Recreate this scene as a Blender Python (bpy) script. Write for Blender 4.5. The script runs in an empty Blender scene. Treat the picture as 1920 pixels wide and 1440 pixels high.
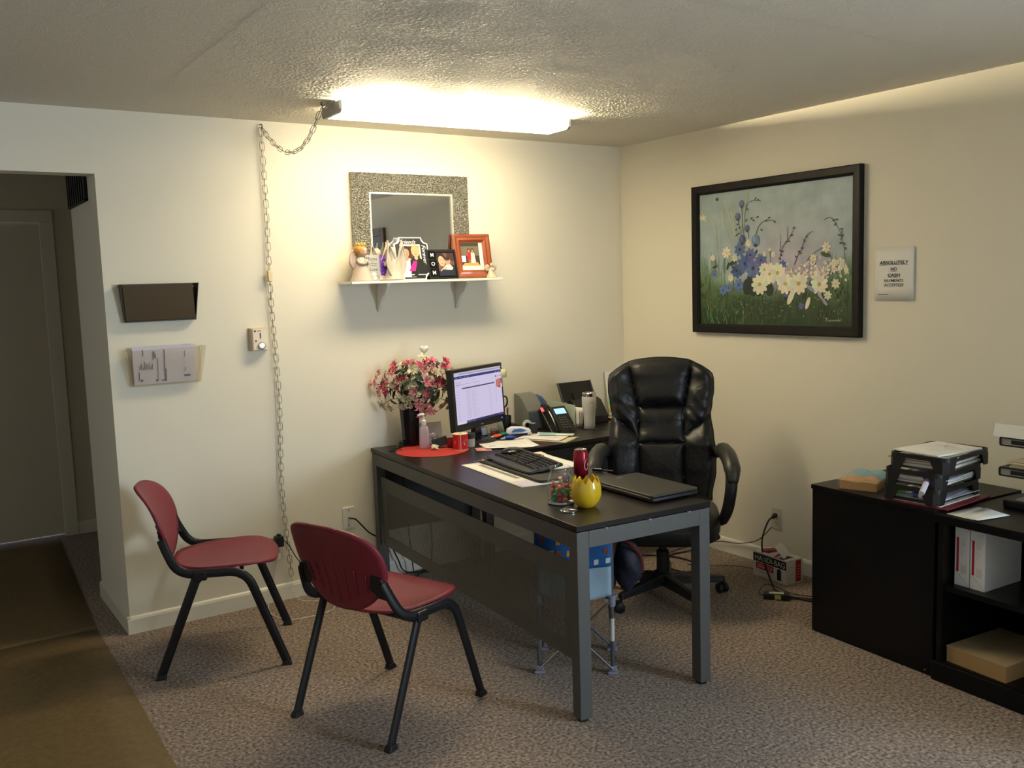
import bpy, bmesh, math, random
from mathutils import Vector, Matrix
random.seed(7)
SC = bpy.context.scene
COL = SC.collection
PI = math.pi
# ---------------------------------------------------------------- camera
F_PX = 1720.16
YAW, PITCH, ROLL = -0.593786, -0.109453, -0.031800
CAM = Vector((-3.94915, -4.53434, 1.60237))
_f = Vector((-math.sin(YAW)*math.cos(PITCH), math.cos(YAW)*math.cos(PITCH), math.sin(PITCH)))
_r = Vector((math.cos(YAW), math.sin(YAW), 0))
_u = _r.cross(_f)
_r2 = _r*math.cos(ROLL) + _u*math.sin(ROLL)
_u2 = -_r*math.sin(ROLL) + _u*math.cos(ROLL)
cd = bpy.data.cameras.new('camera')
cd.sensor_fit = 'HORIZONTAL'; cd.sensor_width = 36.0; cd.lens = F_PX/1920*36.0
cd.clip_start = 0.05
cam = bpy.data.objects.new('camera', cd); COL.objects.link(cam)
Mc = Matrix((( _r2.x, _u2.x, -_f.x, CAM.x), (_r2.y, _u2.y, -_f.y, CAM.y), (_r2.z, _u2.z, -_f.z, CAM.z), (0, 0, 0, 1)))
cam.matrix_world = Mc
SC.camera = cam
# ---------------------------------------------------------------- world, daylight, hall fill, exposure
W = bpy.data.worlds.new('sky'); SC.world = W; W.use_nodes = True
bg = W.node_tree.nodes['Background']
bg.inputs[0].default_value = (0.72, 0.83, 1.0, 1); bg.inputs[1].default_value = 0.6
def area(name, loc, direction, sx, sy, power, col):
    l = bpy.data.lights.new(name, 'AREA'); l.shape = 'RECTANGLE'; l.size = sx; l.size_y = sy
    l.energy = power; l.color = col
    o = bpy.data.objects.new(name, l); COL.objects.link(o); o.location = loc
    o.rotation_euler = Vector(direction).to_track_quat('-Z', 'Y').to_euler()
    return o
DAY = area('window_daylight', (-0.03, -5.75, 1.40), (-1, 0.30, -0.08), 1.5, 1.15, 90.0, (0.70, 0.85, 1.0))
HALL_FILL = area('hall_fill_light', (-6.12, 1.25, 1.45), (1, 0, -0.1), 0.9, 1.1, 1.0, (1.0, 0.92, 0.80))  # added fill light to brighten the hallway, no known source there
SC.cycles.transparent_max_bounces = 24
LAMP_STRENGTH = 16.5
TUBE_STRENGTH = 3600.0
LAMP_COL = (1.0, 0.85, 0.56)
vs = SC.view_settings
vs.view_transform = 'Standard'; vs.look = 'None'; vs.exposure = 0.90; vs.gamma = 1.0
vs.use_curve_mapping = False
SC.display_settings.display_device = 'sRGB'
# ---------------------------------------------------------------- helpers
def lin(c):
    if isinstance(c, str):
        c = c.lstrip('#'); c = [int(c[i:i+2], 16)/255 for i in (0, 2, 4)]
        return tuple(x/12.92 if x <= 0.04045 else ((x+0.055)/1.055)**2.4 for x in c)
    return tuple(c)
class NT:
    def __init__(s, m):
        m.use_nodes = True; s.t = m.node_tree; s.n = s.t.nodes; s.l = s.t.links
        s.b = s.n.get('Principled BSDF'); s.out = s.n.get('Material Output')
    def new(s, t, **k):
        n = s.n.new(t)
        for a, v in k.items():
            if a.startswith('_'): n.inputs[a[1:].replace('_', ' ')].default_value = v
            else: setattr(n, a, v)
        return n
    def link(s, a, b): s.l.new(a, b)
MATS = {}
def pm(name, col, rough=0.5, metal=0.0, spec=0.5, trans=0.0, alpha=1.0, emit=None, es=0.0, coat=0.0, ior=1.45,
       nscale=0, namt=0.0, bump=0.0, bscale=200, bdist=0.001, sheen=0.0):
    m = bpy.data.materials.new(name); t = NT(m); b = t.b; c = lin(col)
    b.inputs['Base Color'].default_value = (*c, 1); b.inputs['Roughness'].default_value = rough
    b.inputs['Metallic'].default_value = metal; b.inputs['Specular IOR Level'].default_value = spec
    b.inputs['Transmission Weight'].default_value = trans; b.inputs['Alpha'].default_value = alpha
    b.inputs['IOR'].default_value = ior; b.inputs['Coat Weight'].default_value = coat
    b.inputs['Sheen Weight'].default_value = sheen
    if emit:
        b.inputs['Emission Color'].default_value = (*lin(emit), 1); b.inputs['Emission Strength'].default_value = es
    tc = None
    if nscale or bump: tc = t.new('ShaderNodeTexCoord')
    if nscale:
        n = t.new('ShaderNodeTexNoise', _Scale=nscale, _Detail=4.0)
        t.link(tc.outputs['Object'], n.inputs['Vector'])
        mx = t.new('ShaderNodeMix', data_type='RGBA')
        mx.inputs[6].default_value = (*[x*(1-namt) for x in c], 1); mx.inputs[7].default_value = (*[min(1, x*(1+namt)) for x in c], 1)
        t.link(n.outputs['Fac'], mx.inputs[0]); t.link(mx.outputs[2], b.inputs['Base Color'])
    if bump:
        n = t.new('ShaderNodeTexNoise', _Scale=bscale, _Detail=3.0); t.link(tc.outputs['Object'], n.inputs['Vector'])
        bp = t.new('ShaderNodeBump', _Strength=bump, _Distance=bdist); t.link(n.outputs['Fac'], bp.inputs['Height'])
        t.link(bp.outputs['Normal'], b.inputs['Normal'])
    return m
def print_mat(name, rough=0.55, emit=0.0, spec=0.3):
    m = bpy.data.materials.new(name); t = NT(m)
    a = t.new('ShaderNodeAttribute', attribute_name='Col')
    t.link(a.outputs['Color'], t.b.inputs['Base Color']); t.b.inputs['Roughness'].default_value = rough
    t.b.inputs['Specular IOR Level'].default_value = spec
    if emit:
        t.link(a.outputs['Color'], t.b.inputs['Emission Color']); t.b.inputs['Emission Strength'].default_value = emit
    return m
def tag(o, label=None, cat=None, group=None, kind=None):
    if label: o['label'] = label
    if cat: o['category'] = cat
    if group: o['group'] = group
    if kind: o['kind'] = kind
    return o
def thing(name, label, cat, loc=(0, 0, 0), rz=0.0, group=None):
    o = bpy.data.objects.new(name, None); COL.objects.link(o); o.empty_display_size = 0.05
    o.location = loc; o.rotation_euler = (0, 0, rz)
    return tag(o, label, cat, group)
def link_mesh(name, me, parent=None, M=None):
    o = bpy.data.objects.new(name, me); COL.objects.link(o)
    if parent: o.parent = parent
    if M is not None: o.matrix_basis = M
    return o
class MB:
    def __init__(s, M=None): s.v = []; s.f = []; s.M = M or Matrix()
    def add(s, vs, fs):
        o = len(s.v); s.v += [tuple(s.M @ Vector(v)) for v in vs]; s.f += [tuple(i+o for i in f) for f in fs]
        return s
    def box(s, x0, x1, y0, y1, z0, z1):
        return s.add([(x0,y0,z0),(x1,y0,z0),(x1,y1,z0),(x0,y1,z0),(x0,y0,z1),(x1,y0,z1),(x1,y1,z1),(x0,y1,z1)],
              [(3,2,1,0),(4,5,6,7),(0,1,5,4),(1,2,6,5),(2,3,7,6),(3,0,4,7)])
    def hexa(s, lo, hi):   # two quads
        return s.add(list(lo)+list(hi), [(3,2,1,0),(4,5,6,7),(0,1,5,4),(1,2,6,5),(2,3,7,6),(3,0,4,7)])
    def prism(s, poly, z0, z1):
        n = len(poly)
        return s.add([(x,y,z0) for x,y in poly]+[(x,y,z1) for x,y in poly],
              [tuple(range(n-1,-1,-1)), tuple(range(n,2*n))]+[(i,(i+1)%n,n+(i+1)%n,n+i) for i in range(n)])
    def lathe(s, prof, n=24, c=(0,0,0), cap0=True, cap1=True):
        vs = []; fs = []
        for r, z in prof:
            for k in range(n):
                a = 2*PI*k/n; vs.append((c[0]+r*math.cos(a), c[1]+r*math.sin(a), c[2]+z))
        m = len(prof)
        for i in range(m-1):
            for k in range(n):
                k2 = (k+1) % n; fs.append((i*n+k, i*n+k2, (i+1)*n+k2, (i+1)*n+k))
        if cap0: fs.append(tuple(range(n-1,-1,-1)))
        if cap1: fs.append(tuple(range((m-1)*n, m*n)))
        return s.add(vs, fs)
    def tube(s, pts, r, n=8, closed=False, rs=None, flat=1.0, up=None):
        P = [Vector(p) for p in pts]; m = len(P); vs = []; fs = []
        T = []
        for i in range(m):
            a = P[(i-1) % m] if (closed or i > 0) else P[i]; b = P[(i+1) % m] if (closed or i < m-1) else P[i]
            d = (b-a); T.append(d.normalized() if d.length > 1e-9 else Vector((0,0,1)))
        ref = Vector(up) if up else (Vector((0,0,1)) if abs(T[0].z) < 0.9 else Vector((1,0,0)))
        N = (ref - T[0]*ref.dot(T[0])).normalized()
        for i in range(m):
            if i:
                q = T[i-1].rotation_difference(T[i]); N = q @ N
                if up is not None:
                    u = Vector(up); u = u-T[i]*u.dot(T[i])
                    if u.length > 1e-3: N = u.normalized()
                N = (N - T[i]*N.dot(T[i])).normalized()
            B = T[i].cross(N); rr = rs[i] if rs else r
            for k in range(n):
                a = 2*PI*k/n; vs.append(P[i] + N*(rr*math.cos(a)) + B*(rr*flat*math.sin(a)))
        R = m if closed else m-1
        for i in range(R):
            j = (i+1) % m
            for k in range(n):
                k2 = (k+1) % n; fs.append((i*n+k, i*n+k2, j*n+k2, j*n+k))
        if not closed: fs += [tuple(range(n-1,-1,-1)), tuple(range((m-1)*n, m*n))]
        return s.add(vs, fs)
    def grid(s, fn, nu, nv, cu=False):
        vs = [fn(i/(nu if cu else nu-1), j/(nv-1)) for j in range(nv) for i in range(nu)]
        fs = []
        for j in range(nv-1):
            for i in range(nu if cu else nu-1):
                i2 = (i+1) % nu; fs.append((j*nu+i, j*nu+i2, (j+1)*nu+i2, (j+1)*nu+i))
        return s.add(vs, fs)
    def disc(s, outline, height, rings=8, n=40):  # closed outline(theta)->(x,y), height(x,y,t)->z
        vs = [(*[0.0, 0.0], height(0, 0, 0))]; fs = []
        for j in range(1, rings+1):
            t = j/rings
            for k in range(n):
                x, y = outline(2*PI*k/n); vs.append((x*t, y*t, height(x*t, y*t, t)))
        for k in range(n): fs.append((0, 1+k, 1+(k+1) % n))
        for j in range(rings-1):
            for k in range(n):
                a = 1+j*n; b = a+n; k2 = (k+1) % n; fs.append((a+k, b+k, b+k2, a+k2))
        return s.add(vs, fs)
    def blob(s, c, r, n=12, m=8, fn=None):
        vs = []; fs = []
        def pt(a, b):
            d = Vector((math.cos(a)*math.cos(b), math.sin(a)*math.cos(b), math.sin(b)))
            k = fn(d) if fn else 1.0
            return (c[0]+d.x*r[0]*k, c[1]+d.y*r[1]*k, c[2]+d.z*r[2]*k)
        for j in range(1, m):
            for i in range(n): vs.append(pt(2*PI*i/n, -PI/2+PI*j/m))
        vs.append(pt(0, -PI/2)); vs.append(pt(0, PI/2)); b = (m-1)*n
        for j in range(m-2):
            for i in range(n): fs.append((j*n+i, j*n+(i+1) % n, (j+1)*n+(i+1) % n, (j+1)*n+i))
        for i in range(n): fs.append((b, (i+1) % n, i)); fs.append((b+1, (m-2)*n+i, (m-2)*n+(i+1) % n))
        return s.add(vs, fs)
    def mesh(s, name, mat, smooth=35):
        me = bpy.data.meshes.new(name); me.from_pydata(s.v, [], s.f)
        bm = bmesh.new(); bm.from_mesh(me); bmesh.ops.recalc_face_normals(bm, faces=bm.faces); bm.to_mesh(me); bm.free()
        if mat: me.materials.append(mat)
        if smooth:
            me.polygons.foreach_set('use_smooth', [True]*len(me.polygons))
            if smooth < 180: me.set_sharp_from_angle(angle=math.radians(smooth))
        return me
    def build(s, name, mat, parent=None, smooth=35, bevel=0, seg=2, subsurf=0, solid=0, off=0.0, M=None):
        o = link_mesh(name, s.mesh(name, mat, smooth), parent, M)
        if solid:
            md = o.modifiers.new('solid', 'SOLIDIFY'); md.thickness = solid; md.offset = off
        if bevel:
            md = o.modifiers.new('bevel', 'BEVEL'); md.width = bevel; md.segments = seg; md.limit_method = 'ANGLE'
            md.angle_limit = math.radians(40)
        if subsurf:
            md = o.modifiers.new('sub', 'SUBSURF'); md.levels = subsurf; md.render_levels = subsurf
        return o
def arc(pts, n=6):     # smooth polyline: quadratic rounding of the inner corners; pts = (point, radius)
    out = []
    for i, (p, r) in enumerate(pts):
        p = Vector(p)
        if i == 0 or i == len(pts)-1 or r <= 0: out.append(p); continue
        a = Vector(pts[i-1][0]); b = Vector(pts[i+1][0])
        da = (a-p); db = (b-p); ra = min(r, da.length*0.49); rb = min(r, db.length*0.49)
        A = p+da.normalized()*ra; B = p+db.normalized()*rb
        for k in range(n+1):
            t = k/n; out.append(A*(1-t)**2+p*2*t*(1-t)+B*t*t)
    return out
def spline(pts, n=8):  # Catmull-Rom
    P = [Vector(p) for p in pts]; out = []
    for i in range(len(P)-1):
        p0 = P[max(i-1,0)]; p1 = P[i]; p2 = P[i+1]; p3 = P[min(i+2,len(P)-1)]
        for k in range(n):
            t = k/n
            out.append(0.5*((2*p1)+(p2-p0)*t+(2*p0-5*p1+4*p2-p3)*t*t+(3*p1-p0-3*p2+p3)*t**3))
    out.append(P[-1]); return out
def rrect(w, h, r, n=5, cx=0, cy=0):
    out = []
    for sx, sy, a0 in ((1,1,0),(-1,1,90),(-1,-1,180),(1,-1,270)):
        for k in range(n+1):
            a = math.radians(a0+90*k/n); out.append((cx+sx*(w/2-r)+r*math.cos(a), cy+sy*(h/2-r)+r*math.sin(a)))
    return out
def T(x, y, z): return Matrix.Translation((x, y, z))
def RX(a): return Matrix.Rotation(a, 4, 'X')
def RY(a): return Matrix.Rotation(a, 4, 'Y')
def RZ(a): return Matrix.Rotation(a, 4, 'Z')
def frame(o, u, v):    # matrix with local x=u, y=v, z=u x v at origin o
    u = Vector(u).normalized(); v = Vector(v); v = (v-u*v.dot(u)).normalized(); w = u.cross(v)
    return Matrix(((u.x,v.x,w.x,o[0]),(u.y,v.y,w.y,o[1]),(u.z,v.z,w.z,o[2]),(0,0,0,1)))
# ---- lettering: triangles of the built-in font, cached before the scene fills up
TXT = {}
def text_tris(body, bold=0.0, shear=0.0):
    k = (body, bold, shear)
    if k in TXT: return TXT[k]
    cu = bpy.data.curves.new('txt', 'FONT'); cu.body = body; cu.size = 1.0; cu.offset = bold; cu.shear = shear; cu.resolution_u = 3
    ob = bpy.data.objects.new('txt', cu); COL.objects.link(ob)
    dg = bpy.context.evaluated_depsgraph_get(); dg.update()
    me = ob.evaluated_get(dg).to_mesh()
    vs = [(v.co.x, v.co.y) for v in me.vertices]; fs = [tuple(p.vertices) for p in me.polygons]
    ob.evaluated_get(dg).to_mesh_clear(); bpy.data.objects.remove(ob); bpy.data.curves.remove(cu)
    x0 = min(v[0] for v in vs); x1 = max(v[0] for v in vs); y0 = min(v[1] for v in vs); y1 = max(v[1] for v in vs)
    TXT[k] = (vs, fs, x0, x1, y0, y1); return TXT[k]
class PR:                       # flat print: coloured polygons in one plane
    def __init__(s, eps=6e-6): s.v = []; s.f = []; s.c = []; s.k = 0; s.eps = eps
    def poly(s, pts, col):
        o = len(s.v); s.k += 1; z = s.k*s.eps; c = lin(col)
        s.v += [(p[0], p[1], z) for p in pts]; s.c += [c]*len(pts); s.f.append(tuple(range(o, o+len(pts)))); return s
    def rect(s, x0, y0, x1, y1, col): return s.poly([(x0,y0),(x1,y0),(x1,y1),(x0,y1)], col)
    def grad(s, x0, y0, x1, y1, c0, c1):
        s.poly([(x0,y0),(x1,y0),(x1,y1),(x0,y1)], c0); s.c[-2:] = [lin(c1)]*2; return s
    def ell(s, cx, cy, rx, ry, col, n=16, rot=0.0):
        ca, sa = math.cos(rot), math.sin(rot)
        return s.poly([(cx+rx*math.cos(a)*ca-ry*math.sin(a)*sa, cy+rx*math.cos(a)*sa+ry*math.sin(a)*ca) for a in [2*PI*k/n for k in range(n)]], col)
    def line(s, pts, w, col, w2=None):
        w2 = w if w2 is None else w2; n = len(pts); L = []; R = []
        for i, p in enumerate(pts):
            a = pts[max(i-1,0)]; b = pts[min(i+1,n-1)]; dx, dy = b[0]-a[0], b[1]-a[1]; d = math.hypot(dx,dy) or 1
            ww = (w+(w2-w)*i/max(1,n-1))/2; L.append((p[0]-dy/d*ww, p[1]+dx/d*ww)); R.append((p[0]+dy/d*ww, p[1]-dx/d*ww))
        for i in range(n-1): s.poly([R[i],R[i+1],L[i+1],L[i]], col)
        return s
    def text(s, body, cx, cy, h=None, w=None, col='#111111', bold=0.0, shear=0.0, rot=0.0, align='c'):
        vs, fs, x0, x1, y0, y1 = text_tris(body, bold, shear)
        sx = w/(x1-x0) if w else h/0.7; sy = h/(y1-y0) if (h and w) else sx
        if w and not h: sy = sx
        ca, sa = math.cos(rot), math.sin(rot); o = len(s.v); s.k += 1; z = s.k*s.eps; c = lin(col)
        mx = {'c': (x0+x1)/2, 'l': x0, 'r': x1}[align]; my = (y0+y1)/2
        for x, y in vs:
            X = (x-mx)*sx; Y = (y-my)*sy; s.v.append((cx+X*ca-Y*sa, cy+X*sa+Y*ca, z)); s.c.append(c)
        s.f += [tuple(i+o for i in f) for f in fs]; return s
    def build(s, name, mat, parent=None, M=None, warp=None):
        me = bpy.data.meshes.new(name); me.from_pydata([warp(v) if warp else v for v in s.v], [], s.f); me.materials.append(mat)
        a = me.color_attributes.new('Col', 'FLOAT_COLOR', 'POINT')
        flat = []
        for c in s.c: flat += [c[0], c[1], c[2], 1.0]
        a.data.foreach_set('color', flat)
        return link_mesh(name, me, parent, M)
for _t in [('ABSOLUTELY',.02,0),('NO',.02,0),('CASH',.02,0),('PAYMENTS',.008,0),('ACCEPTED!',.008,0),('Friends',.0,.35),('Forever',.0,.35),
           ('M',.01,0),('O',.01,0),('Moms',.0,.3),('Love',.0,.3),('HANDI-BAG',.0,0),('SUPER',.0,0)]: text_tris(*_t)
# ---------------------------------------------------------------- materials of the room
def wall_mat(name, col, bscale=70, bump=0.12, bdist=0.002):
    m = pm(name, col, rough=0.62, spec=0.25); t = NT(m)
    tc = t.new('ShaderNodeTexCoord')
    n1 = t.new('ShaderNodeTexNoise', _Scale=1.4, _Detail=3.0); t.link(tc.outputs['Object'], n1.inputs['Vector'])
    c = lin(col); mx = t.new('ShaderNodeMix', data_type='RGBA')
    mx.inputs[6].default_value = (c[0]*.95, c[1]*.95, c[2]*.94, 1); mx.inputs[7].default_value = (*[min(1, x*1.03) for x in c], 1)
    t.link(n1.outputs['Fac'], mx.inputs[0]); t.link(mx.outputs[2], t.b.inputs['Base Color'])
    n2 = t.new('ShaderNodeTexNoise', _Scale=bscale, _Detail=4.0); t.link(tc.outputs['Object'], n2.inputs['Vector'])
    bp = t.new('ShaderNodeBump', _Strength=bump, _Distance=bdist); t.link(n2.outputs['Fac'], bp.inputs['Height'])
    t.link(bp.outputs['Normal'], t.b.inputs['Normal']); return m
M_WALL = wall_mat('cream_wall_paint', (0.80, 0.752, 0.635))
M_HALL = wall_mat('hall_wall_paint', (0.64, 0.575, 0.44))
M_TRIM = pm('trim_paint', (0.80, 0.77, 0.68), rough=0.4, nscale=6, namt=0.06)
def ceiling_mat():
    m = pm('brushed_texture_ceiling', (0.70, 0.66, 0.565), rough=0.7, spec=0.2); t = NT(m)
    tc = t.new('ShaderNodeTexCoord')
    d = t.new('ShaderNodeTexNoise', _Scale=9.0, _Detail=2.0); t.link(tc.outputs['Object'], d.inputs['Vector'])
    mixv = t.new('ShaderNodeMix', data_type='VECTOR'); mixv.inputs[0].default_value = 0.06
    t.link(tc.outputs['Object'], mixv.inputs[4]); t.link(d.outputs['Color'], mixv.inputs[5])
    n = t.new('ShaderNodeTexNoise', _Scale=58.0, _Detail=5.0, _Roughness=0.62, _Distortion=1.4); t.link(mixv.outputs[1], n.inputs['Vector'])
    n2 = t.new('ShaderNodeTexNoise', _Scale=10.0, _Detail=3.0, _Distortion=1.5); t.link(tc.outputs['Object'], n2.inputs['Vector'])
    r = t.new('ShaderNodeMapRange'); r.inputs[1].default_value = 0.42; r.inputs[2].default_value = 0.62
    t.link(n2.outputs['Fac'], r.inputs[0])
    r0 = t.new('ShaderNodeMapRange'); r0.inputs[1].default_value = 0.40; r0.inputs[2].default_value = 0.60; t.link(n.outputs['Fac'], r0.inputs[0])
    mu = t.new('ShaderNodeMath', operation='MULTIPLY'); t.link(r0.outputs[0], mu.inputs[0]); 
    ad = t.new('ShaderNodeMath', operation='MULTIPLY_ADD'); ad.inputs[1].default_value = 0.75; ad.inputs[2].default_value = 0.25
    t.link(r.outputs[0], ad.inputs[0]); t.link(ad.outputs[0], mu.inputs[1])
    bp = t.new('ShaderNodeBump', _Strength=0.35, _Distance=0.006); t.link(mu.outputs[0], bp.inputs['Height'])
    t.link(bp.outputs['Normal'], t.b.inputs['Normal']); return m
M_CEIL = ceiling_mat()
def carpet_mat():
    m = pm('speckled_carpet', (0.3, 0.25, 0.2), rough=0.95, spec=0.05, sheen=0.15); t = NT(m)
    tc = t.new('ShaderNodeTexCoord')
    def noise(s, det=2.0): 
        n = t.new('ShaderNodeTexNoise', _Scale=s, _Detail=det); t.link(tc.outputs['Object'], n.inputs['Vector']); return n
    n1 = noise(78, 4.0); n2 = noise(140, 2.0); n3 = noise(2.2, 3.0)
    ramp = t.new('ShaderNodeValToRGB'); e = ramp.color_ramp.elements
    e[0].position = 0.29; e[0].color = (0.048, 0.035, 0.028, 1); e[1].position = 0.71; e[1].color = (0.50, 0.39, 0.275, 1)
    for p, c in ((0.42, (0.175, 0.130, 0.106, 1)), (0.52, (0.275, 0.207, 0.163, 1)), (0.60, (0.350, 0.268, 0.200, 1))):
        x = e.new(p); x.color = c
    t.link(n1.outputs['Fac'], ramp.inputs[0])
    hs = t.new('ShaderNodeMix', data_type='RGBA', blend_type='MULTIPLY'); hs.inputs[0].default_value = 1.0
    r3 = t.new('ShaderNodeMapRange'); r3.inputs[1].default_value = .3; r3.inputs[2].default_value = .7; r3.inputs[3].default_value = .88; r3.inputs[4].default_value = 1.05
    t.link(n3.outputs['Fac'], r3.inputs[0]); t.link(ramp.outputs[0], hs.inputs[6]); t.link(r3.outputs[0], hs.inputs[7])
    t.link(hs.outputs[2], t.b.inputs['Base Color'])
    bp = t.new('ShaderNodeBump', _Strength=0.7, _Distance=0.006); t.link(n2.outputs['Fac'], bp.inputs['Height'])
    t.link(bp.outputs['Normal'], t.b.inputs['Normal']); return m
M_CARPET = carpet_mat()
def struct(name, mb, mat, smooth=0, parent=None, bevel=0):
    o = mb.build(name, mat, parent, smooth=smooth, bevel=bevel); o['kind'] = 'structure'; return o
H = 2.44; XL = -3.122; XR0 = -4.55
def vgrid_floor():
    return MB().box(-6.3, 0.12, -7.1, 3.2, -0.08, 0)
struct('floor', vgrid_floor(), M_CARPET)
ceil = struct('ceiling', MB().box(-6.3, 0.12, -7.1, 2.4, H, H+0.1), M_CEIL)
from mathutils import noise as NZ
def plaster():      # brushed plaster relief, real height where the lamp rakes across it
    x0, x1, y0, y1, st = -2.95, -0.25, -2.45, -0.02, 0.0043
    nx, ny = int((x1-x0)/st), int((y1-y0)/st); vs = []; fs = []
    for j in range(ny+1):
        y = y0+(y1-y0)*j/ny
        for i in range(nx+1):
            x = x0+(x1-x0)*i/nx
            wx = NZ.noise((x*7, y*7, 3.1)); wy = NZ.noise((x*7, y*7, 8.7))
            a = NZ.noise((x*92+wx*3.2, y*112+wy*3.2, 0)); b = NZ.noise((x*40+wx*3, y*48, 5.0)); m = NZ.noise((x*6+4, y*6, 1.7))
            h = max(0, min(1, (a+.30)*2.6))*(.55+.45*max(0, min(1, m*2+.5)))+.32*b*(.4+.6*max(0, min(1, m*2+.6)))
            e = min(1, (x-x0)/.5, (x1-x)/.45, (y-y0)/.5, (y1-y)/.1)
            vs.append((x, y, H-0.0004-max(0, .0019*h+.0006)*max(0, e)))
    w = nx+1
    for j in range(ny):
        for i in range(nx): k = j*w+i; fs.append((k, k+w, k+w+1, k+1))
    me = bpy.data.meshes.new('plaster_texture'); me.from_pydata(vs, [], fs); me.materials.append(M_PLAS)
    me.polygons.foreach_set('use_smooth', [True]*len(me.polygons))
    o = link_mesh('plaster_texture', me, ceil); o['kind'] = 'stuff'
M_PLAS = M_CEIL
plaster()
struct('wall_back', MB().box(XL, 0.12, 0, 0.69, 0, H).box(XR0, XL, 0, 0.11, 2.152, H).box(-6.3, XR0, 0, 0.11, 0, H), M_WALL)
wy0, wy1, wz0, wz1 = -6.55, -4.95, 0.78, 2.02
struct('wall_right', MB().box(0, 0.12, -7.1, wy0, 0, H).box(0, 0.12, wy1, 0, 0, H).box(0, 0.12, wy0, wy1, 0, wz0).box(0, 0.12, wy0, wy1, wz1, H), M_WALL)
struct('wall_left', MB().box(-6.3, -6.18, -7, 0, 0, H), M_WALL)
# wall behind the camera; the window that gives the daylight is in the right wall, out of frame
struct('wall_front', MB().box(-6.3, 0.12, -7.12, -7, 0, H), M_WALL)
wn = MB()
for a in (wy0, (wy0+wy1)/2-0.02, wy1-0.04): wn.box(0.04, 0.09, a, a+0.04, wz0, wz1)
wn.box(0.04, 0.09, wy0, wy1, wz0, wz0+0.04).box(0.04, 0.09, wy0, wy1, wz1-0.04, wz1)
w1 = struct('window_1', wn, M_TRIM)
# hallway beyond the opening
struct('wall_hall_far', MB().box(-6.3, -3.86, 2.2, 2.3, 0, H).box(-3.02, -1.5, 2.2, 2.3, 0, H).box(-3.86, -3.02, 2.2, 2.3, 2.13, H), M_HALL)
struct('wall_hall_left', MB().box(-6.3, -6.18, 0.11, 0.8, 0, H).box(-6.3, -6.18, 1.7, 2.2, 0, H).box(-6.3, -6.18, 0.8, 1.7, 0, 0.9).box(-6.3, -6.18, 0.8, 1.7, 2.0, H), M_HALL)  # opening cut for the added hall fill light
struct('added_hall_window', MB().box(-6.26, -6.20, 0.8, 0.84, 0.9, 2.0).box(-6.26, -6.20, 1.66, 1.7, 0.9, 2.0).box(-6.26, -6.20, 0.84, 1.66, 0.9, 0.94).box(-6.26, -6.20, 0.84, 1.66, 1.96, 2.0), M_TRIM)  # unseen window frame added around the hall fill light
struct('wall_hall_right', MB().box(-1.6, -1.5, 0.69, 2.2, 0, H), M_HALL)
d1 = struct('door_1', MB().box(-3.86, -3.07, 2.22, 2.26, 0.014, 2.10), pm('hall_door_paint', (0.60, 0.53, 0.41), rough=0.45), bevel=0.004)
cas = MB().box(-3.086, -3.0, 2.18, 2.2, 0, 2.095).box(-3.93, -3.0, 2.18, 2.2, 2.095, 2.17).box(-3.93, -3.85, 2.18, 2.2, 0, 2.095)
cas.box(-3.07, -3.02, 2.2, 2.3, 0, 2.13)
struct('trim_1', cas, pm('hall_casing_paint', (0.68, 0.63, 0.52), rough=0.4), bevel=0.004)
hg = MB(); hg.box(-3.074, -3.062, 2.205, 2.22, 0.20, 0.30).tube([(-3.068, 2.204, 0.195), (-3.068, 2.204, 0.305)], 0.006)
hg.build('hinge', pm('hinge_metal', (0.08, 0.07, 0.06), rough=0.4, metal=0.8), d1)
struct('floor_porch', MB().box(-6.3, -1.0, 2.4, 6.0, -0.1, -0.012), pm('porch_concrete', (0.6, 0.6, 0.58), rough=0.9))
# baseboards
def baseboard(name, p0, p1, nrm, h=0.085, t=0.013, mat=M_TRIM):
    p0 = Vector((*p0, 0)); p1 = Vector((*p1, 0)); n = Vector((*nrm, 0))
    prof = [(0, 0), (t, 0), (t, h*0.8), (t*0.75, h*0.93), (t*0.3, h), (0, h)]
    vs = [p0+n*a+Vector((0,0,b)) for a, b in prof]+[p1+n*a+Vector((0,0,b)) for a, b in prof]; k = len(prof)
    fs = [tuple(range(k)), tuple(range(2*k-1, k-1, -1))]+[(i, (i+1) % k, k+(i+1) % k, k+i) for i in range(k)]
    return struct(name, MB().add(vs, fs), mat)
baseboard('baseboard_back', (XL-0.012, 0), (0, 0), (0, -1))
baseboard('baseboard_right', (0, 0), (0, -7), (-1, 0))
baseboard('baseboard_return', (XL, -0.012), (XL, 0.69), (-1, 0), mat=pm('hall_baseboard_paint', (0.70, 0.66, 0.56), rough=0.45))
baseboard('baseboard_far', (-3.0, 2.2), (-1.6, 2.2), (0, -1), mat=MATS.get('x') or bpy.data.materials['hall_baseboard_paint'])
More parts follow.
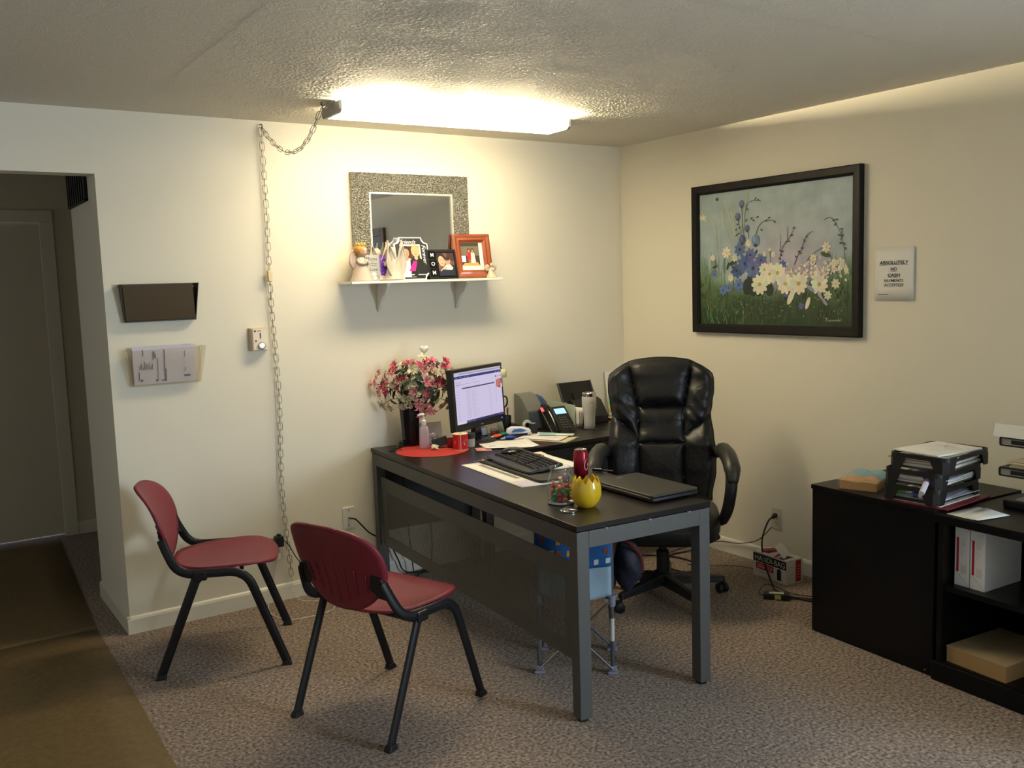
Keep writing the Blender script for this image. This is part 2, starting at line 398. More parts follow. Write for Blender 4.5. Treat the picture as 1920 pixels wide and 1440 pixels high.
# brown framed door in the right wall beyond the frame (the mirror shows its head and jamb)
M_BROWN = pm('brown_door_casing', (0.10, 0.045, 0.022), rough=0.4, nscale=12, namt=0.25)
d2 = struct('door_2', MB().box(-0.012, 0, -4.24, -3.46, 0, 2.09), pm('door_dark_panel', (0.055, 0.06, 0.065), rough=0.25), bevel=0.003)
struct('trim_2', MB().box(-0.03, 0, -3.46, -3.39, 0, 2.16).box(-0.03, 0, -4.31, -4.24, 0, 2.16).box(-0.03, 0, -4.24, -3.46, 2.09, 2.16), M_BROWN, bevel=0.004)
bpy.data.objects['door_2'].data.materials[0].name = 'door_dark_panel'
k2 = MB().lathe([(0.0, 0), (0.012, 0), (0.012, 0.03), (0.027, 0.04), (0.027, 0.06), (0.0, 0.066)], 16)
k2.build('door_handle', pm('brass_knob', (0.6, 0.42, 0.18), rough=0.3, metal=1), d2, M=T(-0.012, -3.54, 0.98) @ RY(-PI/2))
# vent grille in the return wall
vent = thing('vent_grille', 'black louvered air vent grille on the hallway side of the doorway wall', 'vent', (XL, 0.44, 2.145))
M_VENT = pm('vent_black', (0.010, 0.009, 0.008), rough=0.5, spec=0.3)
MB().box(-0.004, 0.0, -0.235, 0.235, -0.085, 0.085).build('backing', M_VENT, vent, smooth=0)
fr = MB()
for a in ((-0.245, -0.232), (0.232, 0.245)): fr.box(-0.014, 0, a[0], a[1], -0.095, 0.095)
fr.box(-0.014, 0, -0.245, 0.245, 0.085, 0.095).box(-0.014, 0, -0.245, 0.245, -0.095, -0.085)
fr.build('frame', M_VENT, vent, smooth=0)
sl = MB(); sl.M = RZ(0.0); sl.hexa([(-0.013,-0.022,-0.085),(-0.011,-0.022,-0.085),(-0.003,0.022,-0.085),(-0.005,0.022,-0.085)], [(-0.013,-0.022,0.085),(-0.011,-0.022,0.085),(-0.003,0.022,0.085),(-0.005,0.022,0.085)])
slm = sl.mesh('slat', pm('vent_slat_highlight_grey', (0.34, 0.35, 0.36), rough=0.4), 0)  # slat colour lightened to paint in grey highlights
for k in range(8): link_mesh('slat', slm, vent, T(-0.004, -0.205+k*0.0585, 0))
# vinyl runners on the carpet
def runner_mat(name, c):
    m = pm(name, c, rough=0.55, spec=0.25, nscale=40, namt=0.35, bump=0.35, bscale=60, bdist=0.004); return m
M_RUN = runner_mat('brown_vinyl_runner', (0.155, 0.105, 0.048))
def runner(name, label, y0, y1, x0, x1a, x1b, z=0.004):
    mb = MB(); n = 30
    mb.grid(lambda u, v: (x0+((x1a+(x1b-x1a)*v)-x0)*u, y0+(y1-y0)*v, z+0.0015*math.sin(v*17+u*5)), 8, n)
    tag(mb.build(name, M_RUN, smooth=60, solid=0.003, off=-1), label, 'floor mat')
runner('floor_runner', 'olive brown ribbed vinyl runner on the carpet at the near left', -5.2, 0.16, -4.35, -3.33, -3.245, 0.006)
runner('floor_runner', 'darker brown vinyl runner lying through the hallway doorway', 0.165, 2.12, -4.30, -3.245, -3.13, 0.0055)
# ---------------------------------------------------------------- ceiling light
LX, LY, LA = -1.595, -0.607, math.radians(-2.4)
lt = thing('ceiling_light', 'long fluorescent ceiling light with a glowing white wraparound lens', 'light', (LX, LY, H), LA)
M_HOUS = pm('white_enamel', (0.62, 0.61, 0.57), rough=0.35)
MB().box(-0.622, 0.622, -0.06, 0.06, -0.02, 0).build('housing', M_HOUS, lt, smooth=0, bevel=0.003)
M_LENS = pm('lit_lens', (0.9, 0.9, 0.88), rough=0.4, emit=LAMP_COL, es=LAMP_STRENGTH)
prof = [(-0.100, -0.0182), (-0.104, -0.0202), (-0.101, -0.048), (-0.086, -0.0605), (0.086, -0.0605), (0.101, -0.048), (0.104, -0.024), (0.100, -0.017)]
ln = MB(); L = 0.612; nP = len(prof)
ln.add([(-L, y, z) for y, z in prof]+[(L, y, z) for y, z in prof], [(i, i+1, nP+i+1, nP+i) for i in range(nP-1)]+[tuple(range(nP)), tuple(range(2*nP-1, nP-1, -1))])
ln.build('lens', M_LENS, lt, smooth=0)
for y in (-0.078, 0.04):
    tb = MB(RY(PI/2)); tb.lathe([(0.0105, -0.59), (0.0105, 0.59)], 14, c=(0.027 if y < 0 else 0.036, y, 0)); tb.build('fluorescent_tube', pm('lit_tube', (0.9, 0.9, 0.9), emit=LAMP_COL, es=TUBE_STRENGTH), lt, smooth=40)
MB().box(-0.612, 0.612, 0.055, 0.098, -0.03, 0).build('reflector', M_HOUS, lt, smooth=0)
capp = [(-0.106, -0.012), (-0.108, -0.05), (-0.09, -0.064), (0.09, -0.064), (0.108, -0.05), (0.106, -0.012)]
for x in (-0.626, 0.612):
    MB(Matrix(((0,0,1,0),(1,0,0,0),(0,1,0,0),(0,0,0,1)))).prism(capp, x, x+0.014).build('end_cap', pm('grey_end_cap', (0.30, 0.30, 0.28), rough=0.45), lt, smooth=0)
for x in (-0.62, -0.13, 0.52):
    MB().box(x, x+0.012, -0.112, -0.09, -0.016, -0.008).build('lens_clip', M_HOUS, lt, smooth=0)
# ---------------------------------------------------------------- swag chain
ch = thing('swag_chain', 'pale metal lamp chain looping from the ceiling light down the wall', 'chain', (-2.345, -0.022, 2.42))
M_CHAIN = pm('antique_chain_metal', (0.24, 0.215, 0.17), rough=0.35, metal=0.7)
M_CORDW = pm('cream_cord', (0.72, 0.67, 0.54), rough=0.5)
def link_pts(l=0.046, w=0.022):
    n = 14; out = []
    for k in range(n):
        a = 2*PI*k/n; x = math.cos(a)*w/2; z = math.sin(a)*w/2+(l-w)/2*(1 if math.sin(a) > 0 else -1); out.append((x, 0, z))
    return out
LM = MB().tube(link_pts(), 0.00155, 5, closed=True).mesh('chain_link', M_CHAIN, 180)
O = Vector((-2.345, -0.022, 2.42))
def chain_along(path, pitch, roll0=0.0):
    P = [Vector(p) for p in path]; seg = [0]
    for a, b in zip(P, P[1:]): seg.append(seg[-1]+(b-a).length)
    n = int(seg[-1]/pitch)
    for k in range(n):
        s = (k+0.5)*pitch; i = max(j for j in range(len(seg)-1) if seg[j] <= s)
        t = (s-seg[i])/(seg[i+1]-seg[i]); p = P[i].lerp(P[i+1], t); d = (P[i+1]-P[i]).normalized()
        q = Vector((0, 0, 1)).rotation_difference(d).to_matrix().to_4x4()
        link_mesh('chain_link', LM, ch, Matrix.Translation(p-O) @ q @ RZ(roll0+(PI/2 if k % 2 else 0)+random.uniform(-.2, .2)))
hookc = Vector((-2.258, -0.571, 2.44)); sw = []
A0 = Vector((-2.345, -0.03, 2.40)); A1 = hookc+Vector((0, 0, -0.025))
for k in range(25):
    t = k/24; p = A0.lerp(A1, t); p.z -= 4*0.155*t*(1-t)*(0.9+0.25*t); sw.append(p)
chain_along(sw, 0.0370)
dn = [Vector((-2.347+0.012*math.sin(k*0.35)*(k/40)+0.004*k/20, -0.022, 2.40-k*(2.29/40))) for k in range(41)]
chain_along(dn, 0.0350, 0.5)
def rel(pts): return [Vector(p)-O for p in pts]
MB().tube(rel(sw[::-1]+[p+Vector((0.004*math.sin(i), -0.002, 0)) for i, p in enumerate(dn)]+spline([(-2.33, -0.03, 0.06), (-2.31, -0.09, 0.008), (-2.20, -0.20, 0.006), (-2.24, -0.33, 0.006), (-2.44, -0.33, 0.006), (-2.50, -0.20, 0.006), (-2.47, -0.06, 0.02), (-2.42, -0.02, 0.12), (-2.398, -0.016, 0.22)], 8)), 0.0020, 6).build('cord', M_CORDW, ch, smooth=180)
MB().box(-0.012, 0.012, -0.012, 0.010, -0.028, 0.028).build('inline_switch', pm('almond_plastic', (0.70, 0.58, 0.34), rough=0.4), ch, bevel=0.005, M=T(-0.005, -0.004, -0.745))
hk2 = MB().tube([(0.0, 0.024, -0.002), (0, 0, 0.0), (0, -0.012, -0.006), (0, -0.012, -0.02), (0, -0.002, -0.026)], 0.0025, 6)
hk = MB().tube([Vector((0,0,0.0))+hookc-O, Vector((0,0,-0.014))+hookc-O, Vector((0.008,0,-0.022))+hookc-O, Vector((0.004,0,-0.03))+hookc-O], 0.0025, 6)
M_HOOK = pm('dark_hook_metal', (0.06, 0.05, 0.04), rough=0.4, metal=0.9)
hk.build('hook', M_HOOK, ch, smooth=180); hk2.build('hook', M_HOOK, ch, smooth=180)
MB().tube(rel([hookc+Vector((0,0,-0.03)), hookc+Vector((0.02,-0.01,-0.03)), hookc+Vector((0.045, -0.03, -0.012)), Vector((-2.19, -0.60, 2.43))]), 0.0025, 6).build('lamp_lead', M_CORDW, ch, smooth=180)
MB().box(-0.014, 0.014, -0.018, 0.012, -0.016, 0.016).build('plug', pm('white_plug', (0.75, 0.72, 0.62), rough=0.4), ch, bevel=0.004, M=T(-0.052, 0.004, -2.178))
# ---------------------------------------------------------------- wall plates and thermostat
def plate(name, label, cat, loc, rz, col, kind):
    t = thing(name, label, cat, loc, rz)     # local -y faces the room
    m = pm('plate_plastic_'+kind, col, rough=0.35)
    pl = MB(RX(PI/2)); pl.prism(rrect(0.072, 0.116, 0.005), 0, 0.006); pl.build('face_plate', m, t, smooth=40, bevel=0.0015)
    dk = pm('slot_dark_'+kind, (0.05, 0.045, 0.04), rough=0.5)
    if kind == 'coax':
        MB(RX(PI/2)).lathe([(0.007, 0.006), (0.007, 0.011), (0.0045, 0.011), (0.0045, 0.022), (0, 0.022)], 12).build('coax_jack', pm('jack_metal', (0.5, 0.47, 0.4), rough=0.3, metal=0.9), t)
        sc = (0.042, -0.042)
    else:
        for z in (0.019, -0.019):
            so = MB(RX(PI/2)); so.prism(rrect(0.032, 0.028, 0.011, cy=z), 0.006, 0.008); s = so.build('socket', m, t, smooth=40)
            MB().box(-0.008, -0.006, -0.0086, -0.0078, z-0.004, z+0.005).box(0.006, 0.008, -0.0086, -0.0078, z-0.003, z+0.004).box(-0.002, 0.002, -0.0086, -0.0078, z-0.010, z-0.006).build('slot', dk, s, smooth=0)
        sc = (0.0,)
    for z in sc: MB(RX(PI/2)).lathe([(0.0033, 0.006), (0.003, 0.0072), (0, 0.0072)], 10, c=(0, z, 0)).build('screw', dk, t)
    return t
plate('wall_outlet', 'almond duplex outlet low on the wall behind the first maroon chair', 'outlet', (-2.388, 0, 0.283), 0, (0.70, 0.66, 0.54), 'left')
plate('cable_plate', 'white cable jack plate on the wall left of the desk', 'wall plate', (-1.982, 0, 0.370), 0, (0.74, 0.72, 0.66), 'coax')
plate('wall_outlet', 'cream duplex outlet on the right wall above the trash bag box', 'outlet', (0, -1.25, 0.268), -PI/2, (0.66, 0.60, 0.46), 'right')
th = thing('thermostat', 'small almond wall thermostat with a round metal dial', 'thermostat', (-2.424, 0, 1.363))
M_ALM = pm('almond_case', (0.62, 0.50, 0.35), rough=0.45)
MB().hexa([(-.044,0,-.058),(.044,0,-.058),(.044,0,.058),(-.044,0,.058)], [(-.038,-.036,-.055),(.042,-.036,-.055),(.042,-.036,.055),(-.038,-.036,.055)]).build('case', M_ALM, th, smooth=0, bevel=0.003)
MB().box(-0.033, 0.040, -0.039, -0.035, -0.053, 0.053).build('face', pm('almond_face', (0.78, 0.66, 0.50), rough=0.4), th, smooth=0, bevel=0.001)
dial = MB(RX(PI/2)).lathe([(0.019, 0.039), (0.019, 0.046), (0.015, 0.0475), (0, 0.0465)], 28, c=(0.008, -0.032, 0)).build('dial', pm('dial_steel', (0.62, 0.60, 0.55), rough=0.25, metal=1.0), th)
MB(RX(PI/2)).lathe([(0.0175, 0.046), (0.019, 0.0462), (0.019, 0.0455)], 28, c=(0.008, -0.032, 0), cap0=False, cap1=False).build('dial_rim', pm('dial_rim_dark', (0.08, 0.06, 0.05), rough=0.4), dial)
M_INK = pm('printed_ink', (0.05, 0.04, 0.035), rough=0.6)
MB().box(0.001, 0.007, -0.0398, -0.0385, 0.004, 0.032).build('scale_slot', M_INK, th, smooth=0)
MB().box(-0.022, -0.017, -0.042, -0.0385, -0.012, -0.003).build('lever', M_INK, th, smooth=0)
lg = PR(); lg.ell(-0.022, 0.042, 0.005, 0.005, '#2a241e', 14); lg.rect(-0.013, 0.0405, 0.010, 0.0435, '#5a4a3c')
PRM = print_mat('printed_surface')
lg.build('logo_print', PRM, th, frame((0, -0.0392, 0), (1,0,0), (0,0,1)))
# ---------------------------------------------------------------- wall file pockets
def wall_file(name, label, loc, mat, wt, wb, h, d, side=None):
    t = thing(name, label, 'wall file', loc)
    x0, x1 = wt/2, wb/2
    b = MB(); b.hexa([(-x1,0,0),(x1,0,0),(x1,-0.004,0),(-x1,-0.004,0)], [(-x0,0,h),(x0,0,h),(x0,-0.004,h),(-x0,-0.004,h)])
    b.build('back_panel', mat, t, smooth=0, bevel=0.001)
    f = MB(); f.hexa([(-x1+.004,-d*.55,0),(x1-.004,-d*.55,0),(x1-.004,-d*.55-.004,0),(-x1+.004,-d*.55-.004,0)], [(-x0+.008,-d,h*.965),(x0-.03,-d,h*.985),(x0-.03,-d-.004,h*.985),(-x0+.008,-d-.004,h*.965)])
    f.build('front_panel', mat, t, smooth=0, bevel=0.001)
    for sg in (-1, 1):
        s = MB(); s.hexa([(sg*x1,-.004,0),(sg*(x1-.004),-.004,0),(sg*(x1-.004),-d*.55,0),(sg*x1,-d*.55,0)], [(sg*x0,-.004,h),(sg*(x0-.004),-.004,h),(sg*(x0-.004),-d,h),(sg*x0,-d,h)])
        s.build('side_panel', side or mat, t, smooth=0)
    MB().box(-x1, x1, -d*.55-.004, 0, -0.006, 0.0).build('bottom', side or mat, t, smooth=0, bevel=0.002)
    for sg in (-1, 1): MB(RX(PI/2)).lathe([(0.004, 0.004), (0.003, 0.007), (0, 0.007)], 10, c=(sg*(x0-0.014), h-0.016, 0)).build('screw', pm('screw_steel', (0.5,0.5,0.5), rough=0.3, metal=1), t)
    return t
def clear_mat(name, col, a, rough=0.15):
    m = bpy.data.materials.new(name); t = NT(m)
    tr = t.new('ShaderNodeBsdfTransparent'); tr.inputs[0].default_value = (*lin(col), 1)
    gl = t.new('ShaderNodeBsdfGlossy', _Roughness=rough); gl.inputs[0].default_value = (.9,.9,.9,1)
    df = t.new('ShaderNodeBsdfDiffuse'); df.inputs[0].default_value = (*lin(col), 1)
    m1 = t.new('ShaderNodeMixShader'); m1.inputs[0].default_value = a; t.link(tr.outputs[0], m1.inputs[1]); t.link(df.outputs[0], m1.inputs[2])
    lw_ = t.new('ShaderNodeLayerWeight', _Blend=0.5); pw_ = t.new('ShaderNodeMath', operation='POWER'); pw_.inputs[1].default_value = 4.0; t.link(lw_.outputs['Facing'], pw_.inputs[0])
    fr = t.new('ShaderNodeMath', operation='MULTIPLY_ADD'); fr.inputs[1].default_value = 0.55; fr.inputs[2].default_value = 0.035; t.link(pw_.outputs[0], fr.inputs[0]); m2 = t.new('ShaderNodeMixShader')
    t.link(fr.outputs[0], m2.inputs[0]); t.link(m1.outputs[0], m2.inputs[1]); t.link(gl.outputs[0], m2.inputs[2])
    t.link(m2.outputs[0], t.out.inputs['Surface']); return m
M_SMOKE = clear_mat('smoked_acrylic', (0.20, 0.145, 0.075), 0.35, 0.12)
M_CLEARP = clear_mat('clear_acrylic', (0.965, 0.945, 0.89), 0.04, 0.12)
wall_file('wall_file_pocket', 'empty smoked brown plastic wall file pocket, the upper of two', (-2.885, 0, 1.483), M_SMOKE, 0.352, 0.322, 0.170, 0.055, pm('dark_smoked_edge', (.012, .010, .007), rough=.25))
wall_file('wall_file_pocket', 'clear plastic wall file pocket holding lavender papers, the lower of two', (-2.878, 0, 1.182), M_CLEARP, 0.368, 0.318, 0.170, 0.055)
pp = thing('paper_forms', 'stack of pale lavender printed forms in the clear wall pocket', 'papers', (-2.885, -0.010, 1.184))
for k in range(4):
    mb = MB(); mb.hexa([(-.140,-.004-k*.004,0),(.142,-.004-k*.004,0),(.142,-.005-k*.004,0),(-.140,-.005-k*.004,0)], [(-.144,-.010-k*.007,.168+.003*k),(.140,-.010-k*.007,.178+.003*k-.004*k),(.140,-.011-k*.007,.178+.003*k-.004*k),(-.144,-.011-k*.007,.168+.003*k)])
    mb.build('sheet', pm('lavender_sheet', (0.66, 0.63, 0.76), rough=0.7), pp, smooth=0)
pr = PR(); g = '#6c6886'
for x, y, w, h in ((-.10,.135,.004,.03),(-.055,.115,.004,.04),(-.05,.125,.004,.03),(-.045,.12,.004,.025),(-.115,.07,.003,.02),(-.108,.07,.003,.03),(-.101,.07,.003,.012),(-.094,.07,.003,.04),(-.087,.07,.003,.032),(-.080,.07,.003,.025),(-.073,.07,.003,.036),(-.066,.07,.003,.018),(-.059,.07,.003,.028),(-.12,.02,.004,.04),(-.112,.015,.01,.01),(-.035,.02,.003,.1),(-.005,.01,.005,.15),(0.0,.01,.005,.06),(.09,.12,.003,.03),(.09,.05,.003,.02),(.085,.025,.03,.01),(-.02,.012,.02,.006),(-.045,.012,.012,.008)):
    pr.rect(x, y, x+w, y+h, g)
pr.build('form_print', PRM, pp, frame((0,-0.018,0), (1,0,0), (0,-0.11,1)))
# ================================================================ visitor chairs
M_MAR = pm('maroon_plastic', (0.19, 0.020, 0.036), rough=0.42, spec=0.45, bump=0.08, bscale=400, bdist=0.0006)
M_BLKT = pm('black_powder_coat', (0.0085, 0.0085, 0.010), rough=0.42, spec=0.4)
def visitor_chair(label, loc, rz):     # local +x is forward
    c = thing('visitor_chair', label, 'chair', loc, rz, 'maroon visitor chairs')
    # seat shell
    def out(a):
        ca, sa = math.cos(a), math.sin(a)
        x = 0.222*math.copysign(abs(ca)**0.72, ca); y = 0.225*math.copysign(abs(sa)**0.72, sa)
        y *= 1.0 + 0.10*(x/0.222) - 0.05*(x/0.222)**2
        return x+0.015, y
    def hz(x, y, t):
        e = t**4
        z = 0.447 - 0.016*math.exp(-((x+0.06)/0.13)**2)*(1-(y/0.24)**2) + 0.012*e
        if x > 0.12: z -= 0.9*(x-0.12)**2*2.2
        if x < -0.14: z += 1.2*(x+0.14)**2
        return z
    MB().disc(out, hz, 10, 56).build('seat', M_MAR, c, smooth=60, solid=0.011, off=-1, bevel=0)
    # backrest shell: plane tilted back
    def bout(a):
        ca, sa = math.cos(a), math.sin(a)
        v = 0.178*math.copysign(abs(sa)**0.85, sa)
        w = 0.226 if sa >= 0 else 0.226*(1-0.22*abs(sa)**1.5)
        u = w*math.copysign(abs(ca)**(0.80 if sa > 0 else 0.72), ca)
        return u, v
    BM = T(-0.262, 0, 0.628) @ RY(math.radians(-17)) @ frame((0,0,0), (0,1,0), (0,0,1))
    def bh(x, y, t): return 0.75*x*x*(1.0) - 0.010*(y/0.178)**2 + 0.022*max(0, y/0.178)**3*(-1)
    back = MB(BM); back.disc(bout, bh, 10, 56); back.build('backrest', M_MAR, c, smooth=60, solid=0.011, off=0)
    for k in range(7):
        u = (k-3)*0.042; lo = -0.150+0.055*abs(k-3)/3*1.0; hi = 0.035-0.02*abs(k-3)
        mb = MB(BM); mb.tube([(u*(1+0.25*(y+.15)/.2), y, bh(u, y, .5)-0.006) for y in [lo+(hi-lo)*j/6 for j in range(7)]], 0.0032, 6)
        mb.build('rib', M_MAR, c, smooth=180)
    # side frames
    for sg in (-1, 1):
        y = sg*0.242
        pts = arc([((-0.227, sg*0.206, 0.585), 0), ((-0.214, sg*0.216, 0.545), .05), ((-0.165, y, 0.438), 0.075), ((0.105, y, 0.432), 0.075), ((0.252, y, 0.010), 0)], 7)
        MB().tube(pts, 0.0098, 10, flat=2.0, up=(0, 1, 0)).build('front_leg', M_BLKT, c, smooth=60)
        MB().tube([(-0.080, y, 0.435), (-0.10, y, 0.405), (-0.262, y, 0.010)], 0.0098, 10, flat=2.0, up=(0, 1, 0)).build('rear_leg', M_BLKT, c, smooth=60)
        MB().box(-0.108, -0.052, y-0.016, y+0.016, 0.408, 0.448).build('leg_bracket', M_BLKT, c, smooth=0, bevel=0.007, seg=3)
        # web between frame and backrest
        w = MB()
        po = [(-0.232, sg*.208, 0.600), (-0.208, sg*.224, 0.540), (-0.196, sg*.215, 0.512), (-0.206, sg*.172, 0.520), (-0.225, sg*.145, 0.556), (-0.236, sg*.165, 0.612)]
        n = len(po); w.add([(a-0.009, b, d-.002) for a, b, d in po]+[(a+0.004, b, d) for a, b, d in po], [tuple(range(n)), tuple(range(2*n-1, n-1, -1))]+[(i, (i+1) % n, n+(i+1) % n, n+i) for i in range(n)])
        w.build('back_bracket', M_BLKT, c, smooth=40, bevel=0.003)
        for x, dx in ((0.252, 0.004), (-0.262, -0.004)):
            f = MB(); f.hexa([(x-0.022,y-0.017,0),(x+0.022,y-0.017,0),(x+0.022,y+0.017,0),(x-0.022,y+0.017,0)], [(x-0.016-dx,y-0.013,0.022),(x+0.016-dx,y-0.013,0.022),(x+0.016-dx,y+0.013,0.022),(x-0.016-dx,y+0.013,0.022)])
            f.build('foot', M_BLKT, c, smooth=0, bevel=0.003)
    MB().tube([(-0.085, -0.242, 0.408), (-0.085, 0.242, 0.408)], 0.010, 8).build('crossbar', M_BLKT, c, smooth=60)
    MB().tube([(0.08, -0.242, 0.409), (0.08, 0.242, 0.409)], 0.010, 8).build('crossbar', M_BLKT, c, smooth=60)
    return c
visitor_chair('maroon plastic chair with black legs standing against the wall by the doorway', (-2.803, -0.500, 0), math.radians(-20.7))
visitor_chair('maroon plastic chair with black legs drawn up to the desk front, seen from behind', (-2.470, -1.444, 0), math.radians(19.9))
# ================================================================ main desk
M_TOP = pm('espresso_laminate', (0.0125, 0.0095, 0.0085), rough=0.30, spec=0.38, bump=0.04, bscale=600, bdist=0.0004)
M_STEEL = pm('grey_steel_frame', (0.095, 0.095, 0.092), rough=0.45, metal=0.25)
M_FOOT = pm('rubber_glide', (0.008, 0.008, 0.008), rough=0.7)
DZ = 0.737
DK = (-1.995, -2.018); DANG = math.radians(-4.35)     # near-left corner; local +y runs to the back wall, +x across
dk = thing('desk', 'dark topped office desk with grey steel frame and perforated front panel', 'desk', (DK[0], DK[1], 0), DANG)
DL, DWD = 2.0, 0.625
MB().box(0, DWD, 0, DL, DZ-0.022, DZ).build('tabletop', M_TOP, dk, smooth=0, bevel=0.0015)
zt = DZ-0.026; lw = 0.052
for x in (0.002, DWD-lw-0.002):
    for y in (0.002, DL-lw-0.012):
        g = MB().box(x, x+lw, y, y+lw, 0.012, zt).build('leg', M_STEEL, dk, smooth=0, bevel=0.002)
        MB().lathe([(0.020, 0), (0.022, 0.013)], 14, c=(x+lw/2, y+lw/2, 0)).build('glide', M_FOOT, g)
yb = DL-0.012
for a in ((0.002+lw, DWD-0.002-lw, 0.002, 0.04), (0.002+lw, DWD-0.002-lw, yb-0.04, yb)):
    MB().box(*a, zt-0.062, zt).build('rail', M_STEEL, dk, smooth=0, bevel=0.0015)
for x in (0.002, DWD-0.04):
    MB().box(x, x+0.038, 0.002+lw, yb-lw, zt-0.062, zt).build('rail', M_STEEL, dk, smooth=0, bevel=0.0015)
for y in (0.13, 0.33, 0.52):
    pass
for x in (0.13, 0.33, 0.52): MB(T(x, 0.004, zt+0.002)).lathe([(0.012, -0.003), (0.012, 0.002)], 12).build('spacer', pm('spacer_steel', (0.5, 0.5, 0.5), rough=0.3, metal=1), dk)
# modesty panel: frame sheet with perforated field
def perf_mat():
    m = pm('perforated_steel', (0.085, 0.082, 0.070), rough=0.5, metal=0.2); t = NT(m)
    tc = t.new('ShaderNodeTexCoord'); sp = t.new('ShaderNodeSeparateXYZ'); t.link(tc.outputs['Object'], sp.inputs[0])
    def cell(o, per, off=0.0):
        a = t.new('ShaderNodeMath', operation='MULTIPLY_ADD'); a.inputs[1].default_value = 1/per; a.inputs[2].default_value = 500.0+off; t.link(o, a.inputs[0])
        f = t.new('ShaderNodeMath', operation='FRACT'); t.link(a.outputs[0], f.inputs[0])
        s = t.new('ShaderNodeMath', operation='SUBTRACT'); s.inputs[1].default_value = 0.5; t.link(f.outputs[0], s.inputs[0])
        q = t.new('ShaderNodeMath', operation='MULTIPLY'); t.link(s.outputs[0], q.inputs[0]); t.link(s.outputs[0], q.inputs[1]); return q
    P = 0.0085
    ad = t.new('ShaderNodeMath', operation='ADD'); t.link(cell(sp.outputs['Y'], P).outputs[0], ad.inputs[0]); t.link(cell(sp.outputs['Z'], P).outputs[0], ad.inputs[1])
    lt_ = t.new('ShaderNodeMath', operation='LESS_THAN'); lt_.inputs[1].default_value = 0.055; t.link(ad.outputs[0], lt_.inputs[0])
    tr = t.new('ShaderNodeBsdfTransparent'); mx = t.new('ShaderNodeMixShader')
    t.link(lt_.outputs[0], mx.inputs[0]); t.link(t.b.outputs[0], mx.inputs[1]); t.link(tr.outputs[0], mx.inputs[2]); t.link(mx.outputs[0], t.out.inputs['Surface'])
    return m
y0, y1, z0, z1 = 0.10, yb-lw-0.012, 0.215, 0.590
pan = MB(); xp = 0.020
mg = 0.075
pan.box(xp, xp+0.003, lw-0.01, y0+0.02, z0, z1).box(xp, xp+0.003, y1-mg, y1, z0, z1).box(xp, xp+0.003, y0+0.02, y1-mg, z0, z0+mg*0.85).box(xp, xp+0.003, y0+0.02, y1-mg, z1-mg, z1)
mp = pan.build('modesty_panel', M_STEEL, dk, smooth=0)
MB().add([(xp+0.0015, y0+0.02, z0+mg*.85), (xp+0.0015, y1-mg, z0+mg*.85), (xp+0.0015, y1-mg, z1-mg), (xp+0.0015, y0+0.02, z1-mg)], [(0, 1, 2, 3)]).build('perforated_sheet', perf_mat(), mp, smooth=0)
MB().box(xp-0.004, xp+0.012, y1, y1+0.037, z0+0.12, z1-0.1).build('panel_bracket', M_STEEL, dk, smooth=0)
MB().box(lw+0.004, DWD-lw-0.004, yb-0.030, yb-0.026, 0.28, zt-0.064).build('end_panel', pm('dark_end_panel', (0.03, 0.03, 0.028), rough=0.6), dk, smooth=0)
gr = MB(); gr.lathe([(0.036, 0), (0.036, 0.004), (0.028, 0.004), (0.028, 0.0015), (0.0, 0.0015)], 24)
gr.build('cable_grommet', pm('grommet_plastic', (0.012, 0.012, 0.012), rough=0.35), dk, M=T(0.075, 1.835, DZ))
# ================================================================ return desk along the back wall
rd = thing('return_desk', 'black topped side desk along the back wall carrying the phone', 'desk', (-1.242, -0.655, 0), math.radians(1.6))
RL = 1.225
MB().prism([(-0.012, 0), (RL, 0), (RL, 0.58), (0.044, 0.58)], DZ-0.025, DZ).build('tabletop', M_TOP, rd, smooth=0, bevel=0.0015)
MB().box(0.0, RL, 0.004, 0.03, DZ-0.105, DZ-0.028).build('apron', pm('dark_steel_apron', (0.035, 0.037, 0.038), rough=0.5, metal=0.2), rd, smooth=0, bevel=0.0015)
for x in (0.06, RL-0.055):
    for y in (0.004, 0.5): MB().box(x, x+0.05, y, y+0.05, 0, DZ-0.028).build('leg', M_STEEL, rd, smooth=0, bevel=0.002)
MB().box(0.08, RL-0.055, 0.50, 0.504, 0.30, 0.62).build('modesty_panel', M_STEEL, rd, smooth=0)
# ================================================================ executive chair
def leather():
    m = pm('black_leather', (0.0065, 0.0065, 0.0075), rough=0.40, spec=0.42); t = NT(m)
    tc = t.new('ShaderNodeTexCoord')
    n1 = t.new('ShaderNodeTexNoise', _Scale=14.0, _Detail=3.0, _Distortion=0.8); n2 = t.new('ShaderNodeTexVoronoi', _Scale=330.0)
    t.link(tc.outputs['Object'], n1.inputs['Vector']); t.link(tc.outputs['Object'], n2.inputs['Vector'])
    b1 = t.new('ShaderNodeBump', _Strength=0.45, _Distance=0.012); t.link(n1.outputs['Fac'], b1.inputs['Height'])
    b2 = t.new('ShaderNodeBump', _Strength=0.10, _Distance=0.0008); t.link(n2.outputs['Distance'], b2.inputs['Height']); t.link(b1.outputs['Normal'], b2.inputs['Normal'])
    t.link(b2.outputs['Normal'], t.b.inputs['Normal']); return m
M_LEA = leather()
M_NYL = pm('black_nylon', (0.012, 0.013, 0.017), rough=0.45)
ec = thing('executive_chair', 'high backed black leather executive chair on five casters', 'office chair', (-0.82, -1.21, 0), math.radians(-43.3))   # local -y forward
def interp(tab, z):
    for (a, b), (c, d) in zip(tab, tab[1:]):
        if a <= z <= c:
            t = (z-a)/(c-a); t = t*t*(3-2*t); return b+(d-b)*t
    return tab[0][1] if z < tab[0][0] else tab[-1][1]
WT = [(0.50, .250), (0.62, .270), (0.71, .272), (0.80, .262), (0.895, .250), (0.96, .258), (1.03, .268), (1.08, .268), (1.12, .262), (1.15, .245), (1.165, .225)]
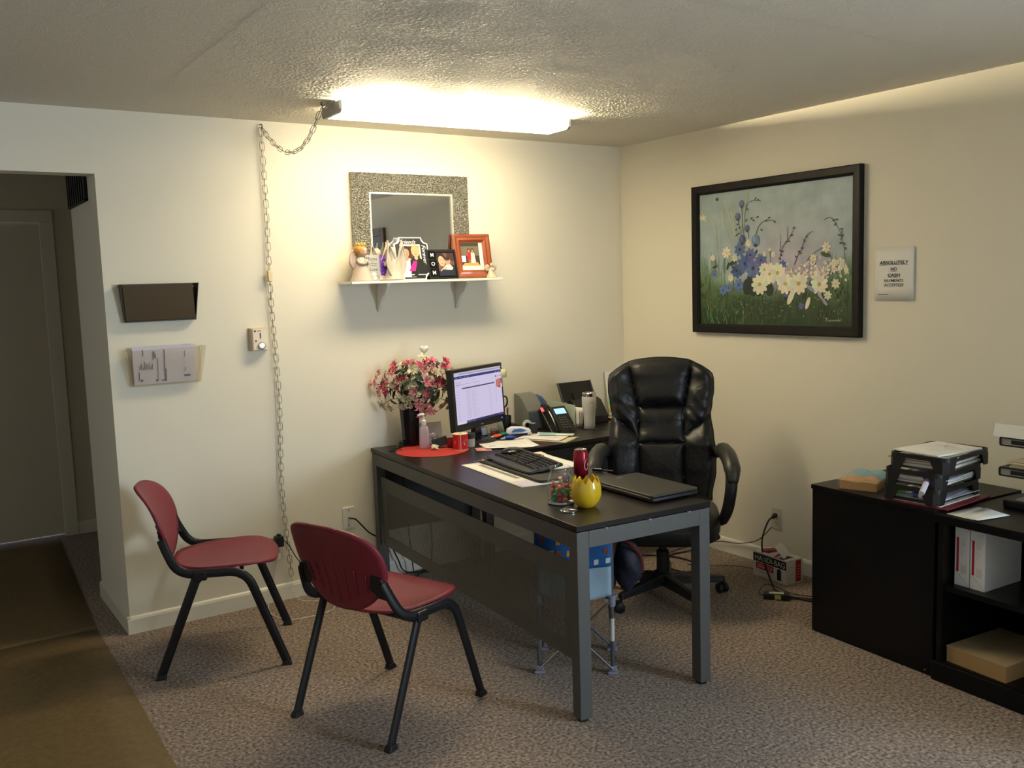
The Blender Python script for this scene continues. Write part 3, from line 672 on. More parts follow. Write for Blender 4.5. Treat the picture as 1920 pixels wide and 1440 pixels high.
YT = [(0.50, .125), (0.62, .135), (0.75, .150), (0.87, .195), (0.98, .222), (1.10, .255), (1.19, .290)]
def seams(s, z):      # s in -1..1 across, returns distance to the nearest seam (metres) and panel id
    w = interp(WT, z); x = s*w; ax = abs(x)
    # centre strip half width: narrower in the middle, wider at the head
    cw = 0.115 if z < 0.93 else 0.115+(z-0.93)*0.20
    d = abs(ax-cw)
    if ax < cw:
        d = min(d, abs(z-0.945), abs(z-0.762))
        pid = 'headrest_panel' if z > 0.945 else ('centre_panel' if z > 0.762 else 'lumbar_panel')
    else:
        zz = 0.79+(ax-0.115)/(0.25-0.115)*(0.905-0.79)     # diagonal seam climbing to the edge
        d = min(d, abs(z-zz)*0.75)
        pid = ('upper_bolster' if z > zz else 'lower_bolster')+('_l' if x < 0 else '_r')
    return d, pid
nu, nz = 73, 118
P = {}; ids = {}
for j in range(nz):
    v = j/(nz-1)
    for i in range(nu):
        s = -1+2*i/(nu-1)
        zt_ = 1.19-0.035*s*s-0.055*max(0, (abs(s)-0.55)/0.45)**2.6
        z = 0.47+(zt_-0.47)*v
        w = interp(WT, min(z, 1.165)); d, pid = seams(s, z)
        puff = 0.030*(1-math.exp(-d/0.028))-0.006*math.exp(-(d/0.004)**2)
        if pid == 'headrest_panel': puff *= 1.55
        if pid.startswith('upper'): puff *= 1.15
        ed = max(0, (abs(s)-0.80)/0.20); et = max(0, (v-0.95)/0.05)
        y = interp(YT, z)-puff+0.048*ed**2.2+0.05*et**2+(-0.030)*(abs(s)**2)
        wr = 0.004*math.sin(z*95+s*7+3*math.sin(s*9))*math.exp(-abs(z-0.93)/0.06)*(abs(s) > 0.45)
        x = s*w
        P[(i, j)] = Vector((x, y+wr, z)); ids[(i, j)] = pid
pan_faces = {}
for j in range(nz-1):
    for i in range(nu-1):
        s = -1+2*(i+.5)/(nu-1); z = (P[(i, j)].z+P[(i+1, j+1)].z)/2
        pan_faces.setdefault(seams(s, z)[1], []).append((i, j))
for pid, fl in pan_faces.items():
    idx = {}; mb = MB()
    for i, j in fl:
        q = []
        for k in ((i, j), (i+1, j), (i+1, j+1), (i, j+1)):
            if k not in idx: idx[k] = len(idx); mb.v.append(tuple(P[k]))
            q.append(idx[k])
        mb.f.append(tuple(q))
    me = mb.mesh(pid, M_LEA, 180); link_mesh(pid.replace('_l', '').replace('_r', '') if pid[-2:] in ('_l', '_r') else pid, me, ec)
# rear shell
rs = MB(); vs = []
for j in range(nz):
    for i in range(nu):
        p = P[(i, j)]; s = -1+2*i/(nu-1); v = j/(nz-1)
        base = interp(YT, p.z)+0.075
        e = max(abs(s)**8, max(0, (v-.9)/.1)**3); vs.append((p.x*(1.0), p.y*e+base*(1-e), p.z))
rs.add(vs, [(j*nu+i, j*nu+i+1, (j+1)*nu+i+1, (j+1)*nu+i) for j in range(nz-1) for i in range(nu-1)])
rs.build('back_shell', M_LEA, ec, smooth=180)
pipe = [P[(0, j)] for j in range(0, nz, 3)]+[P[(i, nz-1)] for i in range(1, nu, 3)]+[P[(nu-1, j)] for j in range(nz-1, -1, -3)]
MB().tube([p+Vector((0, 0.004, 0)) for p in pipe], 0.005, 6).build('piping', M_LEA, ec, smooth=180)
# seat
def sout(a):
    ca, sa = math.cos(a), math.sin(a)
    return 0.268*math.copysign(abs(ca)**0.6, ca), 0.275*math.copysign(abs(sa)**0.6, sa)-0.045
def sht(x, y, t):
    z = 0.515-0.055*t**5-0.02*max(0, -(y+0.12)/0.2)**2*3
    d = min(abs(abs(x)-0.16), abs(y+0.17) if abs(x) < .16 else 9)
    return z-0.014*math.exp(-(d/0.012)**2)+0.003*math.sin(x*60+y*25)*(t < .9)
st = MB().disc(sout, sht, 22, 72); st.build('seat_cushion', M_LEA, ec, smooth=180)
sd = MB()
def skirt(u, v):
    x, y = sout(2*PI*u); k = [1.0, 1.03, 1.04, 1.04, 1.01, 0.93][min(5, int(round(v*5)))]; z = [0.462-0.02*max(0, -(y+0.12)/0.2)**2*3, 0.448, 0.42, 0.392, 0.366, 0.354][min(5, int(round(v*5)))]
    return x*k, (y+0.045)*k-0.045, z-0.01*(y < -.2)
sd.grid(skirt, 72, 6, cu=True); sd.build('seat_side', M_LEA, ec, smooth=180)
MB().prism(rrect(0.36, 0.36, 0.06, cy=-0.03), 0.355, 0.376).build('seat_pan', M_NYL, ec, smooth=30)
for sg in (-1, 1):
    pth = spline([(sg*.272, .155, .70), (sg*.300, .09, .715), (sg*.312, 0.0, .715), (sg*.320, -.10, .705), (sg*.326, -.185, .665), (sg*.322, -.215, .60), (sg*.308, -.185, .50), (sg*.285, -.12, .425), (sg*.262, -.05, .405)], 6)
    MB().tube(pth, 0.028, 10, flat=0.65, up=(sg, 0, 0.0)).build('armrest', M_NYL, ec, smooth=60)
    pad = spline([(sg*.285, .12, .730), (sg*.302, .05, .742), (sg*.314, -.03, .740), (sg*.323, -.11, .727), (sg*.331, -.185, .690), (sg*.331, -.226, .635)], 6); n_ = len(pad)
    MB().tube(pad, 0.03, 12, flat=1.0, up=(sg, 0, 0), rs=[0.040*min(1, 0.55+2.2*min(i, n_-1-i)/n_) for i in range(n_)]).build('arm_pad', pm('worn_leather', (0.028, 0.027, 0.025), rough=0.42, nscale=70, namt=0.75, bump=0.4, bscale=60, bdist=0.003), ec, smooth=180)
MB().lathe([(0.028, 0.10), (0.032, 0.12), (0.032, 0.24), (0.026, 0.245), (0.020, 0.25), (0.020, 0.355)], 20).build('gas_lift', M_NYL, ec)
MB().box(-0.09, 0.09, -0.12, 0.10, 0.325, 0.36).build('tilt_mechanism', M_NYL, ec, smooth=0, bevel=0.01)
lv = MB().tube([(0.08, -0.03, 0.335), (0.2, -0.09, 0.332), (0.245, -0.10, 0.34)], 0.006, 8)
lv.blob((0.252, -0.105, 0.342), (0.026, 0.022, 0.018)); lv.build('lever', M_NYL, ec, smooth=180)
MB().lathe([(0.05, 0.075), (0.055, 0.09), (0.052, 0.125), (0.034, 0.14)], 20).build('hub', M_NYL, ec)
for k in range(5):
    a = math.radians(-59+72*k)
    R_ = RZ(a)
    lg_ = MB(R_); lg_.hexa([(0.03,-0.03,0.07),(0.315,-0.019,0.062),(0.315,0.019,0.062),(0.03,0.03,0.07)], [(0.03,-0.026,0.125),(0.315,-0.014,0.092),(0.315,0.014,0.092),(0.03,0.026,0.125)])
    sp_ = lg_.build('base_spoke', M_NYL, ec, smooth=0, bevel=0.006)
    cs = MB(R_ @ T(0.31, 0, 0) @ RZ(0.6+k*1.3)); 
    for yy in (-0.017, 0.017):
        cs.M = R_ @ T(0.31, 0, 0) @ RZ(0.6+k*1.3) @ T(0.012, yy, 0.026) @ RX(PI/2)
        cs.lathe([(0.0, -0.010), (0.022, -0.010), (0.0262, -0.006), (0.0262, 0.006), (0.022, 0.010), (0, 0.010)], 18)
    cs.M = R_ @ T(0.31, 0, 0) @ RZ(0.6+k*1.3)
    cs.box(-0.004, 0.026, -0.006, 0.006, 0.02, 0.058); cs.tube([(0, 0, 0.045), (0, 0, 0.072)], 0.008, 8)
    cs.build('caster', M_NYL, sp_, smooth=50)
# ================================================================ cabinets on the right
M_BLKW = pm('black_woodgrain_laminate', (0.0035, 0.0033, 0.0036), rough=0.36, spec=0.24, bump=0.05, bscale=120, bdist=0.0006)
CA = math.radians(-90-3.8)     # local +x runs along the front toward the camera, +y = toward the wall
CZ = 0.673
def cab_thing(name, label, cat, s0):
    tx, ty = -0.066, -0.998
    return thing(name, label, cat, (-0.62+tx*s0, -1.955+ty*s0, 0), CA)
cb = cab_thing('closed_cabinet', 'plain black cabinet with a blank flat panel below the stacked trays', 'cabinet', 0.0)
MB().box(0.0, 0.605, 0.006, 0.575, 0.0, CZ-0.022).build('body', M_BLKW, cb, smooth=0, bevel=0.002)
MB().box(-0.003, 0.608, 0.0, 0.578, CZ-0.020, CZ).build('top', M_BLKW, cb, smooth=0, bevel=0.0015)
MB().lathe([(0.003, 0), (0.003, 0.004), (0, 0.004)], 8).build('screw', pm('screw_zinc', (0.6, 0.6, 0.6), rough=0.3, metal=1), cb, M=T(0.575, 0.006, 0.02) @ RX(PI/2))
SL = 1.15
sh = cab_thing('open_shelf_unit', 'black open shelf unit holding white magazine files beside the cabinet', 'bookcase', 0.612)
MB().box(0, SL, -0.012, 0.54, CZ-0.040, CZ-0.006).build('top', M_BLKW, sh, smooth=0, bevel=0.002)
MB().box(0.012, 0.034, 0.0, 0.535, 0.0, CZ-0.040).build('side_panel', M_BLKW, sh, smooth=0, bevel=0.001)
MB().box(SL-0.034, SL-0.012, 0.0, 0.535, 0.0, CZ-0.040).build('side_panel', M_BLKW, sh, smooth=0, bevel=0.001)
MB().box(0.034, SL-0.034, 0.53, 0.535, 0.0, CZ-0.040).build('back_panel', M_BLKW, sh, smooth=0)
MB().box(0.034, SL-0.034, 0.012, 0.53, 0.363, 0.385).build('shelf', M_BLKW, sh, smooth=0, bevel=0.001)
MB().box(0.034, SL-0.034, 0.003, 0.53, 0.060, 0.080).build('shelf', M_BLKW, sh, smooth=0, bevel=0.001)
MB().box(0.0, SL, -0.014, 0.003, 0.0, 0.076).build('plinth', M_BLKW, sh, smooth=0, bevel=0.003)
# ================================================================ things on the desks
M_WHT = pm('white_paper', (0.80, 0.785, 0.74), rough=0.75, spec=0.2)
M_CRM = pm('manila_paper', (0.70, 0.60, 0.38), rough=0.75, spec=0.2)
M_BLKP = pm('black_plastic', (0.010, 0.010, 0.011), rough=0.4)
M_BLKG = pm('black_gloss_plastic', (0.006, 0.006, 0.007), rough=0.15)
M_WPL = pm('white_plastic', (0.78, 0.77, 0.74), rough=0.35)
M_CHR = pm('polished_steel', (0.62, 0.60, 0.57), rough=0.2, metal=1.0)
M_GLASS = clear_mat('clear_glass', (0.985, 0.99, 0.988), 0.012, 0.03)
def quad_sheet(name, label, cat, pts, z, mat=None, n=8, wave=0.0015, prints=None, th=0.0006, group=None, curl=0.0):
    """paper lying on a surface; pts = four corners (x, y), prints drawn in unit u, v"""
    p = [Vector((a, b, 0)) for a, b in pts]; c = sum(p, Vector())/4
    t = thing(name, label, cat, (c.x, c.y, z), 0, group)
    def S(u, v):
        q = p[0]*(1-u)*(1-v)+p[1]*u*(1-v)+p[2]*u*v+p[3]*(1-u)*v-c
        return (q.x, q.y, 0.0012+wave*(math.sin(5*u+2*v)+math.sin(7*v+1))*0.5+wave+curl*max(0, u-.75)**2*16+curl*max(0, .25-v)**2*6)
    MB().grid(S, n, n).build('sheet', mat or M_WHT, t, smooth=180, solid=th, off=-1)
    if prints:
        def warp(v):
            q = S(v[0], v[1]); return (q[0], q[1], q[2]+0.0004+v[2])
        prints.build('print', PRM, t, warp=warp)
    return t
def textlines(pr, x0, x1, ys, h, col, seed=1, gap=.0):
    r = random.Random(seed)
    for y in ys:
        x = x0
        while x < x1:
            w = r.uniform(.03, .12); pr.rect(x, y, min(x+w, x1), y+h, col); x += w+r.uniform(.01, .03)+gap
    return pr
# ---- placemat
pm_ = MB(); R_ = 0.192
def mdisc(a): return R_*math.cos(a), R_*math.sin(a)
M_RED = pm('red_woven_mat', (0.44, 0.045, 0.040), rough=0.7, spec=0.2, bump=0.5, bscale=420, bdist=0.0012)
pl = thing('placemat', 'round red placemat under the flower vase', 'placemat', (-1.628, -0.325, DZ))
MB().lathe([(0.0, 0.0), (R_, 0.0), (R_+.001, 0.0015), (R_-.002, 0.003), (0.0, 0.003)], 56).build('mat', M_RED, pl, smooth=40)
MB().lathe([(R_-.006, 0.003), (R_-.004, 0.0038), (R_-.002, 0.003)], 56, cap0=False, cap1=False).build('hem', M_RED, pl)
# ---- vase with artificial flowers
VX, VY = -1.645, -0.118
va = thing('flower_vase', 'black glass vase full of pink and cream artificial flowers', 'flowers', (VX, VY, DZ+0.003))
vp = [(0.040, 0.0), (0.046, 0.004), (0.050, 0.10), (0.056, 0.20), (0.060, 0.235), (0.056, 0.235), (0.051, 0.19), (0.044, 0.02), (0.0, 0.015)]
MB(RZ(PI/8)).lathe(vp, 10).build('vase', M_BLKG, va, smooth=20)
def petal_mesh(name, cols, np_, ln, wd, lift, seed):
    r = random.Random(seed); mb = MB()
    for k in range(np_):
        a = 2*PI*k/np_+r.uniform(-.2, .2); l = ln*r.uniform(.85, 1.12); M = RZ(a) @ RY(-lift*r.uniform(.6, 1.3)); mb.M = M
        w = wd*r.uniform(.85, 1.15)
        vs = [(0, 0, 0), (l*.35, -w*.7, .002), (l*.35, w*.7, .002), (l*.35, 0, -.001), (l*.7, -w, .006), (l*.7, w, .006), (l*.7, 0, .002), (l, 0, -.003)]
        mb.add(vs, [(0, 1, 3), (0, 3, 2), (1, 4, 6, 3), (3, 6, 5, 2), (4, 7, 6), (6, 7, 5)])
    mb.M = Matrix(); mb.blob((0, 0, .004), (.004, .004, .005), 6, 4)
    return mb.mesh(name, cols, 180)
PK = pm('hot_pink_petal', (0.62, 0.10, 0.155), rough=0.6, nscale=60, namt=.35); LP = pm('pale_pink_petal', (0.72, 0.30, 0.32), rough=0.6, nscale=60, namt=.3)
CR = pm('cream_petal', (0.62, 0.57, 0.40), rough=0.6, nscale=60, namt=.15); GRN = pm('dark_green_leaf', (0.022, 0.040, 0.016), rough=0.5, nscale=40, namt=.4)
FM = {'p': [petal_mesh('flower_head', PK, 6, .030, .0062, .55, s) for s in (1, 2)], 'l': [petal_mesh('flower_head', LP, 6, .031, .0065, .5, s) for s in (3, 4)], 'c': [petal_mesh('flower_head', CR, 7, .027, .0070, .45, s) for s in (5, 6, 7)]}
lf = MB(); lf.add([(0,0,0),(.022,-.011,.003),(.022,.011,.003),(.024,0,0),(.048,-.009,.002),(.048,.009,.002),(.048,0,-.002),(.068,0,-.008)], [(0,1,3),(0,3,2),(1,4,6,3),(3,6,5,2),(4,7,6),(6,7,5)])
LFM = lf.mesh('leaf', GRN, 180)
IR = Vector((.865, -.50, 0)); IF = Vector((-.50, -.865, 0))     # right and forward as seen from the room
rf = random.Random(11); stems = MB(); root = Vector((0, 0, .225))
def put(dirv, r, kind, mesh=None):
    c = IR*0.045+Vector((0, 0, .335)); d = Vector(dirv).normalized()
    off = IR*(d.x*.215)+IF*(d.y*.105)+Vector((0, 0, d.z*.150))
    p = c+off*r
    q = Vector((0, 0, 1)).rotation_difference((off+IF*.05+Vector((0, 0, .02))).normalized()).to_matrix().to_4x4()
    m = mesh or rf.choice(FM[kind]); s = rf.uniform(.95, 1.3) if not mesh else rf.uniform(.9, 1.3)
    M = Matrix.Translation(p) @ q @ RZ(rf.uniform(0, 6)) @ Matrix.Scale(s, 4)
    link_mesh('leaf' if mesh else 'flower_head', m, va, M)
    return p
GA = PI*(3-math.sqrt(5)); N = 128; nf = 0
# clusters: pink sprays and cream sprays at fixed directions, as in the photograph
clusters = [(-.95,.1,-.10,'l'),(-.60,.35,-.02,'p'),(-.62,.35,.42,'l'),(-.40,.30,.62,'p'),(-.78,.1,.28,'l'),(.05,.3,.30,'c'),(-.10,.4,.05,'c'),(-.12,.35,-.25,'c'),(.30,.3,.52,'l'),(.62,.2,.72,'p'),(.70,.3,.42,'p'),(.45,.4,.12,'l'),(.32,.4,-.12,'p'),(.45,.3,-.30,'c'),(.12,.3,.62,'p'),(-.02,.4,-.62,'c'),(-.45,.3,-.62,'c'),(-.78,.2,-.62,'c'),(.25,.4,-.75,'l'),(.12,.4,-.42,'l'),(-.25,.35,.42,'c'),(.80,.2,-.05,'l'),(.88,.15,.35,'c'),(-.30,.4,-.02,'c'),(.60,.3,-.62,'c'),(.02,.45,-.12,'c'),(.40,.35,.35,'c'),(-.05,.2,.75,'c'),(.75,.25,.15,'p'),(-.45,.35,.10,'p'),(.25,.4,-.92,'l')]
for cx_, cy_, cz_, k in clusters:
    base = Vector((cx_, cy_, cz_)); rr = base.length
    for j in range(4):
        o = Vector((rf.uniform(-.22, .22), rf.uniform(-.1, .25), rf.uniform(-.22, .22)))
        p = put(base+o, max(.35, min(1.12, (base+o).length*rf.uniform(.95, 1.12))), k)
    stems.tube(spline([root*0.9+Vector((rf.uniform(-.02, .02), rf.uniform(-.02, .02), -.05)), (root+p)/2+Vector((0, 0, .03)), p], 4), .0016, 4)
for k in range(64):
    z = 1-2*(k+.5)/64; a = GA*k; r = math.sqrt(1-z*z)
    put((math.cos(a)*r, abs(math.sin(a)*r)*.9-.1, z*.85-.1), rf.uniform(.45, .92), 'g', LFM)
stems.build('stems', GRN, va, smooth=180)['kind'] = 'stuff'
hp = MB()
hc = IR*0.092+Vector((0, 0, .522))
def heart(n=28, s=.0245):
    return [(s*1.0*(16*math.sin(t)**3)/16, s*(13*math.cos(t)-5*math.cos(2*t)-2*math.cos(3*t)-math.cos(4*t))/15) for t in [2*PI*k/n for k in range(n)]]
hm = MB(frame(hc, IR, (0, 0, 1))); ho = heart(); n_ = len(ho)
for z, k in ((-.009, .45), (-.006, .82), (0, 1.0), (.006, .82), (.009, .45)): hm.v += [tuple(hm.M @ Vector((x*k, y*k, z))) for x, y in ho]
for j in range(4): hm.f += [(j*n_+i, j*n_+(i+1) % n_, (j+1)*n_+(i+1) % n_, (j+1)*n_+i) for i in range(n_)]
hm.f += [tuple(range(n_)), tuple(range(4*n_, 5*n_))]
hm.build('heart_pick', pm('white_ceramic', (0.78, 0.75, 0.68), rough=0.25), va, smooth=60)
MB().tube([hc+Vector((0, 0, -.02)), IR*.075+Vector((0, 0, .44)), root], .0018, 5).build('pick_stem', pm('tan_stem', (.3, .24, .15), rough=.6), va)
# ---- sanitiser bottle
bo = thing('pump_bottle', 'clear lilac hand sanitizer bottle with white pump on the red mat', 'bottle', (-1.640, -0.262, DZ+0.003), math.radians(-30))
M_LIL = clear_mat('lilac_plastic', (0.80, 0.70, 0.78), 0.42, 0.1)
b_ = MB(); pf = rrect(0.056, 0.036, 0.012); L_ = [(0.0, .92), (.004, 1.0), (.10, .90), (.115, .80), (.124, .40), (.128, .36)]
n_ = len(pf)
for z, k in L_: b_.v += [(x*k, y*k, z) for x, y in pf]
for j in range(len(L_)-1): b_.f += [(j*n_+i, j*n_+(i+1) % n_, (j+1)*n_+(i+1) % n_, (j+1)*n_+i) for i in range(n_)]
b_.f += [tuple(range(n_)), tuple(range((len(L_)-1)*n_, len(L_)*n_))]
b_.build('bottle_body', M_LIL, bo, smooth=50)
MB().lathe([(.0125, .126), (.0135, .128), (.0135, .150), (.0085, .153), (.0045, .156), (.0045, .178), (0, .178)], 18).build('pump_collar', M_WPL, bo)
MB().tube([(0.004, 0, .181), (-0.012, 0, .184), (-.03, 0, .178)], .006, 8, rs=[.0085, .007, .004]).build('pump_nozzle', M_WPL, bo, smooth=60)
# ---- envelope, card and binder clip behind the bottle
ev = thing('leaning_envelope', 'grey white envelope leaning on the wall behind the pump bottle', 'envelope', (-1.545, -0.118, DZ))
e_ = MB(T(0, 0, .058) @ RZ(math.radians(-10)) @ RX(math.radians(-12))); e_.box(-.088, .088, -.0015, .0015, -.058, .058)
e_.build('envelope_body', pm('grey_white_paper', (.55, .53, .52), rough=.7), ev, smooth=0)
fl = MB(T(0, 0, .058) @ RZ(math.radians(-10)) @ RX(math.radians(-12))); fl.prism([(-.088, .058), (.088, .058), (.01, -.012), (-.01, -.012)], 0, .001)
fl.v = [tuple((T(0, 0, .058) @ RZ(math.radians(-10)) @ RX(math.radians(-12))) @ Vector((x, -.0018-zz, y))) for zz in (0, .001) for x, y in [(-.088, .058), (.088, .058), (.01, -.012), (-.01, -.012)]]
fl.build('flap', pm('grey_white_flap', (.50, .48, .47), rough=.7), ev, smooth=0)
bc = thing('binder_clip', 'large black binder clip with silver arms standing on the red mat', 'clip', (-1.560, -0.300, DZ+0.003), math.radians(-18))
BM_ = RY(math.radians(-14)) @ T(0, 0, .010)
b_ = MB(BM_); tri = [(-.019, 0), (.019, 0), (.004, .045), (-.004, .045)]
b_.v = [tuple(BM_ @ Vector((x, y, z))) for x in (-.042, .042) for y, z in tri]; b_.f = [(0, 1, 2, 3), (7, 6, 5, 4)]+[(i, (i+1) % 4, 4+(i+1) % 4, 4+i) for i in range(4)]
b_.build('clip_body', M_BLKP, bc, smooth=0, bevel=.002)
for sg in (1, -1):
    MB(BM_).tube([(-.03*1, sg*.004, .044), (-.036, sg*.02, .062), (-.05, sg*.03, .070), (-.012, sg*.03, .072), (-.006, sg*.02, .062), (-.004, sg*.004, .044)], .0017, 6).build('clip_arm', M_CHR, bc, smooth=180)
ff = thing('fallen_flower', 'single cream blossom fallen beside the binder clip', 'flower', (-1.618, -0.330, DZ+0.010))
link_mesh('petals', FM['c'][0], ff, RX(.5)); MB().tube([(0, 0, -.002), (.02, .012, -.004), (.032, .02, -.005)], .0015, 5).build('stem', GRN, ff)
rv = thing('red_glass_votive', 'small dark red glass votive between binder clip and label roll', 'candle holder', (-1.520, -0.335, DZ+0.003))
MB().lathe([(.014, 0), (.020, .012), (.024, .03), (.021, .05), (.0195, .05), (.022, .03), (.016, .01), (0, .008)], 20).build('holder', clear_mat('red_glass', (.40, .03, .03), .55, .06), rv)
MB().lathe([(.016, .012), (.019, .028), (0, .028)], 16).build('wax', pm('red_wax', (.35, .03, .03), rough=.5), rv)
# ---- roll of red labels and small candle jar
lr = thing('label_roll', 'roll of red labels with round white prints on the red mat', 'label roll', (-1.510, -0.418, DZ+0.003))
MB().lathe([(.0395, 0), (.0395, .085), (.0, .0855)], 40).build('roll', pm('roll_edge_cream', (.74, .66, .44), rough=.7), lr)
lp = PR(); 
Wd = 2*PI*.040
for k in range(3):
    x = k*Wd/3; lp.rect(x+.001, .004, x+Wd/3-.003, .082, '#c4141c'); lp.rect(x+Wd/3-.012, .008, x+Wd/3-.009, .078, '#e07070')
    lp.ell(x+.034, .040, .019, .021, '#e9a09a', 24); lp.ell(x+.034, .040, .017, .019, '#f0b3ab', 24)
    for yy in (.046, .040, .034): lp.rect(x+.024, yy, x+.044, yy+.003, '#c8414a')
def cyl(v, R=.0397, a0=math.radians(-238)):
    a = a0+v[0]/R; r = R+v[2]*3+.0002; return (r*math.cos(a), r*math.sin(a), v[1])
def subdiv_print(p, maxw=.006):   # split wide quads so that they wrap smoothly
    q = PR(); q.k = 0
    i = 0
    for f in p.f:
        vs = [p.v[i] for i in f]; c = p.c[f[0]]; z = vs[0][2]
        xs = [v[0] for v in vs]; n = max(1, int((max(xs)-min(xs))/maxw)) if len(vs) == 4 else 1
        if n == 1: o = len(q.v); q.v += vs; q.c += [c]*len(vs); q.f.append(tuple(range(o, o+len(vs)))); continue
        x0, x1 = min(xs), max(xs); y0, y1 = min(v[1] for v in vs), max(v[1] for v in vs)
        for j in range(n):
            a, b = x0+(x1-x0)*j/n, x0+(x1-x0)*(j+1)/n; o = len(q.v)
            q.v += [(a, y0, z), (b, y0, z), (b, y1, z), (a, y1, z)]; q.c += [c]*4; q.f.append((o, o+1, o+2, o+3))
    return q
subdiv_print(lp).build('label_print', PRM, lr, warp=cyl)
MB().lathe([(.012, .0856), (.012, .0862), (.010, .0862), (.010, .0856)], 20, cap0=False, cap1=False).build('core', pm('card_core', (.45, .36, .22), rough=.8), lr)
cj = thing('candle_jar', 'small grey glass jar with a dark lid behind the label roll', 'jar', (-1.428, -0.385, DZ))
MB().lathe([(.020, 0), (.024, .003), (.0245, .048), (0, .048)], 24).build('jar_body', pm('grey_wax_glass', (.36, .35, .32), rough=.2), cj)
MB().lathe([(.0250, .048), (.0250, .074), (.022, .078), (0, .079)], 24).build('lid', pm('dark_lid', (.03, .032, .033), rough=.2), cj)
# ---- monitor
mo = thing('monitor', 'black desktop monitor showing a pale lavender web page', 'monitor', (-1.292, -0.272, DZ), math.radians(24))
WM, HM, zb = 0.492, 0.335, 0.083
TM = T(0, 0, zb) @ RX(math.radians(-3))
MB(TM).box(-WM/2, WM/2, -.012, .028, 0, HM).build('bezel', M_BLKP, mo, smooth=0, bevel=.004)
MB(TM).hexa([(-.17,.028,.05),(.17,.028,.05),(.17,.028,.28),(-.17,.028,.28)], [(-.12,.06,.08),(.12,.06,.08),(.12,.06,.24),(-.12,.06,.24)]).build('rear_housing', M_BLKP, mo, smooth=0, bevel=.004)
sc = PR(2e-5); sw, shh = WM-.034, HM-.058
sc.rect(0, 0, sw, shh, '#d9d0f0')
sc.rect(0, shh-.013, sw, shh, '#c9c3d6'); sc.rect(.05, shh-.013, sw, shh-.008, '#9a97a8')
sc.rect(0, shh-.034, sw, shh-.020, '#2b2f7a')
for x in (.012, .05, .056, .09, .12): sc.rect(x, shh-.029, x+.014, shh-.026, '#8f92c6')
for x in (.40, .43): sc.rect(x, shh-.029, x+.014, shh-.026, '#8f92c6')
textlines(sc, .16, .20, [shh-.05], .002, '#a8a2c4', 3); textlines(sc, .01, .06, [shh-.055, shh-.066, shh-.070], .0022, '#8f8ab0', 4); textlines(sc, .06, .24, [shh-.068], .003, '#b9b2d2', 5)
sc.rect(.065, shh-.092, .385, shh-.085, '#3a3f74')
for k in range(28):
    y = shh-.104-k*.0055; r = random.Random(k)
    sc.rect(.098, y, .138, y+.0016, '#b7b0d2'); sc.rect(.15, y, .15+r.uniform(.02, .07), y+.0016, '#bdb6d8'); sc.rect(.325, y, .34, y+.0014, '#bcb5d6')
    if k % 3 == 0: sc.rect(.012, y, .012+r.uniform(.01, .03), y+.0018, '#aaa3c8')
sc.rect(.335, .03, .337, shh-.10, '#c2bbdc'); sc.rect(.39, shh-.20, .392, shh-.10, '#a39cc4')
sc.ell(.398, shh-.054, .006, .006, '#5a5a9a', 14); sc.rect(.41, shh-.056, .455, shh-.051, '#b0aacb')
sc.rect(.395, shh-.122, .462, shh-.064, '#e3c3c8')
for x, y, w, h, c in ((.40,-.115,.012,.04,'#b5535a'),(.414,-.118,.016,.048,'#d06a6e'),(.432,-.114,.01,.042,'#a84850'),(.445,-.10,.014,.03,'#8f3b48'),(.42,-.121,.022,.008,'#7a3440')): sc.rect(x, shh+y, x+w, shh+y+h, c)
sc.rect(.085, 0, sw, .013, '#2c2760'); sc.rect(0, 0, .085, .013, '#e2dcf4')
for k in range(7): sc.rect(.09+k*.012, .004, .097+k*.012, .009, ('#6d6aa8', '#9a8fc8', '#4a86c8', '#8b87b8')[k % 4])
for x in (sw-.05, sw-.03, sw-.015): sc.rect(x, .004, x+.010, .009, '#7f7bb0')
M_SCR = print_mat('screen_glow', rough=.25, emit=0.44); M_SCR.node_tree.nodes['Principled BSDF'].inputs['Base Color'].default_value = (.02, .02, .02, 1)
for l in list(M_SCR.node_tree.links):
    if l.to_socket.name == 'Base Color': M_SCR.node_tree.links.remove(l)
sc.build('screen', M_SCR, mo, TM @ frame((-sw/2, -.0125, .040), (1, 0, 0), (0, 0, 1)))
MB(TM).box(-.012, .016, -.0135, -.0115, .013, .019).build('badge', pm('badge_silver', (.35, .35, .33), rough=.3, metal=.8), mo, smooth=0)
MB(TM).box(.205, .209, -.0135, -.0115, .020, .024).build('power_light', pm('blue_led', (.1, .2, .9), emit='#4a7bff', es=3.0), mo, smooth=0)
MB().box(-.032, .032, .015, .045, .006, .16).build('neck', M_BLKG, mo, smooth=0, bevel=.006)
MB().lathe([(.105, 0), (.108, .004), (.09, .012), (0, .014)], 36, c=(0, .02, 0)).build('stand_base', M_BLKP, mo)
sn = thing('sticky_note', 'pale yellow sticky note on the right edge of the monitor', 'note', (-1.292, -0.272, DZ), math.radians(24))
MB(TM).grid(lambda u, v: (.230+.052*u, -.0135-.004*u*u, .245+.05*v), 5, 3).build('note_sheet', pm('yellow_note', (.72, .68, .38), rough=.8), sn, smooth=180, solid=.0005)
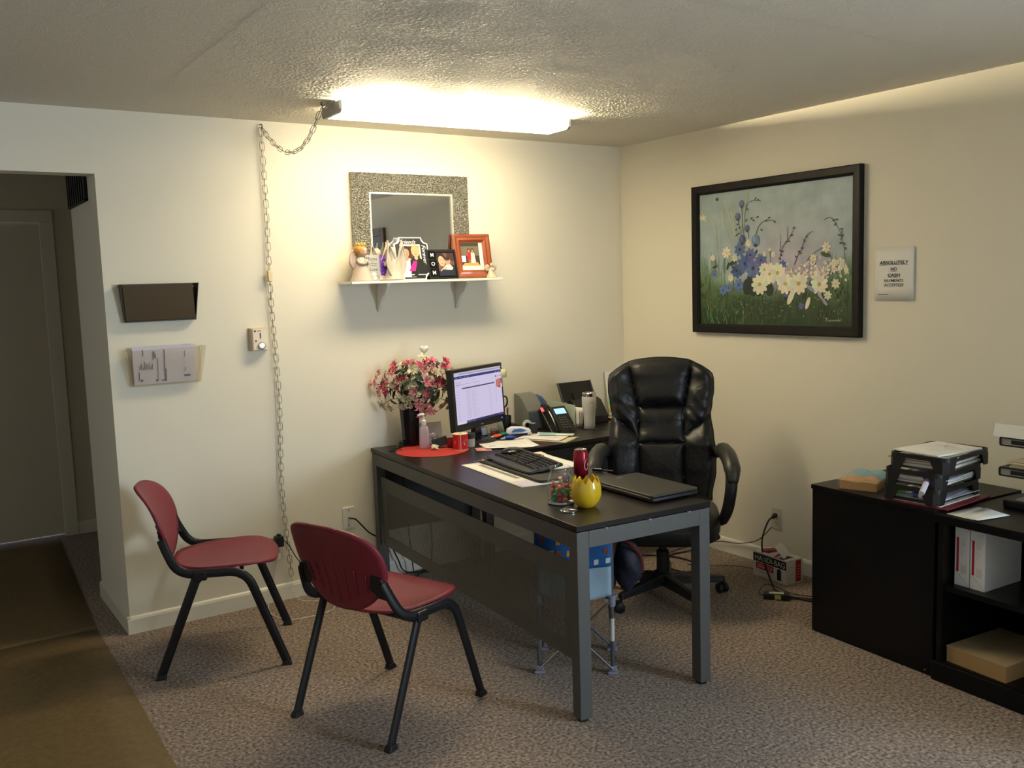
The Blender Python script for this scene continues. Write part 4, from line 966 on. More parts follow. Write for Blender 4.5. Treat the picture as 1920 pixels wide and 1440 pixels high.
# ---- papers
p = textlines(PR(), .1, .9, [.2, .24, .55, .6, .78], .012, '#9a97a0', 2); p.rect(.12, .33, .26, .37, '#3a3a44'); p.rect(.42, .44, .5, .46, '#5a5a66')
quad_sheet('loose_papers', 'white handwritten sheet lying between label roll and monitor', 'paper', [(-1.408, -.512), (-1.178, -.672), (-1.092, -.430), (-1.325, -.262)], DZ, prints=p, curl=.010)
quad_sheet('coupon_slip', 'small pink and white slip peeking out under the handwritten sheet', 'paper', [(-1.470, -.515), (-1.405, -.560), (-1.365, -.475), (-1.43, -.43)], DZ, pm('pink_slip', (.72, .30, .28), rough=.7), n=3, wave=.0003)
p = textlines(PR(), .1, .85, [.15, .2, .5, .55, .6], .010, '#a5a09a', 8); p.rect(.1, .78, .22, .82, '#333333')
quad_sheet('open_folder', 'cream folder with typed pages lying in front of the phone', 'folder', [(-1.135, -.362), (-.985, -.645), (-.830, -.560), (-.955, -.262)], DZ, M_CRM, wave=.002, th=.003)
quad_sheet('typed_page', 'white typed page on top of the cream folder', 'paper', [(-1.115, -.372), (-.995, -.600), (-.868, -.520), (-.972, -.285)], DZ+.005, prints=p, wave=.002)
q = PR(); q.rect(.05, .1, .5, .9, '#8fc3c6'); q.rect(.5, .6, .97, .9, '#9fcdd0')
quad_sheet('appointment_card', 'teal and white folded card on the cream folder by the phone cord', 'card', [(-.985, -.392), (-.860, -.545), (-.812, -.500), (-.935, -.310)], DZ+.011, prints=q, wave=.001)
q = PR(); q.rect(.10, .34, .72, .47, '#8a8886'); q.rect(.62, .62, .97, .95, '#e8e2bd'); q.rect(.80, .1, .99, .5, '#cfc6dc'); textlines(q, .1, .9, [.62, .70, .78], .012, '#cfccd2', 6)
quad_sheet('desk_pad', 'long white desk pad sheet in front of the keyboard', 'paper', [(-1.728, -.786), (-1.784, -1.375), (-1.600, -1.405), (-1.545, -.790)], DZ, prints=q, wave=.0012, th=.003)
quad_sheet('printed_page', 'white page tucked under the keyboard beside the soda can', 'paper', [(-1.460, -1.190), (-1.415, -.770), (-1.262, -.800), (-1.296, -1.190)], DZ, wave=.002, curl=.006)
# ---- wrist pad / tray and keyboard
kt = thing('keyboard_tray', 'flat black tray lying under the keyboard', 'tray', (-1.580, -1.085, DZ+.003), math.radians(-95))
MB().prism(rrect(.60, .155, .02), 0, .012).build('tray_body', pm('charcoal_pad', (.020, .021, .019), rough=.6), kt, smooth=40, bevel=.002)
kb = thing('keyboard', 'black curved keyboard with a smooth raised palm rest', 'keyboard', (-1.530, -1.020, DZ+.0155), math.radians(-98.5))   # local +x toward the camera, -y = palm rest side
KW, KD = .470, .172
def kz(x, y): return .014+.012*(1-(2*x/KW)**2)*.35+.020*max(0, (y+.02)/.12)-.008*max(0, (-y-.05)/.05)
def ktop(u, v):
    x = (u-.5)*KW; bow = .018*(1-(2*x/KW)**2); y = -KD/2-bow+(KD+bow)*v
    return x, y, kz(x, y)
MB().grid(ktop, 28, 14).build('keyboard_body', M_BLKP, kb, smooth=60, solid=.012, off=-1)
hm_ = MB(); hm_.blob((-.175, .035, .028), (.055, .06, .022), 18, 10); hm_.build('hump', M_BLKG, kb, smooth=180)
km = MB().hexa([(-.0085,-.0085,0),(.0085,-.0085,0),(.0085,.0085,0),(-.0085,.0085,0)], [(-.0065,-.0062,.007),(.0065,-.0062,.007),(.0065,.0068,.007),(-.0065,.0068,.007)]).mesh('key', pm('key_black', (.016, .016, .017), rough=.5), 0)
for r_ in range(6):
    for c_ in range(21):
        x = -.205+c_*.0205+(r_ % 2)*.004; y = -.040+r_*.0205
        if c_ in (15,) or (x < -.115 and y > -.01): continue
        link_mesh('key', km, kb, T(x, y, kz(x, y)+.0005))
mk = thing('red_marker', 'short red capped marker on the white page beside the keyboard', 'marker', (-1.362, -.895, DZ+.016), math.radians(-62))
MB(RY(PI/2)).lathe([(.004, -.04), (.0095, -.036), (.0105, 0), (.0105, .025), (0, .026)], 14).build('barrel', pm('red_barrel', (.55, .02, .025), rough=.3), mk)
MB(RY(PI/2)).lathe([(.0085, .026), (.0085, .036), (.006, .042), (0, .042)], 14).build('cap', pm('grey_cap', (.35, .33, .28), rough=.4), mk)
ky = thing('key_bunch', 'bunch of brass keys on a ring on the desk pad', 'keys', (-1.600, -.800, DZ+.006), math.radians(20))
BR = pm('brass', (.50, .37, .14), rough=.3, metal=1)
MB(T(.02, -.01, .012) @ RX(.5)).tube([(.015*math.cos(a), .015*math.sin(a), 0) for a in [2*PI*k/16 for k in range(16)]], .0013, 6, closed=True).build('key_ring', M_CHR, ky, smooth=180)
for k in range(4):
    kk = MB(RZ(.7*k-1.0) @ T(-.024, 0, .004+.004*k) @ RX(.25*k-.3) @ RY(.12*k-.2)); kk.prism(rrect(.020, .022, .008), 0, .002); kk.box(-.040, -.008, -.0035, .0035, 0, .002); kk.box(-.036, -.02, -.006, -.003, 0, .002)
    kk.build('key', BR if k % 2 == 0 else M_CHR, ky, smooth=0)
MB().blob((.0, .012, .012), (.016, .012, .010), 10, 6).build('key_fob', pm('dark_fob', (.03, .028, .025), rough=.5), ky)
# ---- candy jar
jr = thing('candy_jar', 'clear glass jar half filled with red and green wrapped candies', 'jar', (-1.822, -1.702, DZ))
jo = [(.0, 0), (.047, 0), (.0515, .004), (.0525, .012), (.0525, .095), (.0500, .108), (.041, .118), (.0395, .124), (.0410, .128), (.0410, .144), (.0385, .147), (.0370, .144), (.0365, .126), (.0380, .117), (.0470, .106), (.0495, .095), (.0495, .012), (.045, .009), (.0, .009)]
MB().lathe(jo, 40, cap0=False, cap1=False).build('glass', M_GLASS, jr, smooth=50)
MB().lathe([(.0455, .0002), (.0528, .0035), (.0532, .009), (.0527, .011), (.0524, .006)], 40, cap0=False, cap1=False).build('base_rim', pm('silver_rim', (.70, .70, .68), rough=.25, metal=.6), jr)
rc = random.Random(5); cm = {}
for nm, c in (('r', (.50, .02, .03)), ('g', (.02, .26, .09)), ('d', (.25, .012, .025)), ('o', (.70, .22, .07))):
    m_ = pm('candy_wrap_'+nm, c, rough=.2, metal=.35)
    w_ = MB(); w_.blob((0, 0, 0), (.0105, .0105, .0095), 9, 6); w_.add([(.008, 0, 0), (.021, -.008, .003), (.021, .008, -.003), (-.008, 0, 0), (-.021, -.008, -.003), (-.021, .008, .003)], [(0, 1, 2), (3, 4, 5)]); cm[nm] = w_.mesh('wrapped_candy', m_, 60)
CG = 'wrapped candies in the glass jar'; JX, JY = -1.822, -1.702
lay = 0
for lz, n_, rr in ((.0205, 8, .030), (.0205, 1, .0), (.037, 8, .029), (.037, 1, 0), (.0535, 7, .030), (.0535, 1, .003), (.068, 4, .026)):
    for k in range(n_):
        a = 2*PI*k/n_+lay*.4; kind = rc.choice('rrggddo' if lz < .05 else 'ggrdo')
        o = link_mesh('wrapped_candy', cm[kind], None, T(JX+rr*math.cos(a), JY+rr*math.sin(a), DZ+lz+rc.uniform(-.001, .001)) @ Matrix.Rotation(rc.uniform(0, 3), 4, (rc.uniform(-1, 1), rc.uniform(-1, 1), 1)))
        word = {'r': 'bright red', 'g': 'shiny green', 'd': 'dark red', 'o': 'orange'}[kind]
        tag(o, word+' foil wrapped candy inside the clear glass jar', 'candy', CG+', '+word)
    lay += 1
PKW = pm('pink_wrapper', (.68, .26, .20), rough=.45)
for (x, y, z, a, b), lab in zip(((-.020, -.012, .076, .75, .9), (.008, -.006, .083, .55, .5)), ('pink candy roll leaning left inside the glass jar', 'pink candy roll standing right of the other in the jar')):
    o = thing('candy_roll', lab, 'candy', (JX+IR.x*x-.01, JY+IR.y*x-.005, DZ+z), a)
    MB(RY(-b)).lathe([(.0, -.026), (.0068, -.026), (.0068, .026), (0, .026)], 12).build('roll', PKW, o)
    MB(RY(-b)).lathe([(.0069, .010), (.0069, .017)], 12, cap0=False, cap1=False).build('band', pm('wrapper_band', (.75, .62, .5), rough=.5), o)
ld = thing('glass_lid', 'small round clear glass lid lying at the desk edge by the jar', 'lid', (-1.882, -1.828, DZ))
MB().lathe([(0, 0), (.030, 0), (.033, .002), (.033, .005), (.028, .008), (.008, .009), (.006, .013), (.010, .018), (.006, .023), (0, .024)], 32, cap0=False, cap1=False).build('lid_glass', M_GLASS, ld, smooth=50)
MB().lathe([(.0295, .0003), (.0335, .002), (.0335, .0045)], 32, cap0=False, cap1=False).build('lid_rim', M_CHR, ld)
# ---- yellow egg bowl with zigzag rim
eg = thing('egg_bowl', 'glossy yellow ceramic cracked egg pot with a zigzag rim', 'pot', (-1.782, -1.812, DZ))
def egg_r(z): return .0585*math.sin(math.acos(max(-1, min(1, (z-.058)/.098 if z > .058 else (z-.058)/.066))))
ns = 72; em = MB(); rows = 16
def rimz(k):
    ph = (k/ns*11) % 1; tri = 1-abs(2*ph-1); return   .094+.022*tri+.005*math.sin(k/ns*2*PI*3+1)
for side, dr in (('o', 0), ('i', -.0045)):
    for j in range(rows+1):
        for k in range(ns):
            zt_ = rimz(k); t = j/rows; z = (0.0 if side == 'o' else .006)+(zt_-(0.0 if side == 'o' else .006))*t
            r = max(.032 if z < .006 else .02, egg_r(max(z, .0005)))+dr
            if side == 'o' and j == 0: r = .031
            em.v.append((r*math.cos(2*PI*k/ns), r*math.sin(2*PI*k/ns), z))
o_ = (rows+1)*ns
for j in range(rows):
    for k in range(ns):
        k2 = (k+1) % ns; em.f.append((j*ns+k, j*ns+k2, (j+1)*ns+k2, (j+1)*ns+k)); em.f.append((o_+j*ns+k, o_+(j+1)*ns+k, o_+(j+1)*ns+k2, o_+j*ns+k2))
for k in range(ns):
    k2 = (k+1) % ns; em.f.append((rows*ns+k, rows*ns+k2, o_+rows*ns+k2, o_+rows*ns+k))
em.f += [tuple(range(ns-1, -1, -1)), tuple(range(o_, o_+ns))]
em.build('pot', pm('yellow_glaze', (.72, .47, .020), rough=.13, spec=.6, coat=.4), eg, smooth=50)
# ---- soda can
cn = thing('soda_can', 'red soda can standing behind the yellow egg pot', 'can', (-1.447, -1.358, DZ))
MB().lathe([(.024, 0), (.027, .003), (.033, .014), (.033, .106), (.0275, .118)], 36, cap1=False).build('can_body', pm('can_red', (.30, .008, .022), rough=.25, metal=.45, spec=.6), cn)
MB().lathe([(.0275, .118), (.0282, .1205), (.0272, .122), (.0255, .119), (0, .1185)], 36, cap0=False).build('can_lid', pm('can_aluminium', (.66, .63, .58), rough=.25, metal=1), cn)
tb = MB(T(0, .0, .1195)); tb.prism(rrect(.012, .022, .005), 0, .0012); tb.build('pull_tab', M_CHR, cn, smooth=0, M=RZ(.5))
sw_ = PR(); sw_.line([(0, .030), (-.006, .040), (-.007, .055), (-.002, .070), (.006, .082)], .003, '#e9dfe2', .0015); sw_.line([(0, .030), (.008, .033), (.016, .045), (.024, .062)], .003, '#e9dfe2', .002); sw_.line([(.010, .05), (.018, .06), (.03, .066)], .003, '#e9dfe2')
sw_.build('script_print', PRM, cn, warp=lambda v: ((.0331+v[2])*math.cos(math.radians(-88)+v[0]/.033), (.0331+v[2])*math.sin(math.radians(-88)+v[0]/.033), v[1]))
bp_ = thing('black_pen', 'thick black pen lying beside the soda can', 'pen', (-1.335, -1.345, DZ+.009), math.radians(-65))
MB(RY(PI/2)).lathe([(.0, -.03), (.008, -.03), (.0085, .015), (.003, .022), (.003, .07), (0, .072)], 12).build('barrel', M_BLKP, bp_)
MB().box(-.028, .0, -.0015, .0015, .007, .011).build('clip', M_BLKG, bp_, smooth=0)
# ---- laptop
lp_ = thing('laptop', 'closed charcoal laptop lying on the near right desk corner', 'laptop', (-1.572, -1.952, DZ), math.radians(-2.5))
MB().prism(rrect(.246, .385, .014, cx=.123, cy=.1925), .006, .020).build('base', M_BLKP, lp_, smooth=40, bevel=.003)
MB().prism(rrect(.242, .383, .014, cx=.123, cy=.1925), .0215, .031).build('lid', pm('charcoal_lid', (.040, .040, .036), rough=.42, metal=.15), lp_, smooth=40, bevel=.003)
MB().box(.001, .010, .03, .355, .0195, .0225).build('hinge_strip', pm('hinge_silver', (.45, .43, .38), rough=.35, metal=.6), lp_, smooth=0)
for x, y in ((.03, .03), (.215, .03), (.03, .355), (.215, .355)): MB().lathe([(.008, 0), (.008, .007)], 12, c=(x, y, 0)).build('rubber_foot', M_FOOT, lp_)
MB().box(.100, .130, .338, .345, .0312, .0316).build('logo_badge', pm('badge_grey', (.40, .39, .36), rough=.3, metal=.6), lp_, smooth=0)
MB().box(.16, .20, -.0015, .001, .009, .015).build('port', pm('port_dark', (.03, .03, .03), rough=.3), lp_, smooth=0)
# ================================================================ things on the side desk
# pencil cup with scissors
pc = thing('pencil_cup', 'black mesh pencil cup holding pens behind the monitor', 'pen holder', (-1.030, -.120, DZ))
MB().lathe([(.036, 0), (.037, .003), (.040, .10), (.0385, .10), (.035, .004), (0, .003)], 20).build('cup', M_BLKP, pc)
for i, (x, y, c, l, tilt, az) in enumerate(((.01, .005, (.05, .07, .25), .15, .2, 2.6), (-.012, .0, (.45, .25, .06), .14, .15, .4), (.0, -.014, (.35, .02, .05), .145, .12, 5.1), (.014, -.01, (.75, .74, .7), .15, .22, 1.0), (-.012, .012, (.02, .02, .022), .155, .25, 3.4))):
    o = thing('pen', ('blue pen leaning left in the pencil cup', 'orange pencil in the pencil cup', 'dark red pen at the front of the pencil cup', 'white pen in the pencil cup', 'black pen at the back of the pencil cup')[i], 'pen', (-1.030+x, -.120+y, DZ+.006), az)
    mb = MB(RY(tilt)); mb.lathe([(.002, 0), (.0042, .012), (.0042, l), (0, l+.002)], 8); mb.build('barrel', pm('pen_col_%d' % i, c, rough=.35), o)
    MB(RY(tilt)).lathe([(.0046, l-.045), (.0046, l-.02)], 8, cap0=False, cap1=False).build('band', M_CHR, o)
so = thing('scissors', 'black handled scissors standing upright in the pencil cup', 'scissors', (-1.040, -.108, DZ+.008), math.radians(-30))
for sg in (-1, 1):
    MB(T(0, 0, .12) @ RY(sg*.10)).tube([(sg*.012+.017*math.cos(a), 0, .055+.032*math.sin(a)) for a in [2*PI*k/18 for k in range(18)]], .0048, 7, closed=True).build('handle', M_BLKG, so, smooth=180)
    MB(RY(sg*.03)).hexa([(-.003,-.001,0),(.003,-.001,0),(.003,.001,0),(-.003,.001,0)], [(-.009,-.001,.145),(.009,-.001,.145),(.009,.001,.145),(-.009,.001,.145)]).build('blade', M_CHR, so, smooth=0)
MB(T(.012, 0, .142)).blob((0, 0, 0), (.013, .007, .007), 10, 6).build('pivot_grip', pm('red_grip', (.45, .02, .03), rough=.4), so)
yn = thing('memo_slips', 'pale green memo slips standing beside the pencil cup', 'note', (-1.075, -.150, DZ), math.radians(-5))
for k in range(3): MB(T(.004*k, .004*k, 0) @ RX(-.12-.04*k)).box(-.022, .022, -.0005, .0005, 0, .095-.006*k).build('slip', pm('pale_green_slip', (.48, .52, .30), rough=.8), yn, smooth=0)
# tape dispenser
td = thing('tape_dispenser', 'black desk tape dispenser with a white tape roll', 'tape dispenser', (-.955, -.205, DZ), math.radians(-30))
tp = [(-.075, 0), (.065, 0), (.072, .012), (.060, .022), (.046, .030), (.036, .020), (.012, .018), (-.02, .045), (-.055, .060), (-.072, .058), (-.078, .03)]
b_ = MB(); n_ = len(tp); b_.v = [(x, y, z) for y in (-.022, .022) for x, z in tp]; b_.f = [tuple(range(n_)), tuple(range(2*n_-1, n_-1, -1))]+[(i, (i+1) % n_, n_+(i+1) % n_, n_+i) for i in range(n_)]
b_.build('dispenser_body', M_BLKP, td, smooth=30, bevel=.003)
MB(T(.022, 0, .046) @ RX(PI/2)).lathe([(.014, -.0098), (.0275, -.0098), (.0275, .0098), (.014, .0098)], 28, cap0=False, cap1=False).build('tape_roll', pm('tape_white', (.74, .73, .68), rough=.4), td)
MB(T(.022, 0, .046) @ RX(PI/2)).lathe([(0, -.012), (.0135, -.012), (.0135, .012), (0, .012)], 18).build('spindle', M_BLKG, td)
# stapler
st_ = thing('stapler', 'white stapler with blue side panels in front of the tape dispenser', 'stapler', (-1.058, -.302, DZ), math.radians(-24))
b_ = MB(); tp = [(-.072, .026), (-.066, .050), (-.040, .062), (.02, .058), (.060, .046), (.072, .030), (.060, .022), (-.05, .018)]; n_ = len(tp)
b_.v = [(x, y, z) for y in (-.018, .018) for x, z in tp]; b_.f = [tuple(range(n_)), tuple(range(2*n_-1, n_-1, -1))]+[(i, (i+1) % n_, n_+(i+1) % n_, n_+i) for i in range(n_)]
b_.build('upper_arm', pm('white_gloss', (.74, .73, .76), rough=.25), st_, smooth=30, bevel=.006, seg=3)
MB().box(-.075, .070, -.017, .017, 0, .012).build('base', pm('navy_rubber', (.025, .03, .12), rough=.5), st_, smooth=0, bevel=.004)
for y in (-.0185, .0175):
    po = [(-.045, .030), (-.03, .048), (.01, .050), (.045, .038), (.02, .030)]; b_ = MB(); n_ = 5; b_.v = [(x, y+d, z) for d in (-.001, .002) for x, z in po]; b_.f = [tuple(range(5)), tuple(range(9, 4, -1))]+[(i, (i+1) % 5, 5+(i+1) % 5, 5+i) for i in range(5)]
    b_.build('side_panel', pm('blue_panel', (.06, .13, .36), rough=.35), st_, smooth=0)
MB().box(.05, .074, -.012, .012, .012, .024).build('anvil', M_CHR, st_, smooth=0)
# correction tapes and small boxes
def corr(label, x, y, rz, c, L=.045):
    o = thing('correction_tape', label, 'correction tape', (x, y, DZ), rz)
    MB(T(0, 0, .011)).blob((0, 0, 0), (L, .020, .011), 18, 8, lambda d: 1-.28*max(0, d.x)).build('case', pm('corr_case_'+label.split()[0], c, rough=.3), o, smooth=180)
    MB().hexa([(L*.62,-.006,.004),(L*1.25,-.003,.002),(L*1.25,.003,.002),(L*.62,.006,.004)], [(L*.62,-.006,.017),(L*1.25,-.003,.008),(L*1.25,.003,.008),(L*.62,.006,.017)]).build('tip', pm('corr_tip', (.55, .55, .55), rough=.3), o, smooth=0)
corr('orange correction tape lying before the monitor stand', -1.172, -.245, math.radians(-165), (.58, .10, .03), .047)
corr('green correction tape behind the white stapler', -1.100, -.215, math.radians(-20), (.0, .20, .15), .036)
corr('blue correction tape between the orange one and the stapler', -1.140, -.330, math.radians(160), (.02, .06, .36), .040)
rb = thing('small_red_box', 'tiny red and grey carton behind the orange correction tape', 'box', (-1.140, -.180, DZ), math.radians(-20))
MB().box(-.022, .022, -.012, .012, 0, .045).build('carton', pm('grey_red_carton', (.30, .05, .05), rough=.5), rb, smooth=0, bevel=.001); MB().box(-.0225, .0225, -.0125, .0125, .034, .0455).build('carton_top', pm('carton_grey', (.36, .33, .30), rough=.5), rb, smooth=0)
gt = thing('green_tape_box', 'small teal and white tape box behind the stapler', 'box', (-1.000, -.300, DZ), math.radians(10))
MB().box(-.020, .020, -.014, .014, 0, .036).build('carton', pm('teal_carton', (.02, .22, .19), rough=.45), gt, smooth=0, bevel=.001); MB().box(-.008, .010, -.0145, -.013, .006, .03).build('carton_label', M_WHT, gt, smooth=0)
bs = thing('black_card_box', 'small upright black box between stapler and label printer', 'box', (-.955, -.300, DZ), math.radians(-18))
MB().box(-.020, .020, -.018, .018, 0, .066).build('case', pm('charcoal_case', (.016, .016, .018), rough=.5), bs, smooth=0, bevel=.003); MB().box(-.013, .010, -.014, .014, .066, .068).build('case_lid', pm('case_lid_grey', (.35, .35, .36), rough=.4), bs, smooth=0)
wc = thing('white_card_holder', 'pale grey card standing under the monitor beside its neck', 'card holder', (-1.190, -.150, DZ), math.radians(5))
MB(RX(-.2)).box(-.021, .021, -.004, .004, 0, .055).build('holder', M_BLKG, wc, smooth=0, bevel=.002); MB(RX(-.2)).box(-.017, .017, -.0055, -.004, .008, .052).build('card', pm('blue_grey_card', (.50, .53, .60), rough=.5), wc, smooth=0)
# label printer
lpn = thing('label_printer', 'grey desktop label printer with blue front panel and sloping curved top', 'printer', (-.885, -.150, DZ))
PW, PD = .115, .140
tp = [(0, 0), (.0, .112), (.010, .128), (.030, .155), (.055, .180), (.085, .198), (.115, .206), (.135, .208), (PD, .206), (PD, 0)]
def extr(prof, x0, x1): 
    b = MB(); n = len(prof); b.v = [(x, y, z) for x in (x0, x1) for y, z in prof]; b.f = [tuple(range(n)), tuple(range(2*n-1, n-1, -1))]+[(i, (i+1) % n, n+(i+1) % n, n+i) for i in range(n)]; return b
extr(tp, 0, PW).build('printer_body', pm('warm_grey_case', (.17, .175, .165), rough=.5), lpn, smooth=30, bevel=.003)
tp2 = [(.015, 0), (.015, .105), (.040, .150), (.09, .180), (PD, .188), (PD, 0)]
extr(tp2, PW, PW+.055).build('side_bay', pm('blue_bay', (.022, .065, .19), rough=.4), lpn, smooth=30, bevel=.003)
MB().box(.004, PW-.004, -.004, .002, .004, .104).build('front_panel', pm('blue_grey_panel', (.10, .125, .15), rough=.45), lpn, smooth=0, bevel=.002)
MB().box(PW-.006, PW+.006, .0, .012, .095, .125).build('button', pm('dark_button', (.03, .03, .04), rough=.4), lpn, smooth=0)
# desk phone
ph = thing('desk_phone', 'black desk phone with corded handset and small lit blue display', 'telephone', (-.745, -.262, DZ), math.radians(-6))
PM_ = T(0, -.02, .016) @ RX(math.radians(42))
MB(PM_).hexa([(-.082,-.055,-.012),(.095,-.055,-.012),(.095,.15,-.012),(-.082,.15,-.012)], [(-.080,-.050,.014),(.092,-.050,.014),(.092,.147,.018),(-.080,.147,.018)]).build('phone_body', M_BLKP, ph, smooth=0, bevel=.004)
MB().hexa([(-.05,-.04,0),(.07,-.04,0),(.07,.12,0),(-.05,.12,0)], [(-.04,-.03,.02),(.06,-.03,.02),(.06,.085,.105),(-.04,.085,.105)]).build('stand', M_BLKP, ph, smooth=0)
MB(PM_).box(.006, .078, .088, .128, .017, .0195).build('display', pm('lit_display', (.1, .2, .4), emit=(.30, .52, .95), es=.9), ph, smooth=0)
kk = MB().box(-.0058, .0058, -.004, .004, 0, .003).mesh('phone_key', pm('phone_key_grey', (.10, .10, .10), rough=.4), 0)
for r_ in range(5):
    for c_ in range(3): link_mesh('phone_key', kk, ph, PM_ @ T(.014+c_*.020, .058-r_*.0185, .0155))
for r_ in range(4): link_mesh('phone_key', MB().box(-.0045, .0045, -.003, .003, 0, .003).mesh('phone_key', pm('phone_key_red', (.25, .03, .03), rough=.4) if r_ == 3 else M_BLKG, 0), ph, PM_ @ T(.080, .05-r_*.018, .0155))
hs = spline([(-.058, -.062, .024), (-.058, -.05, .045), (-.058, 0, .056), (-.058, .06, .058), (-.058, .125, .050), (-.058, .152, .034)], 5)
MB(PM_).tube(hs, .020, 12, flat=.75, rs=[.021, .0225, .022, .0205, .019, .018, .0175, .017, .017, .017, .017, .017, .0175, .018, .019, .0205, .022, .0235, .024, .0235, .022, .021, .0215, .022, .022, .020][:len(hs)]).build('handset', M_BLKG, ph, smooth=60)
MB(PM_).box(-.078, -.062, .118, .140, .016, .032).build('message_light', pm('red_light', (.6, .02, .03), emit=(1, .08, .08), es=1.3), ph, smooth=0, bevel=.002)
cp = spline([(-.075, -.02, .03), (-.05, -.085, .008), (.05, -.13, .008), (.14, -.20, .008), (.235, -.262, .010), (.262, -.350, .006), (.285, -.385, -.02), (.29, -.392, -.12), (.30, -.39, -.22)], 28)
co = []; 
for i, p in enumerate(cp):
    a = i*1.35; co.append(p+Vector((.0035*math.cos(a), .0035*math.sin(a)*.6, .005*math.sin(a)+.004)))
MB().tube(co, .0017, 5).build('coiled_cord', M_BLKP, ph, smooth=180)
# letter sorter
ls = thing('letter_sorter', 'pale mint green letter sorter holding white papers behind the phone', 'letter holder', (-.618, -.262, DZ), math.radians(4))
M_MINT = pm('mint_board', (.47, .55, .43), rough=.55)
extr([(0, 0), (0, .132), (.22, .146), (.22, 0)], -.003, 0).build('side_panel', M_MINT, ls, smooth=0)
extr([(0, 0), (0, .106), (.22, .112), (.22, 0)], .05, .053).build('side_panel', M_MINT, ls, smooth=0)
MB().box(-.003, .053, 0, .22, 0, .004).build('base', M_MINT, ls, smooth=0)
for k in range(3): MB(T(.010+.012*k, 0, .004) @ RY(.05*k)).grid(lambda u, v: (.010*math.sin(u*2.2)*v, -.022+.22*u, .11*v), 8, 5).build('paper', M_WHT, ls, smooth=180, solid=.002)
# tumbler
tu = thing('travel_tumbler', 'white travel tumbler with a steel rim lid on the side desk', 'tumbler', (-.578, -.345, DZ))
MB().lathe([(.030, 0), (.0325, .004), (.033, .05), (.0365, .10), (.0415, .125), (.0425, .150), (.0425, .188), (.0415, .190), (0, .190)], 32).build('tumbler_body', pm('white_enamel_steel', (.60, .59, .55), rough=.35), tu)
MB().lathe([(.0415, .190), (.042, .193), (.042, .209), (.0395, .212), (.0375, .206), (0, .205)], 32).build('rim_lid', M_CHR, tu)
MB().lathe([(.0335, .010), (.0337, .0115), (.0335, .013)], 32, cap0=False, cap1=False).build('base_line', pm('groove_grey', (.30, .30, .28), rough=.4), tu)
lo_ = PR(); lo_.ell(.0, .155, .010, .0045, '#7d7d7a', 16); lo_.build('logo_print', PRM, tu, warp=lambda v: ((.0428+v[2])*math.cos(math.radians(-105)+v[0]/.0425), (.0428+v[2])*math.sin(math.radians(-105)+v[0]/.0425), v[1]))
# document scanner
sn_ = thing('document_scanner', 'black document scanner with its paper feed tray raised', 'scanner', (-.490, -.150, DZ))
extr([(-.085, 0), (-.088, .045), (-.020, .135), (.015, .150), (.060, .120), (.065, 0)], -.068, .150).build('scanner_body', M_BLKP, sn_, smooth=30, bevel=.004)
b_ = MB(T(0, .012, .135) @ RX(math.radians(-24))); b_.box(-.130, .125, -.004, .004, 0, .125); b_.build('feed_tray', M_BLKP, sn_, smooth=0, bevel=.003)
for x in (-.130, .121): MB(T(0, .012, .135) @ RX(math.radians(-24))).box(x, x+.005, -.012, -.004, 0, .125).build('tray_edge', pm('tray_edge_grey', (.10, .10, .10), rough=.35), sn_, smooth=0)
for x in (-.04, .04): MB(T(0, .012, .135) @ RX(math.radians(-24))).box(x-.003, x+.003, -.010, -.004, .01, .05).build('paper_guide', M_BLKG, sn_, smooth=0)
MB(T(.06, -.055, .092) @ RX(math.radians(-37))).box(-.02, .02, -.001, .001, -.003, .003).build('badge', pm('badge_dim', (.30, .30, .28), rough=.4, metal=.5), sn_, smooth=0)
mf = thing('manila_papers', 'small stack of manila folders lying right of the scanner', 'folders', (-.235, -.245, DZ), math.radians(-18))
for k in range(4): MB(RZ(.05*k)).box(-.06, .14, -.11, .11, .0005+.003*k, .003+.003*k).build('folder', pm('manila_folder', (.66, .50, .22), rough=.75), mf, smooth=0)
po = thing('leaning_folder', 'white folder with green and yellow print leaning behind the scanner', 'folder', (-.050, -.052, DZ), math.radians(0))
MB(RX(math.radians(-9))).box(-.125, .045, -.002, .002, 0, .285).build('folder_body', M_WHT, po, smooth=0)
q = PR(); q.grad(-.125, .02, -.055, .075, '#d9b23a', '#c9c86a'); q.grad(-.125, .075, -.075, .13, '#6fbf6a', '#bfe0c0'); q.poly([(-.06, .13), (.0, .10), (.06, .2)], '#7cc27f')
q.build('cover_print', PRM, po, RX(math.radians(-9)) @ frame((0, -.0022, 0), (1, 0, 0), (0, 0, 1)))
# ================================================================ wall shelf, mirror and keepsakes
M_SHW = pm('white_shelf', (.78, .76, .70), rough=.4)
SZ = 1.636; sx0, sx1 = -1.970, -1.040
shf = thing('wall_shelf', 'narrow white wall shelf on two curved brackets', 'shelf', ((sx0+sx1)/2, 0, SZ))
hw = (sx1-sx0)/2
MB().box(-hw, hw, -.168, 0, -.014, 0).build('board', M_SHW, shf, smooth=0, bevel=.002)
for x in (-1.745, -1.253):
    x -= (sx0+sx1)/2
    po_ = [(0, -.014), (-.135, -.014), (-.135, -.028)]+[(-.135+.125*t-.018*math.sin(PI*t*1.0)*(1 if t < .5 else -.4), -.028-.135*t**1.25) for t in [k/10 for k in range(1, 11)]]+[(0, -.168)]
    extr(po_, x-.009, x+.009).build('bracket', M_SHW, shf, smooth=30, bevel=.001)
mi = thing('wall_mirror', 'mirror with a wide hammered silver frame above the white shelf', 'mirror', (-1.525, -.004, SZ))
